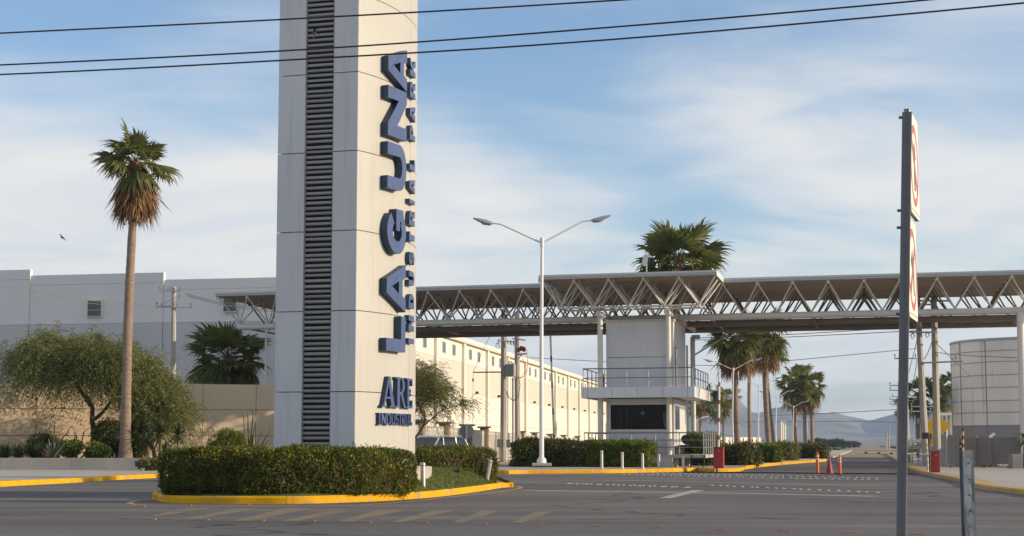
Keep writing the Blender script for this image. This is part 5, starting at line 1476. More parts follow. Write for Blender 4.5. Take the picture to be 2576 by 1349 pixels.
for (px, Y, py, lab) in [(1843, 118, 931, 'nearest of the far double-arm lamps beside the thick palm trunk'), (1908, 148, 972, 'second far double-arm lamp between the palm trunks'), (1952, 184, 1000, 'third far double-arm lamp in front of the mountains'), (1995, 205, 1024, 'fourth far double-arm lamp half hidden by the dense palms'), (2030, 290, 1046, 'fifth far double-arm lamp among the dense palm trunks')]:
    street_lamp(lab, px, 1150, 0.0, Y, py, GL)
sp = A(1748, 1090, 180); root = thing('street_lamp', 'small single-arm far lamp right of the balcony column', 'street lamp', (sp.x, 180, 0))
MB().tube((sp.x, 180, 0), A(1748, 1062, 180), 0.09, n=8).build('pole', LAMPW, root, smooth=40)
a_ = MB().path([A(1748, 1063, 180), A(1755, 1056, 180), A(1768, 1050, 180)], [.07, .06, .05], 6).build('arm', LAMPW, root)
MB().obox(A(1774, 1049, 180), (0.4, 0, 0.05), (0, 0.15, 0), (0, 0, 0.07)).build('lamp_head', LAMPW, a_)

# ------------------------------------------------------------------ bollards
BOLL = mat('brushed_steel_bollard', (0.50, 0.49, 0.47), 0.38, metal=0.75, var=0.15, scale=6)
def bollard(label, base, top, r, group):
    base, top = Vector(base), Vector(top); d = (top - base)
    root = thing('bollard', label, 'bollard', base, group)
    MB().tube(base - d * 0.08, base + d * 0.86, r, n=14).build('tube', BOLL, root, smooth=40)
    MB().path([base + d * 0.88, base + d * 0.97, top], [r * 1.02, r * 1.02, r * 0.6], 14).build('cap', BOLL, root, smooth=40)
    MB().tube(base + d * 0.858, base + d * 0.882, r * 0.8, n=12).build('groove', DARK, root, smooth=40)
    MB().tube(base - Vector((0, 0, 0.01)), base + d.normalized() * 0.02, r * 1.5, n=14).build('foot_plate', BOLL, root)
    return root
bollard('upright steel bollard on the lawn beside the big hedge', (A(1064, 1230, 43.2).x, 43.2, A(1064, 1230, 43.2).z), A(1063, 1163, 43.2), 0.065, 'steel bollards on the island')
bollard('steel bollard leaning right at the tip of the island', A(1223, 1212, 51.3), A(1233, 1156, 51.3), 0.075, 'steel bollards on the island')
for k, (px, pt, pb, lab) in enumerate([(1513.5, 1133, 1176, 'first steel bollard of the row, standing right of the street lamp'), (1565, 1137, 1176, 'second steel bollard of the median row before the bright hedge'), (1616, 1140, 1175.5, 'third steel bollard of the median row before the bright hedge'), (1657, 1142, 1175.5, 'fourth steel bollard of the row, left of the front gate column'), (1718, 1146, 1175, 'last short bollard of the row in front of the steps')]):
    b_ = A(px, pb, 85.2 if k < 3 else 86.0); bollard(lab, (b_.x, b_.y, 0.14), A(px - 0.5, pt, b_.y), 0.07, 'steel bollards along the gate kerb')
# floodlight on the lawn
p = A(1146, 1213, 48.6); root = thing('floodlight', 'small black floodlight lying on the island lawn', 'floodlight', (p.x, p.y, mound_z(p.x, p.y)))
z_ = mound_z(p.x, p.y)
MB().obox((p.x, p.y, z_ + 0.11), (0.10, 0.02, 0.03), (-0.015, 0.045, 0.02), (0.012, -0.015, 0.045)).build('housing', BLACK, root, bevel=0.01)
MB().tube((p.x, p.y, z_ - 0.02), (p.x, p.y, z_ + 0.1), 0.015).build('bracket', BLACK, root)

# ------------------------------------------------------------------ white warehouse
wd = Vector((sin(rad(9.2)), cos(rad(9.2)), 0)); wnm = Vector((wd.y, -wd.x, 0))
LW = 33.0
PVX = 1985.0
def wpt(px): return LW * F / (PVX - px)          # distance along the wall direction for a photo column
# wall line: passes at lateral distance LW left of the camera
ww = Frame(Vector((0, 0, 0)) - wnm * LW, wd, wnm)
Zk = lambda k: HC + k * LW
WZ = Zk(0.322)
wh = thing('white_warehouse', 'long sunlit white warehouse with pilasters and high window slots', 'warehouse', ww.P(190, -10, 0))
P0, PS = 144.2, 13.9
ZB1, ZB0 = Zk(0.254), Zk(0.162)
NP = 15
for i in range(NP):
    s0, s1 = P0 + i * PS, P0 + (i + 1) * PS
    for (z0, z1, m) in ((0, ZB0 - 0.01, WHITEP), (ZB0 + 0.01, ZB1 - 0.01, BAND), (ZB1 + 0.01, WZ - 0.02, WHITEP)):
        MB().fbox(ww, s0 + 0.02, s1 - 0.02, -0.3, 0, z0, z1).build('wall_panel', m, wh)
    MB().fbox(ww, s0 - 0.45, s0 + 0.45, 0.004, 0.30, 0, WZ - 0.25).build('pilaster', WHITEP, wh)
    for ds in (3.6, 8.6):
        w_ = MB().fbox(ww, s0 + ds - 0.12, s0 + ds + 1.52, 0.004, 0.05, Zk(0.268), Zk(0.304)).build('window', BAND, wh)
        MB().fbox(ww, s0 + ds, s0 + ds + 1.4, 0.03, 0.06, Zk(0.2705), Zk(0.3015)).build('pane', WG, w_)
    if i % 1 == 0:
        MB().fbox(ww, s0 + 7.4, s0 + 7.75, 0.004, 0.3, ZB0 + 0.1, ZB0 + 0.34).build('wall_lamp', BLACK, wh)
MB().fbox(ww, P0 - 8, P0 + NP * PS + 1, -6, -0.32, 0, WZ - 0.3).build('building_mass', WHITEP, wh)
MB().fbox(ww, P0 - 8, P0 - 0.03, -0.3, 0, 0, WZ - 0.02).build('wall_panel', WHITEP, wh)
MB().fbox(ww, P0 - 8, P0 + NP * PS + 1, -0.5, 0.42, WZ - 0.24, WZ - 0.021).build('cornice', BAND, wh)
MB().fbox(ww, P0 - 8, P0 + NP * PS + 1, -0.4, 0.34, WZ - 0.019, WZ + 0.30).build('parapet', WHITEP, wh)
MB().fbox(ww, P0 - 8, P0 + NP * PS + 1, 0.006, 0.05, Zk(0.068) - .1, Zk(0.068)).build('base_rail', BAND, wh)

# ------------------------------------------------------------------ bar fence with stone pillars
STONE = mat('rubble_stone', (0.32, 0.24, 0.16), 0.9, var=0.35, scale=2.6, bump=0.9, bscale=5, col2=(0.17, 0.13, 0.10), c2scale=2.2)
CAPM = mat('grey_stone_cap', (0.20, 0.19, 0.18), 0.8, var=0.15, scale=3)
BARM = mat('pale_fence_bar', (0.62, 0.58, 0.50), 0.6, var=0.05)
fpts = [(1054, 79), (1118, 87), (1174, 98), (1218, 109), (1311, 143), (1344, 158), (1383, 178), (1417, 196), (1452, 220)]
fpos = [Vector((A(px, 1100, Y).x, Y, 0)) for px, Y in fpts]
fpos = [fpos[0] + (fpos[0] - fpos[1]) * 1.0] + fpos
fn = thing('bar_fence', 'pale vertical-bar fence with stone pillars along the warehouse yard', 'fence', fpos[3])
for i, p in enumerate(fpos):
    d = (fpos[min(i + 1, len(fpos) - 1)] - fpos[max(i - 1, 0)]).normalized(); n_ = Vector((-d.y, d.x, 0))
    zt_ = 2.42
    pl = MB()
    pl.obox(p + Vector((0, 0, zt_ / 2 - 0.05)), d * 0.26, n_ * 0.26, (0, 0, zt_ / 2)).build('pillar', STONE, fn, bevel=0.03)
    MB().obox(p + Vector((0, 0, zt_ + 0.01)), d * 0.42, n_ * 0.42, (0, 0, 0.055)).build('pillar_cap', CAPM, fn, bevel=0.02)
    # stones on the two visible faces of the pillar
    if i < 6:
        for r_ in range(8):
            for c_ in range(2):
                for fc, (ax, nx) in enumerate(((d, -n_), (n_, -d))):
                    w_ = 0.12 * rnd.uniform(.8, 1.0)
                    MB().obox(p + ax * (-0.13 + 0.26 * c_) + nx * 0.265 + Vector((0, 0, 0.14 + r_ * 0.295)), ax * w_, nx * rnd.uniform(.01, .035), (0, 0, rnd.uniform(.11, .138))).build('stone', STONE, fn, bevel=0.015)
for i in range(len(fpos) - 1):
    a_, c_ = fpos[i], fpos[i + 1]; d = c_ - a_; L_ = d.length; d.normalize(); n_ = Vector((-d.y, d.x, 0))
    for z in (0.25, 2.05): MB().obox((a_ + c_) / 2 + Vector((0, 0, z)), d * (L_ / 2 - 0.27), n_ * 0.02, (0, 0, 0.03)).build('rail', BARM, fn)
    b = MB(); s = 0.36
    while s < L_ - 0.3:
        b.obox(a_ + d * s + Vector((0, 0, 1.16)), d * 0.035, n_ * 0.015, (0, 0, 1.06)); s += 0.125 + 0.001 * i
    b.build('bars', BARM, fn, kind='stuff')
    MB().obox((a_ + c_) / 2 + Vector((0, 0, 0.1)), d * (L_ / 2), n_ * 0.12, (0, 0, 0.12)).build('footing', CONC, fn)
# intercom stone post next to pillar
# stop sign seen from behind
SGREY = mat('sign_back_grey', (0.15, 0.155, 0.155), 0.6, metal=0.2, var=0.1, scale=3)
REDS = mat('sign_red', (0.40, 0.03, 0.03), 0.5, var=0.05)
c = A(1173, 1085, 76.5); root = thing('stop_sign', 'octagonal road sign seen from its grey back beside the parked car', 'road sign', (c.x, c.y, 0))
oc = [(c.x + 0.335 * cos(pi / 8 + k * pi / 4), c.z + 0.335 * sin(pi / 8 + k * pi / 4)) for k in range(8)]
MB().add([(x, c.y, z) for x, z in oc] + [(x, c.y + 0.01, z) for x, z in oc], [tuple(range(8)), tuple(range(15, 7, -1))] + [(i, (i + 1) % 8, 8 + (i + 1) % 8, 8 + i) for i in range(8)]).build('sign_plate', SGREY, root)
MB().add([(c.x + (x - c.x) * .97, c.y + 0.012, c.z + (z - c.z) * .97) for x, z in oc], [tuple(range(8))]).build('sign_front', REDS, root)
MB().box((c.x, c.y - 0.035, c.z / 2 + 0.1), 0.055, 0.05, c.z + 0.5).build('post', GALV, root)

# ------------------------------------------------------------------ parked SUV
def make_car(label, pos, yaw, paint):
    """forward is +x in local space"""
    root = thing('parked_car', label, 'car', pos)
    R_ = Matrix.Rotation(yaw, 3, 'Z'); T = lambda x, y, z: Vector(pos) + R_ @ Vector((x, y, z))
    GL_ = mat('car_glass', (0.02, 0.025, 0.03), 0.05, var=0, spec=0.7); TY = mat('tyre', (0.02, 0.02, 0.02), 0.85, var=0.1); RM = mat('alloy_rim', (0.4, 0.4, 0.41), 0.35, metal=0.7, var=0.05)
    secs = [(-2.30, .55, .95, .78), (-2.25, .40, 1.02, .88), (-1.6, .28, 1.06, .92), (0.0, .27, 1.04, .93), (0.95, .28, 1.02, .92), (1.9, .32, .92, .88), (2.25, .42, .80, .78), (2.33, .50, .70, .66)]
    vv, ff = [], []
    for (x, z0, z1, hw) in secs:
        vv += [T(x, -hw * .94, z0), T(x, -hw, z0 + .2), T(x, -hw * .98, z1 - .1), T(x, -hw * .90, z1), T(x, hw * .90, z1), T(x, hw * .98, z1 - .1), T(x, hw, z0 + .2), T(x, hw * .94, z0)]
    for i in range(len(secs) - 1):
        for q in range(8): ff.append((i * 8 + q, i * 8 + (q + 1) % 8, (i + 1) * 8 + (q + 1) % 8, (i + 1) * 8 + q))
    ff += [tuple(range(8))[::-1], tuple((len(secs) - 1) * 8 + q for q in range(8))]
    MB().add(vv, ff).build('body', paint, root, smooth=35)
    # greenhouse: roof shell on pillars
    rf = [(-2.02, 1.03, .80), (-1.75, 1.52, .70), (-1.2, 1.60, .70), (0.0, 1.61, .70), (0.35, 1.56, .68), (1.15, 1.02, .80)]
    vv, ff = [], []
    for (x, z, hw) in rf: vv += [T(x, -hw, z), T(x, -hw * .5, z + .03), T(x, hw * .5, z + .03), T(x, hw, z)]
    for i in (1, 2, 3):
        for q in range(3): ff.append((i * 4 + q, i * 4 + q + 1, (i + 1) * 4 + q + 1, (i + 1) * 4 + q))
    MB().add(vv, ff).add([v - Vector((0, 0, 0.05)) for v in vv], [f[::-1] for f in ff]).build('roof', paint, root, smooth=40)
    for sg in (-1, 1):
        for (xa, za, xb, zb_) in ((1.15, 1.02, 0.35, 1.55), (0.12, 1.02, 0.02, 1.58), (-0.95, 1.03, -1.0, 1.58), (-2.02, 1.03, -1.75, 1.52)):
            MB().path([T(xa, sg * .81, za - 0.02), T(xb, sg * .685, zb_)], [0.045, 0.04], 6).build('pillar', paint, root, smooth=60)
        for (x0, x1, x2, x3) in ((1.05, .14, .06, .33), (.08, -.92, -.97, 0.0), (-1.0, -1.98, -1.72, -1.04)):
            zt_ = 1.55
            MB().add([T(x0, sg * .805, 1.03), T(x1, sg * .805, 1.03), T(x2, sg * .69, zt_), T(x3, sg * .69, zt_)], [(0, 1, 2, 3)]).build('side_window', GL_, root)
        m = MB().obox(T(0.85, sg * 1.0, 1.1), R_ @ Vector((.07, 0, 0)), R_ @ Vector((0, .1, 0)), (0, 0, .07)).build('mirror', paint, root, bevel=0.03)
        for x in (-1.42, 1.42):
            w_ = MB().tube(T(x, sg * .72, .34), T(x, sg * .95, .34), .34, n=20).build('wheel', TY, root, smooth=40)
            MB().tube(T(x, sg * .93, .34), T(x, sg * .957, .34), .21, n=16).build('rim', RM, w_, smooth=40)
        MB().obox(T(2.18, sg * .66, .72), R_ @ Vector((.10, 0, 0)), R_ @ Vector((0, .16, 0)), (0, 0, .07)).build('headlight', TRIM, root, bevel=0.03)
    MB().add([T(1.13, -.77, 1.03), T(1.13, .77, 1.03), T(.37, .66, 1.555), T(.37, -.66, 1.555)], [(0, 1, 2, 3)]).build('windscreen', GL_, root)
    MB().add([T(-2.02, -.77, 1.04), T(-2.02, .77, 1.04), T(-1.77, .66, 1.51), T(-1.77, -.66, 1.51)], [(0, 1, 2, 3)]).build('rear_window', GL_, root)
    MB().obox(T(2.335, 0, .55), R_ @ Vector((.015, 0, 0)), R_ @ Vector((0, .5, 0)), (0, 0, .10)).build('grille', BLACK, root)
    for sg in (-1, 1): MB().tube(T(-1.6, sg * .62, 1.66), T(.1, sg * .62, 1.66), .02, n=6).build('roof_rail', RM, root)
    return root
SILV = mat('silver_car_paint', (0.42, 0.43, 0.45), 0.28, metal=0.55, var=0.02)
make_car('silver car parked behind the tower hedge with only its roof and windows showing', (A(1082, 1110, 69).x - 0.1, 69.5, 0.02), rad(-118), SILV)

# ------------------------------------------------------------------ tree behind the tower
branch_tree('rusty brown feathery tree half hidden behind the sign tower', (A(992, 1100, 62).x, 62, 0.0), 5.6, 1.0, LEAF_RUST, 23, 34000, 0.12, hang=0.6, droop=0.5, trunk_r=0.09, name='acacia_tree', fork=0.34, clus=0.20, asp=0.15, tilt=(0.05, 0))

# ------------------------------------------------------------------ power poles behind the canopy
CERAM = mat('brown_insulator', (0.10, 0.05, 0.035), 0.3, var=0.1)
REDC = mat('red_cable', (0.45, 0.06, 0.05), 0.5, var=0.05)
Yu = 117
pa = pole('concrete power pole carrying a grey switch box left of the street lamp', (A(1266, 1166, Yu).x, Yu, 0.05), A(1267.5, 778, Yu), 0.24, 0.19)
pb = pole('concrete power pole with brown insulators and red cables left of the street lamp', (A(1302, 1167, Yu + 1).x, Yu + 1, 0.05), A(1300, 785, Yu + 1), 0.21, 0.17)
bx = MB().obox(A(1284, 932, Yu - .5), (0.30, -0.09, 0), (0.08, 0.26, 0), (0, 0, 0.42)).build('switch_box', GALV, pa, bevel=0.02)
for k in range(3): MB().tube(A(1279 + 3 * k, 916, Yu - .5), A(1279 + 3 * k, 908, Yu - .5), 0.03, n=6).build('bushing', CERAM, bx)
MB().tube(A(1270, 925, Yu - .3), A(1278, 925, Yu - .4), .05, n=6).build('bracket', RAIL, pa); MB().tube(A(1270, 940, Yu - .3), A(1278, 940, Yu - .4), .05, n=6).build('bracket', RAIL, pa)
MB().tube(A(1189, 937, Yu - .2), A(1264, 936, Yu - .1), 0.05, n=6).build('side_arm', RAIL, pa)
MB().tube(A(1190, 937, Yu - .2), A(1188, 1100, Yu - .2), 0.012, n=5).build('guy_wire', RAIL, pa)
MB().tube(A(1189.5, 952, Yu - .2), A(1189.5, 960, Yu - .2), 0.06, n=6).build('guy_insulator', RAIL, pa)
wire('guy wire from the side arm up to the canopy', [A(1189, 937, Yu - .2), A(1232, 845, Yu)], 0.015, name='guy_wire')
for (x, y) in ((1255, 860), (1277, 862), (1284, 864), (1291, 865)):
    MB().path([A(x, y - 8, Yu - .3), A(x + 1, y + 4, Yu - .3)], [0.05, 0.05], 6).build('cutout', CERAM if x > 1280 else RAIL, pa)
MB().tube(A(1250, 857, Yu - .3), A(1295, 861, Yu - .3), 0.04, n=6).build('crossarm', GALV, pa)
MB().path([A(1250, 862, Yu - .3), A(1247, 870, Yu - .3), A(1251, 878, Yu - .3), A(1256, 874, Yu - .3), A(1253, 864, Yu - .3), A(1250, 862, Yu - .3)], 0.03, 5).build('cutout_frame', RAIL, pa)
for (x, y) in ((1304, 880), (1311, 876), (1318, 878)):
    MB().path([A(x, y - 6, Yu + .6), A(x, y - 3, Yu + .6), A(x, y + 1, Yu + .6), A(x, y + 7, Yu + .6)], [0.05, 0.12, 0.12, 0.08], 8).build('insulator', CERAM, pb, smooth=40)
MB().tube(A(1299, 892, Yu + .7), A(1325, 890, Yu + .5), 0.06, n=6).build('crossarm', GALV, pb); MB().tube(A(1301, 905, Yu + .7), A(1312, 893, Yu + .6), 0.04, n=6).build('brace', GALV, pb)
MB().tube(A(1288, 852, Yu + .7), A(1322, 856, Yu + .6), 0.05, n=6).build('crossarm', GALV, pb)
MB().path([A(1316, 872, Yu + .5), A(1324, 880, Yu + .5), A(1327, 910, Yu + .5), A(1325, 935, Yu + .5), A(1316, 948, Yu + .5), A(1300, 952, Yu + .2), A(1288, 945, Yu - .3)], 0.025, 6).build('red_cable', REDC, pb, smooth=60)
MB().path([A(1310, 885, Yu + .5), A(1318, 915, Yu + .5), A(1320, 935, Yu + .5), A(1308, 952, Yu + .3), A(1292, 950, Yu - .2)], 0.02, 6).build('red_cable', REDC, pb, smooth=60)
MB().path([A(1303, 945, Yu + .6), A(1308, 970, Yu + .5), A(1302, 1000, Yu + .5), A(1291, 1008, Yu + .3), A(1280, 1000, Yu), A(1272, 982, Yu - .1), A(1268, 980, Yu - .2)], 0.028, 6).build('black_cable', BLACK, pb, smooth=60)
MB().tube(A(1290, 950, Yu + .4), A(1290, 1166, Yu + .4), 0.07, n=8).build('conduit', GALV, pb, smooth=40)
for (x, y0, y1) in ((1255, 1105, 1125), (1278, 1108, 1124)):
    mb_ = MB().box(A(x, (y0 + y1) / 2, Yu - .4), .26, .2, .55).build('meter_box', RAIL, pa, bevel=0.02)
MB().tube(A(1256, 1125, Yu - .4), A(1256, 1166, Yu - .4), 0.03, n=6).build('conduit', RAIL, pa)
p = A(1298, 1166, 103); root = thing('bucket', 'small pink-red bucket at the foot of the power pole', 'bucket', (p.x, p.y, 0.14))
MB().path([(p.x, p.y, 0.15), (p.x, p.y, 0.42)], [0.10, 0.13], 12).build('pail', mat('pink_plastic', (0.55, 0.09, 0.10), 0.5, var=0.05), root, smooth=40)
MB().path([(p.x - .13, p.y, .42), (p.x, p.y - .02, .36), (p.x + .13, p.y, .42)], 0.008, 5).build('handle', RAIL, root)

# ------------------------------------------------------------------ barrier boxes and arms
REDB = mat('red_barrier_paint', (0.33, 0.028, 0.022), 0.5, var=0.08, scale=3, jitter=0.0)
REDS2 = mat('red_stripe', (0.26, 0.035, 0.035), 0.5, var=0.08)
def barrier_box(label, c, w, d, h, yaw):
    root = thing('barrier_box', label, 'barrier', c)
    MB().box(Vector(c) + Vector((0, 0, h / 2)), w, d, h - 0.04, yaw).build('cabinet', REDB, root, bevel=0.02)
    MB().box(Vector(c) + Vector((0, 0, h)), w * 1.05, d * 1.05, 0.05, yaw).build('lid', REDB, root, bevel=0.012)
    f = Vector((-sin(yaw), cos(yaw), 0)) * -1
    MB().box(Vector(c) + f * (d / 2 + 0.002) + Vector((0, 0, h * .48)), w * .82, 0.012, h * .8, yaw).build('door', REDB, root, bevel=0.004)
    MB().box(Vector(c) + f * (d / 2 + 0.012) + Vector((0.02, 0, h * .82)), 0.04, 0.006, 0.08, yaw).build('latch', GALV, root)
    return root
def barrier_arm(label, a_, b_, r, n, name='boom_barrier'):
    a_, b_ = Vector(a_), Vector(b_); root = thing(name, label, 'barrier arm', a_)
    m = (n + 1) // 2; t = 0.0
    for i in range(n):
        dt = (0.80 if i % 2 == 0 else 0.20 * m / max(1, m - 1)) / m
        MB().tube(a_.lerp(b_, t), a_.lerp(b_, min(1, t + dt * 0.999)), r, n=8).build('white_band' if i % 2 == 0 else 'red_band', LAMPW if i % 2 == 0 else REDS2, root, smooth=40)
        t += dt
    return root
c = A(1808, 1176, 85.5); c.z = 0.14
barrier_box('red barrier box at the right end of the gate median', c, 0.50, 0.42, 1.05, rad(-14))
barrier_arm('raised red and white barrier arm above the left red box', (c.x + 0.02, c.y + 0.28, 0.9), A(1809, 928, c.y + 0.35), 0.055, 9)
barrier_arm('leaning raised red and white barrier arm behind the dark hedge', A(1395, 1160, 97), A(1384, 845, 97), 0.055, 9)

# ------------------------------------------------------------------ right barrier and cones
c2 = A(2353, 1192, 73.5); c2.z = 0.11
barrier_box('red barrier box on the right pavement with a lowered arm', c2, 0.37, 0.36, 0.93, rad(-10))
barrier_arm('lowered white barrier arm with red bands reaching left over the lane', (c2.x - 0.22, c2.y + 0.1, 0.90), A(2150, 1138.5, 75.5), 0.04, 11)
ORNG = mat('orange_plastic', (0.62, 0.115, 0.03), 0.5, var=0.08); CONER = mat('faded_red_plastic', (0.26, 0.03, 0.035), 0.55, var=0.1); RING = mat('reflective_band', (0.62, 0.50, 0.42), 0.4, var=0.1)
for (px, yt, yb, lab) in ((2056, 1136, 1192, 'left orange delineator post beside the red traffic cone'), (2112, 1144, 1194, 'right orange delineator post beside the red traffic cone')):
    p = G(px, yb); h = A(px, yt, p.y).z
    root = thing('delineator_post', lab, 'delineator', p, 'orange delineator posts')
    MB().path([p, p + Vector((0, 0, 0.05))], [0.17, 0.15], 12).build('base', RUBB, root, smooth=40)
    MB().path([p + Vector((0, 0, 0.05)), p + Vector((0.0, 0, h * .9))], 0.075, 12).build('tube', ORNG, root, smooth=40)
    MB().path([p + Vector((0, 0, h * .9)), p + Vector((0, 0, h * .93)), p + Vector((0, 0, h))], [0.05, 0.035, 0.055], 10).build('handle', ORNG, root, smooth=40)
    for t in (.62, .76): MB().tube(p + Vector((0, 0, h * t)), p + Vector((0, 0, h * (t + .07))), 0.078, n=12).build('band', RING, root, smooth=40)
p = G(2086, 1193); h = A(2085, 1150, p.y).z
root = thing('traffic_cone', 'dark red traffic cone between the two delineator posts', 'traffic cone', p)
MB().box(p + Vector((0, 0, 0.025)), 0.40, 0.40, 0.05).build('base', CONER, root, bevel=0.015)
MB().path([p + Vector((0, 0, 0.05)), p + Vector((0, 0, h * .5)), p + Vector((0, 0, h))], [0.17, 0.10, 0.035], 16).build('cone', CONER, root, smooth=40)

# ------------------------------------------------------------------ sign post near the camera
YS = 13.0
SP = mat('grey_steel_post', (0.155, 0.16, 0.165), 0.55, metal=0.3, var=0.12, scale=5)
SLAPL = mat('sign_sheeting', (0.78, 0.72, 0.60), 0.5, var=0.04, scale=4)
RINGR = mat('faded_red_ring', (0.40, 0.11, 0.10), 0.5, var=0.1, scale=6)
ARRW = mat('grey_black_print', (0.13, 0.12, 0.12), 0.6, var=0.1)
SBACK = mat('sign_flange_metal', (0.20, 0.205, 0.21), 0.5, metal=0.4, var=0.2, scale=9)
bt, tp = A(2264, 1500, YS), A(2281, 283, YS)
bt = bt + (tp - bt) * ((0.0 - bt.z) / (tp.z - bt.z)) 
spt = thing('sign_post', 'square grey steel sign post close to the camera', 'sign post', bt)
yaw_s = rad(18.6)
sdir = Vector((sin(yaw_s), cos(yaw_s), 0)); snrm = Vector((cos(yaw_s), -sin(yaw_s), 0))
ax = (tp - bt).normalized()
# slotted square tube: four walls
hw_ = 0.036
px_, py_ = Vector((0.985, -0.17, 0)), Vector((0.17, 0.985, 0))
mid = (bt + tp) / 2; half = (tp - bt) / 2
MB().obox(mid, px_ * hw_, py_ * hw_, half).build('tube', SP, spt, bevel=0.006)
MB().obox(mid - py_ * (hw_ + 0.002) + px_ * 0.012, px_ * 0.007, py_ * 0.003, half * 0.999).build('seam_rib', SP, spt)
for (x, y) in ((2266, 296), (2262, 530), (2261, 573), (2259, 790)):
    q = A(x + 4, y, YS); MB().tube(q - px_ * 0.03, q + px_ * 0.02, 0.011, n=8).build('bolt', SP, spt, smooth=40)
def no_turn_sign(label, x0, yt, yb, flip):
    """square plate standing edge-on to the camera, facing right"""
    q = A(x0, (yt + yb) / 2, YS); H = (A(x0, yt, YS).z - A(x0, yb, YS).z); W = 0.66
    root = thing('prohibition_sign', label, 'road sign', q - Vector((0, 0, H / 2)))
    C = q + sdir * (W / 2)
    P = lambda u, w, o=0.0: C + sdir * u + Vector((0, 0, w)) + snrm * o
    r_ = 0.05
    out = []
    for (cx_, cz_, a0) in ((W / 2 - r_, H / 2 - r_, 0), (-W / 2 + r_, H / 2 - r_, 90), (-W / 2 + r_, -H / 2 + r_, 180), (W / 2 - r_, -H / 2 + r_, 270)):
        out += [(cx_ + r_ * cos(rad(a0 + t)), cz_ + r_ * sin(rad(a0 + t))) for t in (0, 30, 60, 90)]
    n = len(out)
    MB().add([P(u, w, 0) for u, w in out] + [P(u, w, -0.003) for u, w in out], [tuple(range(n)), tuple(range(2 * n - 1, n - 1, -1))] + [(i, (i + 1) % n, n + (i + 1) % n, n + i) for i in range(n)]).build('plate', SLAPL, root)
    # folded rim behind the plate, in dented lengths
    k = 5
    for i in range(k):
        w0, w1 = -H / 2 + H * i / k + 0.004, -H / 2 + H * (i + 1) / k - 0.004
        MB().obox(P(-W / 2 + 0.004, (w0 + w1) / 2, -0.018 - rnd.uniform(0, .006)), sdir * 0.003, snrm * 0.015, (0, 0, (w1 - w0) / 2)).build('rim', SBACK, root)
    for w in (-H / 2 + 0.004, H / 2 - 0.004): MB().obox(P(0, w, -0.018), sdir * (W / 2 - 0.01), snrm * 0.015, (0, 0, 0.003)).build('rim', SBACK, root)
    # border, ring, arrow, slash as thin print
    def ringp(ro, ri, o, m, nm, sx=1.0):
        vv = []
        for i in range(48):
            a = 2 * pi * i / 48; vv += [P(ro * cos(a) * sx, ro * sin(a), o), P(ri * cos(a) * sx, ri * sin(a), o)]
        MB().add(vv, [(2 * i, 2 * i + 1, (2 * i + 3) % 96, (2 * i + 2) % 96) for i in range(48)]).build(nm, m, root)
    kz = 0.40 * H / 0.33
    ringp(0.325, 0.265, 0.0015, RINGR, 'red_ring', 0.93)
    s = -1 if flip else 1
    arrow = [(-0.045, -0.20), (0.045, -0.20), (0.045, -0.02), (0.045, 0.06), (0.11, 0.06), (0.0, 0.20), (-0.11, 0.06), (-0.045, 0.06)] if not flip else [(0.10, -0.20), (0.10, 0.10), (0.0, 0.10), (0.0, 0.17), (-0.14, 0.06), (0.0, -0.05), (0.0, 0.02), (0.03, 0.02), (0.03, -0.20)]
    tri = tessellate_polygon([[Vector((u, w, 0)) for u, w in arrow]])
    MB().add([P(u, w, 0.0022) for u, w in arrow], tri).build('arrow', ARRW, root)
    MB().add([P(s * -0.21, 0.165, 0.0030), P(s * -0.165, 0.21, 0.0030), P(s * 0.21, -0.165, 0.0030), P(s * 0.165, -0.21, 0.0030)], [(0, 1, 2, 3)]).build('red_slash', RINGR, root)
    for w in (-H / 2 + 0.03,): MB().add([P(-W / 2 + .03, w, 0.0015), P(W / 2 - .03, w, 0.0015), P(W / 2 - .03, w + 0.006, 0.0015), P(-W / 2 + .03, w + 0.006, 0.0015)], [(0, 1, 2, 3)]).build('border_line', ARRW, root)
    # bracket to the post
    MB().obox(P(-W / 2 + 0.05, 0, -0.04), sdir * 0.02, snrm * 0.02, (0, 0, 0.02)).build('bracket', SBACK, root)
    return root
no_turn_sign('upper round-ring prohibition sign seen edge-on high on the near post', 2289, 272, 531, False)
no_turn_sign('lower round-ring prohibition sign seen edge-on below the upper one', 2284.5, 541, 796, True)
# galvanised post without sign
MOT = mat('mottled_zinc', (0.30, 0.325, 0.345), 0.5, metal=0.5, var=0.35, scale=22, col2=(0.16, 0.175, 0.19), c2scale=16, c2lo=0.5, c2hi=0.6, stretch=(1, 1, 0.5))
q = A(2436, 1133, 13.2); root = thing('steel_post', 'short galvanised channel post without a sign at the right', 'post', (q.x, q.y, 0))
lean = Vector((0.005, 0, 1.0))
def chan(x0, x1, y0, y1, nm, m=MOT):
    MB().obox(Vector((q.x, q.y, q.z / 2 - 0.15)) + Vector(((x0 + x1) / 2, (y0 + y1) / 2, 0)), ((x1 - x0) / 2, 0, 0), (0, (y1 - y0) / 2, 0), Vector((-0.006, 0, 1)) * (q.z / 2 + 0.15)).build(nm, m, root)
chan(-0.036, 0.030, -0.002, 0.003, 'web'); chan(0.0305, 0.0345, -0.004, 0.05, 'flange'); chan(-0.0405, -0.0365, -0.004, 0.05, 'flange'); chan(0.035, 0.054, 0.046, 0.05, 'lip', SP); chan(-0.058, -0.041, 0.046, 0.05, 'lip', SP)
for k in range(9): MB().tube((q.x - 0.003, q.y - 0.004, 0.2 + k * 0.12), (q.x - 0.003, q.y - 0.0025, 0.2 + k * 0.12), 0.006, n=8).build('hole', DARK, root)

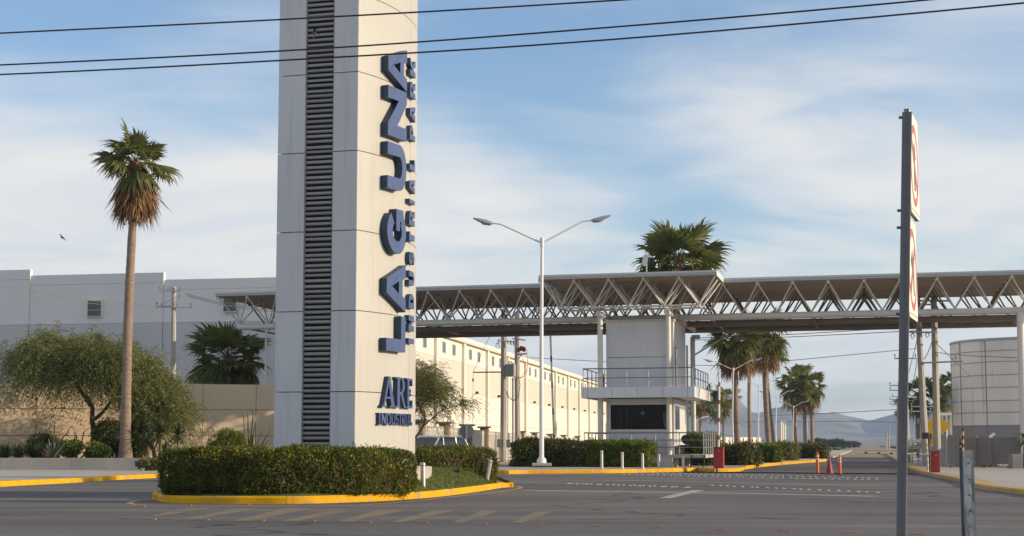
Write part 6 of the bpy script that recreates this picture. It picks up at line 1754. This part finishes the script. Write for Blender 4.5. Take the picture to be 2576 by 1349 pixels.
# ------------------------------------------------------------------ storage tank
TPL = mat('stained_tank_plate', (0.70, 0.65, 0.585), 0.6, metal=0.0, var=0.10, scale=0.5, stretch=(1, 1, 0.08), col2=(0.46, 0.39, 0.32), c2scale=1.0, c2lo=0.52, c2hi=0.72, jitter=0.04)
TBT = mat('grey_tank_base_ring', (0.24, 0.235, 0.23), 0.7, var=0.08, scale=0.6, jitter=0.03)
TRM = mat('tank_rim', (0.30, 0.36, 0.36), 0.5, var=0.05)
Yt, R_t = 163.0, 9.0
tcx = A(2640, 1000, Yt).x
seam_m = mat('dark_tank_seam', (0.27, 0.245, 0.22), 0.7, var=0.15, scale=2)
tk = thing('storage_tank', 'big round stained metal storage tank behind the yard wall', 'tank', (tcx, Yt, 0))
zs = [HC + (1120 - y) * Yt / F for y in (1124, 1072.5, 1041, 1012.5, 981, 950.7, 919, 892, 865)]
zs[0] = -0.05
phi0 = math.atan2(Yt, tcx)                      # towards the camera is phi0 + pi
def tp_(a, r, z): return Vector((tcx + r * cos(a), Yt + r * sin(a), z))
na = 15; da = 2 * pi / na; a_start = pi + phi0 - rad(90) + 0.0
a_seam = phi0 + pi - rad(62)
for k in range(len(zs) - 1):
    for j in range(-3, 6):
        a0 = a_seam + j * rad(23.8) + 0.0012; a1 = a0 + rad(23.8) - 0.0024
        vv, ff, n = [], [], 6
        for i in range(n + 1):
            a = a0 + (a1 - a0) * i / n
            vv += [tp_(a, R_t, zs[k] + 0.012), tp_(a, R_t, zs[k + 1] - 0.012), tp_(a, R_t - 0.03, zs[k + 1] - 0.012), tp_(a, R_t - 0.03, zs[k] + 0.012)]
        for i in range(n):
            for q_ in range(4): ff.append((i * 4 + q_, (i + 1) * 4 + q_, (i + 1) * 4 + (q_ + 1) % 4, i * 4 + (q_ + 1) % 4))
        ff += [(0, 1, 2, 3), (n * 4 + 3, n * 4 + 2, n * 4 + 1, n * 4)]
        MB().add(vv, ff).build('plate', TBT if k == 0 else TPL, tk, smooth=30)
for z in zs[1:-1]:
    MB().path([tp_(a, R_t + 0.02, z) for a in np.linspace(a_seam - 1.3, a_seam + 2.6, 50)], 0.03, 5).build('seam_flange', seam_m, tk, smooth=60)
for j in range(-2, 6):
    a = a_seam + j * rad(23.8); MB().tube(tp_(a, R_t + 0.02, 0), tp_(a, R_t + 0.02, zs[-1]), 0.045, n=6).build('seam_flange', seam_m, tk, smooth=60)
MB().tube((tcx, Yt, -0.1), (tcx, Yt, zs[-1] - 0.05), R_t - 0.06, n=48).build('shell', TBT, tk, smooth=40)
MB().path([tp_(a, R_t + 0.05, zs[-1] + 0.05) for a in np.linspace(0, 2 * pi, 73)], 0.12, 6).build('rim', TRM, tk, smooth=60)
MB().path([(tcx, Yt, zs[-1] + 0.02), (tcx, Yt, zs[-1] + 0.9)], [R_t, 0.2], 48).build('roof', TRM, tk, smooth=40)
for (px, w) in ((2416, 0.0), (2423, 0.0), (2419, -0.32), (2421, 0.16)):
    a = a_seam - rad(9) + (px - 2420) * 0.016
    MB().path([tp_(a - .02, R_t + 0.02, A(2420, 893 + 6 - w * 20, Yt).z), tp_(a, R_t + 0.03, A(2420, 900 - w * 20, Yt).z), tp_(a + .02, R_t + 0.02, A(2420, 906 - w * 20, Yt).z)], 0.03, 4).build('painted_mark', seam_m, tk)

# yard wall around the tank
YW = mat('grey_yard_wall', (0.28, 0.265, 0.25), 0.85, var=0.12, scale=0.7, bump=0.15, bscale=20, jitter=0.05, col2=(0.22, 0.20, 0.18), c2scale=0.4)
yw = thing('yard_wall', 'grey panel wall around the tank yard', 'wall', A(2480, 1150, 97))
cs = [A(2330, 1150, 140), A(2376, 1150, 116), A(2408, 1150, 103), A(2413, 1150, 99.5), A(2455, 1150, 98), A(2493, 1150, 97), A(2565, 1150, 94.5), A(2640, 1150, 92)]
for i in range(len(cs) - 1):
    a_, c_ = V3(cs[i], 0), V3(cs[i + 1], 0); d = c_ - a_; n_ = Vector((-d.y, d.x, 0)).normalized()
    hgt = (2.05, 1.95, 1.9, 1.72, 1.75, 1.72, 1.7)[i]
    MB().prism([tuple(a_ + d * .006)[:2], tuple(c_ - d * .006)[:2], tuple(c_ - d * .006 + n_ * .15)[:2], tuple(a_ + d * .006 + n_ * .15)[:2]], 0.0, hgt).build('panel', YW, yw, bevel=0.01)
    if i in (4, 5): MB().obox(V3(a_, 0.9) - n_ * 0.03, d.normalized() * 0.12, n_ * 0.05, (0, 0, 0.9)).build('post', YW, yw)
for (px, Y) in ((2494, 96.7),):
    p = A(px, 1100, Y); MB().obox(Vector((p.x, p.y, 1.85)), (.16, .0, .10), (0, .05, 0), (-.04, 0, .06)).build('floodlight', COLW, yw)
# scrub and litter at the foot of the wall
bush('dry scrub and litter along the foot of the yard wall', (A(2500, 1180, 92).x, 92, 0.1), 2.6, 0.05, 500, 0.14, LEAF_DEAD, name='dry_scrub', stems=0, core=False)
p = A(2524, 1178, 90.5); root = thing('plastic_bag', 'crumpled white plastic bag lying before the yard wall', 'litter', (p.x, p.y, 0.12))
b = MB()
for k in range(6): b.sphere((p.x + rnd.uniform(-.3, .3), p.y, 0.2 + rnd.uniform(0, .08)), rnd.uniform(.08, .16), 6, 4, (1.4, .8, .6))
b.build('crumpled_film', COLW, root)
b_ = A(2517, 1165, 88); MB().box((A(2562, 1160, 88).x, 88, 0.45), 0.9, 0.8, 0.8).build('planter_box', YW, thing('plant_box', 'square concrete plant box at the foot of the right gate column', 'planter', (A(2562, 1160, 88).x, 88, 0.1)), bevel=0.02)
# small building with an outside stair landing behind the wall
Yb = 190
def bpx(x, y, Y=Yb): return A(x, y, Y)
sbm = thing('small_building', 'small white building with dark tent roof and balcony beside the tank', 'building', V3(bpx(2404, 1100), 0))
a_, c_ = bpx(2396, 1048), bpx(2428, 1120)
MB().prism([(a_.x, Yb), (c_.x + 1, Yb), (c_.x + 1.5, Yb + 6), (a_.x + 1, Yb + 6)], 0, a_.z).build('wall', COLW, sbm)
MB().box(bpx(2392, 1042) + Vector((0, 1, 0)), 2.6, 3.0, 0.3).build('landing', COLW, sbm)
for k in range(7): MB().tube(bpx(2376.5 + k * 3.4, 1040), bpx(2376.5 + k * 3.4, 1018), 0.03, n=5).build('railing_post', STONE, sbm)
for y in (1019, 1029): MB().tube(bpx(2376, y), bpx(2400, y), 0.035, n=5).build('rail', STONE, sbm)
MB().prism([(bpx(2396, 0).x, Yb + 1), (bpx(2420, 0).x, Yb + 1), (bpx(2420, 0).x, Yb + 4), (bpx(2396, 0).x, Yb + 4)], bpx(0, 1035).z, bpx(0, 1018).z).build('upper_room', STONE, sbm)
t0, t1 = bpx(2392, 1016), bpx(2420, 998)
MB().add([(t0.x, Yb, t0.z), (t1.x, Yb, t0.z), (t1.x, Yb + 5, t0.z), (t0.x, Yb + 5, t0.z), (t0.x + 1.0, Yb + 2.5, t1.z), (t1.x, Yb + 2.5, t1.z)], [(0, 1, 5, 4), (3, 2, 5, 4)[::-1], (0, 4, 3), (1, 2, 5), (0, 3, 2, 1)]).build('roof', SP, sbm)
MB().tube(bpx(2386, 1043), bpx(2388, 1110), 0.10, n=6).build('post', STONE, sbm)

# ------------------------------------------------------------------ utility poles on the right
GU = 'concrete power poles along the right side of the road'
p1 = pole('leaning octagonal concrete pole left of the yellow warning sign', (A(2330, 1186, 97).x, 97, 0.1), A(2307, 750, 97), 0.21, 0.16, group=GU)
crossarm(p1, A(2306, 766, 96.7), 1.0, Vector((1, .1, 0)), 3)
crossarm(p1, A(2314, 836, 96.7), 1.0, Vector((1, .1, 0)), 3)
MB().tube(A(2318, 913, 96.7), A(2420, 909, 97.5), 0.055, n=6).build('side_arm', RAIL, p1)
for (x, y) in ((2296, 838), (2333, 836)): MB().path([A(x, y, 96.6), A(x + 4, y + 8, 96.6), A(x - 2, y + 14, 96.6), A(x - 6, y + 6, 96.6), A(x, y, 96.6)], 0.03, 5).build('cutout', RAIL, p1)
p2 = pole('second tall concrete pole standing right behind the red barrier box', (A(2358, 1180, 98).x, 98, 0.1), A(2348, 745, 98), 0.22, 0.17, group=GU)
crossarm(p2, A(2348, 757, 97.7), 0.9, Vector((1, .1, 0)), 3)
p3 = pole('leaning concrete pole partly covered by the near sign post', (A(2284, 1174, 113).x, 113, 0.1), A(2272, 890, 113), 0.2, 0.14, group=GU)
crossarm(p3, A(2277, 902, 112.7), 0.74, Vector((1, 0, 0)), 2)
for k, (px, yt, Y, lab) in enumerate([(2262, 965, 165, 'dark far pole with double crossarm just left of the near sign post'), (2258, 1000, 200, 'farther dark pole with transformer left of the near sign post'), (2263, 993, 210, 'dark pole behind the near sign post with stacked crossarms'), (2236, 1072, 420, 'distant slim sunlit pole beyond the road end on the right'), (2231, 1078, 450, 'distant slim pole in the middle of the far cluster'), (2227, 1092, 480, 'shortest slim pole of the far cluster'), (2318, 1018, 150, 'pole with dark insulators between the two signs')]):
    pp = pole(lab, (A(px, 1150, Y).x, Y, 0), A(px, yt, Y), 0.2, 0.15, group=GU)
    for j in range(2 if Y < 400 else 1):
        crossarm(pp, A(px - 2, yt + 5 + 12 * j, Y - .2), 0.9 if Y < 400 else 2.2, Vector((1, 0, 0)), 3)
    if k in (1, 6): MB().path([A(px - 3, yt + 34, Y - .4), A(px - 3, yt + 48, Y - .4)], [0.28, 0.28], 10).build('transformer', RAIL, pp, smooth=40)
# ------------------------------------------------------------------ signs on the right
SY = mat('warning_yellow', (0.55, 0.36, 0.012), 0.5, var=0.05)
c = A(2356, 1072, 99.5); hwd = 36 * 99.5 / F
root = thing('warning_sign', 'yellow diamond warning sign behind the concrete pole', 'road sign', (c.x, c.y, 0.1))
MB().add([(c.x - hwd, c.y, c.z), (c.x, c.y, c.z - hwd * .85), (c.x + hwd, c.y, c.z), (c.x, c.y, c.z + hwd * .85), (c.x - hwd, c.y + .01, c.z), (c.x, c.y + .01, c.z - hwd * .85), (c.x + hwd, c.y + .01, c.z), (c.x, c.y + .01, c.z + hwd * .85)], [(0, 1, 2, 3), (7, 6, 5, 4), (0, 4, 5, 1), (1, 5, 6, 2), (2, 6, 7, 3), (3, 7, 4, 0)]).build('sign_plate', SY, root)
p_ = A(2342, 1105, 99.3); 
MB().box((p_.x - 0.05, p_.y, p_.z), 0.28, 0.015, 0.85).build('lower_plate', SY, root)
MB().path([(p_.x - .08, p_.y - .012, p_.z - .3), (p_.x - .05, p_.y - .012, p_.z + .25), (p_.x + .02, p_.y - .012, p_.z + .28), (p_.x + .05, p_.y - .012, p_.z + .05)], 0.03, 5).build('black_symbol', BLACK, root)
MB().tube((c.x, c.y + 0.04, 0), (c.x, c.y + 0.04, c.z + .3), 0.035, n=6).build('post', GALV, root)
# speed limit 30
WHT = mat('white_sign_face', (0.66, 0.65, 0.62), 0.5, var=0.04)
ORR = mat('worn_orange_ring', (0.42, 0.20, 0.11), 0.5, var=0.1)
c = A(2309, 1117, 104); root = thing('speed_limit_sign', 'white square speed limit sign reading 30', 'road sign', (c.x, c.y, 0.1))
MB().box(c, 0.56, 0.012, 0.62).build('sign_plate', WHT, root)
vv = []
for i in range(32):
    a = 2 * pi * i / 32; vv += [(c.x + .26 * cos(a), c.y - .008, c.z + .28 * sin(a)), (c.x + .22 * cos(a), c.y - .008, c.z + .24 * sin(a))]
MB().add(vv, [(2 * i, 2 * i + 1, (2 * i + 3) % 64, (2 * i + 2) % 64) for i in range(32)]).build('ring', ORR, root)
def flat_text(parent, outline, x0, z0, h, y, m, nm):
    tri = tessellate_polygon([[Vector((u, w, 0)) for u, w in outline]])
    MB().add([(x0 + u * h, y, z0 + w * h) for u, w in outline], tri).build(nm, m, parent)
th = stroke(arc(.25, .76, .21, .16, 150, -70, 8) + arc(.25, .30, .23, .22, 70, -150, 8), .14)
flat_text(root, th, c.x - 0.155, c.z - 0.13, 0.27, c.y - .009, BLACK, 'digit_three')
ze = stroke(arc(.25, .5, .19, .42, 91, 449, 20), .14)
flat_text(root, ze, c.x + 0.01, c.z - 0.135, 0.27, c.y - .009, BLACK, 'digit_zero')
MB().tube((c.x, c.y + .03, 0), (c.x, c.y + .03, c.z + .3), 0.03, n=6).build('post', GALV, root)
GRN = mat('sign_green', (0.05, 0.22, 0.12), 0.5, var=0.05)
c = A(2293.5, 1117, 108); root = thing('round_green_sign', 'white sign with a green ring left of the speed limit sign', 'road sign', (c.x, c.y, 0.1))
MB().box(c, 0.50, 0.012, 0.62).build('sign_plate', WHT, root)
vv = []
for i in range(32):
    a = 2 * pi * i / 32; vv += [(c.x + .22 * cos(a), c.y - .008, c.z + .26 * sin(a)), (c.x + .18 * cos(a), c.y - .008, c.z + .22 * sin(a))]
MB().add(vv, [(2 * i, 2 * i + 1, (2 * i + 3) % 64, (2 * i + 2) % 64) for i in range(32)]).build('ring', GRN, root)
MB().box((c.x + .02, c.y - .009, c.z), 0.07, 0.003, 0.26).build('symbol', GRN, root)
MB().box((c.x - .05, c.y, c.z - .55), 0.26, 0.012, 0.22, 0).build('lower_plate', SY, root)
MB().tube((c.x, c.y + .03, 0), (c.x, c.y + .03, c.z + .3), 0.03, n=6).build('post', RAIL, root)
# black camera post and striped posts
c = A(2339, 1188, 74.2); root = thing('camera_post', 'thin black post with a black reader box left of the red barrier box', 'post', (c.x, c.y, 0.1))
MB().tube((c.x, c.y, 0.08), A(2335, 1093, c.y), 0.045, n=8).build('post', BLACK, root, smooth=40)
MB().box(A(2327, 1096, c.y), 0.28, 0.22, 0.27).build('reader_box', BLACK, root, bevel=0.02)
MB().tube(A(2334, 1094, c.y), A(2344, 1092, c.y), 0.02, n=6).build('arm', BLACK, root)
STR1 = mat('worn_orange_stripe', (0.60, 0.33, 0.13), 0.6, var=0.15)
def striped(label, px, y0, y1, Y, r, n, m1=STR1, m2=BLACK, dx=0):
    b0, b1 = A(px, y0, Y), A(px + dx, y1, Y); b0.z = 0.1
    root = thing('striped_post', label, 'striped post', b0, 'striped marker posts')
    for i in range(n): MB().tube(b0.lerp(b1, i / n), b0.lerp(b1, (i + .998) / n), r, n=8).build('orange_band' if i % 2 else 'black_band', m1 if i % 2 else m2, root, smooth=40)
striped('orange and white striped post against the leaning concrete pole', 2334, 1188, 1108, 75.5, 0.04, 11, m2=WHT, dx=-3)
striped('black and yellow thin striped post in front of the tank wall', 2421.6, 1180, 1076, 80, 0.05, 11)
striped('dark striped post at the corner of the yard wall', 2415, 1180, 1113, 97, 0.06, 9)
MB().tube(A(2380, 1182, 100), A(2380, 1075, 100), 0.05, n=6).build('tube', COLW, thing('white_post', 'thin white post at the corner of the yard wall', 'post', A(2380, 1182, 100)))

# ------------------------------------------------------------------ wires
OW = 'overhead power lines above the tower'
for (lab, pts) in (('uppermost overhead power line crossing the top of the tower', [(-900, 128, 35.5), (0, 84, 33.5), (785, 45.5, 32), (1570, 0, 30.5), (2700, -78, 28.5)]),
                   ('middle overhead power line crossing the tower', [(-900, 200, 35.5), (0, 164, 33.5), (785, 124, 32), (1550, 68, 30.5), (2335, 0, 29), (3000, -70, 27.8)]),
                   ('lowest overhead power line crossing the tower', [(-900, 218, 35.5), (0, 188, 33.5), (785, 148, 32), (1550, 99, 30.5), (2575, 8, 28.7), (3200, -62, 27.6)])):
    p = catmull([A(*q) for q in pts], 8)
    root = thing('power_line', lab, 'cable', p[0], OW)
    MB().path(p, 0.0165, 6).build('conductor', BLACK, root, smooth=60)
ww_ = [('thin wire from the guard house to the right pole, top one', [(1740, 851, 104), (1960, 843, 102), (2310, 822, 97)]), ('thin wire close below the top one behind the canopy', [(1740, 856, 104), (1960, 849, 102), (2310, 832, 97)]),
       ('long thin wire in front of the palms below the canopy', [(1330, 900, 122), (1700, 918, 118), (1900, 914, 116), (2305, 877, 112)]), ('far thin wire in front of the mountains, upper', [(1900, 1047, 230), (2080, 1040, 210), (2260, 1030, 190)]),
       ('far thin wire in front of the mountains, lower', [(1850, 1062, 260), (2080, 1060, 230), (2260, 1062, 205)]), ('thin wire from the right pole to the tank', [(2350, 886, 97.6), (2420, 894, 98), (2575, 901, 98)]), ('slanting stay wire right of the tall concrete pole', [(2352, 862, 97.6), (2404, 912, 98), (2440, 946, 99)])]
for (lab, pts) in ww_:
    p = catmull([A(*q) for q in pts], 6)
    root = thing('power_line', lab, 'cable', p[0])
    MB().path(p, 0.022 if pts[0][2] < 150 else 0.04, 5).build('conductor', RAIL, root, smooth=60)
for (lab, pts) in [('wire descending between the right poles, left one', [(2277, 905, 112), (2262, 968, 165)]), ('wire descending between the right poles, right one', [(2306, 905, 112), (2285, 985, 160)]), ('wire from the leaning pole to the far poles', [(2310, 838, 96.5), (2262, 990, 200)]), ('wire from the second tall pole to the leaning pole', [(2349, 840, 97.6), (2306, 905, 112)])]:
    wire(lab, [A(*q) for q in pts], 0.025, sag=0.6, m=RAIL)

# ------------------------------------------------------------------ birds
BIRD = mat('dark_bird', (0.035, 0.035, 0.045), 0.7, var=0.1); BWH = mat('pale_bird_wing', (0.5, 0.49, 0.48), 0.7, var=0.05)
def bird(label, c, k, heading):
    c = Vector(c); root = thing('bird', label, 'bird', c)
    f = Vector((cos(heading), sin(heading), 0.1)).normalized(); s = Vector((-f.y, f.x, 0)).normalized(); u = Vector((0, 0, 1))
    MB().path([c - f * .16 * k, c - f * .08 * k, c, c + f * .09 * k, c + f * .13 * k, c + f * .17 * k], [.02 * k, .05 * k, .065 * k, .05 * k, .04 * k, .008 * k], 8).build('body', BIRD, root, smooth=60)
    MB().add([c + f * .07 * k + s * .03 * k, c - f * .07 * k + s * .03 * k, c - f * .10 * k + s * .2 * k + u * .17 * k, c - f * .06 * k + s * .36 * k + u * .22 * k, c + f * .06 * k + s * .2 * k + u * .17 * k], [(0, 1, 2, 4), (4, 2, 3)]).build('wing', BIRD, root)
    MB().add([c + f * .07 * k - s * .03 * k, c - f * .07 * k - s * .03 * k, c - f * .10 * k - s * .2 * k - u * .12 * k, c - f * .06 * k - s * .30 * k - u * .2 * k, c + f * .06 * k - s * .2 * k - u * .12 * k], [(0, 1, 2, 4), (4, 2, 3)]).build('wing', BWH, root)
    MB().add([c - f * .14 * k + s * .02 * k, c - f * .14 * k - s * .02 * k, c - f * .30 * k - s * .06 * k, c - f * .30 * k + s * .06 * k], [(0, 1, 2, 3)]).build('tail', BIRD, root)
bird('small dark bird flying at the far left of the sky', A(157, 598, 60), 0.5, rad(150))
bird('small dark bird close to the tall palm trunk', A(313, 564, 82), 1.0, rad(100))
bird('tiny pale bird in front of the tower louvres', A(789, 83, 38), 0.42, rad(200))

# ------------------------------------------------------------------ satellite dish behind the canopy
c = A(1626, 655, 104); root = thing('antenna_dish', 'white dish antenna on a mast behind the canopy roof', 'antenna', (c.x, c.y, ZR))
vv, ff = [], []
dn = Vector((-0.9, -0.4, 0.1)).normalized(); da_ = Vector((0.4, -0.9, 0)).normalized(); db_ = dn.cross(da_)
for r_ in range(4):
    for k in range(16):
        a = 2 * pi * k / 16; t = r_ / 3; vv.append(c + (da_ * cos(a) + db_ * sin(a)) * 0.38 * t + dn * 0.10 * t * t)
for r_ in range(3):
    for k in range(16): ff.append((r_ * 16 + k, r_ * 16 + (k + 1) % 16, (r_ + 1) * 16 + (k + 1) % 16, (r_ + 1) * 16 + k))
MB().add(vv, ff).build('reflector', COLW, root, smooth=60)
MB().tube((c.x, c.y + .1, ZTB), c + Vector((0, .1, 0)), 0.04, n=8).build('mast', GALV, root, smooth=40)

# ------------------------------------------------------------------ far field: scrub line, low buildings, mountains
SCRUB = leaf_mat('far_scrub', (0.028, 0.040, 0.016), (0.080, 0.085, 0.035), 0.1)
n = 26000
Yf = nr.uniform(230, 1500, n) ; Xf = Yf * nr.uniform(0.06, 0.34, n)
P = np.stack([Xf, Yf, np.full(n, -0.1)], 1)
keep = np.abs((Xf - _l.x) - (Yf - _l.y) * RD.x / RD.y - 4) > 9
P = P[keep]; m = len(P)
v, q = kites(P, unit(m) * .6 + np.array([0, 0, 1.0]), unit(m), nr.uniform(.3, 1.0, m), nr.uniform(.6, 1.6, m))
o = link('field_scrub', fast_mesh('field_scrub', v, q), SCRUB); tag(o, 'low dry green scrub covering the far field', 'scrub', kind='stuff')
for k, (px, Y, w, h, lab) in enumerate([(2062, 900, 6, 4.2, 'leftmost rounded dark tree at the end of the road'), (2085, 930, 4.5, 3.2, 'dark tree second from the left at the end of the road'), (2108, 880, 6, 4.0, 'broad dark tree at the end of the road above the cone'), (2126, 920, 4.5, 3.2, 'small dark tree right of the broad one at the road end'), (2140, 960, 4.5, 3.0, 'last small dark tree in the far line')]):
    bush(lab, (A(px, 1130, Y).x, Y, -0.1), w, h / 2, 1800, 1.3, SCRUB, name='field_tree', cat='tree', group='dark trees at the end of the road', stems=3, asp=0.7)
FARB = thing('far_shed', 'low pale industrial shed seen between the palm trunks', 'building', A(1900, 1128, 330))
a_, c_ = A(1812, 1100, 330), A(1943, 1128, 330)
a_.z = HC + 20 * 330 / F
MB().prism([(a_.x, 330), (c_.x, 345), (c_.x + 4, 380), (a_.x, 370)], 0, a_.z).build('wall', WHITEP, FARB)
for k in range(9): MB().box((a_.x + 0.8 + k * (c_.x - a_.x) / 9, 329.6 + k * 1.66, a_.z * .5), 0.25, 0.3, a_.z * .96).build('pilaster', BAND, FARB)
FB2 = thing('far_tower_block', 'group of tall pale silo columns far behind the palms', 'silo', A(1968, 1128, 420))
for k in range(3):
    q_ = A(1963 + k * 5, 1060 + k * 4, 420 + 8 * k); MB().tube((q_.x, q_.y, 0), q_, 0.32, n=10).build('column', WHITEP, FB2, smooth=40)
MB().box(A(1968, 1062, 424), 1.6, 1.2, 0.7).build('head_box', WHITEP, FB2)
FB3 = thing('far_canopy', 'pale far shelter roof behind the guard house deck', 'building', A(1765, 1110, 230))
q0, q1 = A(1740, 1100, 230), A(1778, 1112, 230)
MB().box(((q0.x + q1.x) / 2, 232, (q0.z + q1.z) / 2), q1.x - q0.x, 4, q0.z - q1.z).build('roof_fascia', WHITEP, FB3)
for k in range(5): MB().tube((q0.x + .3 + k * (q1.x - q0.x - .6) / 4, 231, 0), (q0.x + .3 + k * (q1.x - q0.x - .6) / 4, 231, q1.z), 0.09, n=6).build('post', WHITEP, FB3)

MTN = mat('bare_mountain_rock', (0.22, 0.18, 0.15), 0.95, var=0.3, scale=0.004, col2=(0.11, 0.095, 0.08), c2scale=0.006, detail=9)
from mathutils import noise as mnoise
def mountains(name, Y0, X0, X1, nx, ny, depth, ridge, seed, hs_):
    vv, ff = [], []
    for j in range(ny + 1):
        t = j / ny
        for i in range(nx + 1):
            x = X0 + (X1 - X0) * i / nx; y = Y0 + depth * t
            env = min(1, t * 1.45) ** 1.25 if t < .7 else max(0, (1 - t) / .3)
            p = Vector((x * hs_, y * hs_, seed))
            rg = 1 - abs(mnoise.fractal(p * 1.6, 1.0, 2.0, 3)) * 1.5
            f = mnoise.fractal(Vector((x * hs_ * 6, y * hs_ * 3, seed + 4)), 0.9, 2.1, 6)
            z = ridge(x / y) * env * (0.72 + 0.28 * rg) + f * ridge(x / y) * 0.34 * env
            vv.append((x, y, max(-2, z - 2)))
    for j in range(ny):
        for i in range(nx): ff.append((j * (nx + 1) + i, j * (nx + 1) + i + 1, (j + 1) * (nx + 1) + i + 1, (j + 1) * (nx + 1) + i))
    MB().add(vv, ff).build(name, MTN, smooth=40, kind='structure')
YM = 4800
def ridge_a(k):
    px = CX + F * k
    tab = [(-3000, 60), (-600, 50), (600, 70), (1300, 95), (1780, 126), (1890, 104), (2050, 88), (2125, 80), (2190, 74), (2230, 84), (2300, 92), (2575, 110), (3200, 80), (5000, 60)]
    for (x0, y0), (x1, y1) in zip(tab, tab[1:]):
        if x0 <= px <= x1:
            return (y0 + (y1 - y0) * (px - x0) / (x1 - x0)) * 1.12 * (YM + 900) / F
    return 60
mountains('mountains', YM, -3800, 5200, 230, 44, 1500, ridge_a, 3.0, 0.0011)
def ridge_b(k):
    px = CX + F * k
    return 34 * max(0.15, math.exp(-((px - 2300) / 130) ** 2)) * (3500) / F
mountains('foothills', 3200, -2500, 3600, 120, 18, 500, ridge_b, 9.0, 0.002)

# ------------------------------------------------------------------ haze
hz = bpy.data.materials.new('haze_air'); hz.use_nodes = True
N_, L_ = hz.node_tree.nodes, hz.node_tree.links
N_.remove(N_['Principled BSDF'])
pv = N_.new('ShaderNodeVolumePrincipled')
pv.inputs['Color'].default_value = (0.50, 0.72, 1.0, 1)
pv.inputs['Density'].default_value = 0.00011
pv.inputs['Anisotropy'].default_value = 0.25
L_.new(pv.outputs[0], N_['Material Output'].inputs['Volume'])
b = MB(); b.box((600, 3300, 99), 10400, 7400, 204)
o = b.build('haze', hz, kind='stuff'); tag(o, 'pale haze over the far plain and mountains', 'haze')
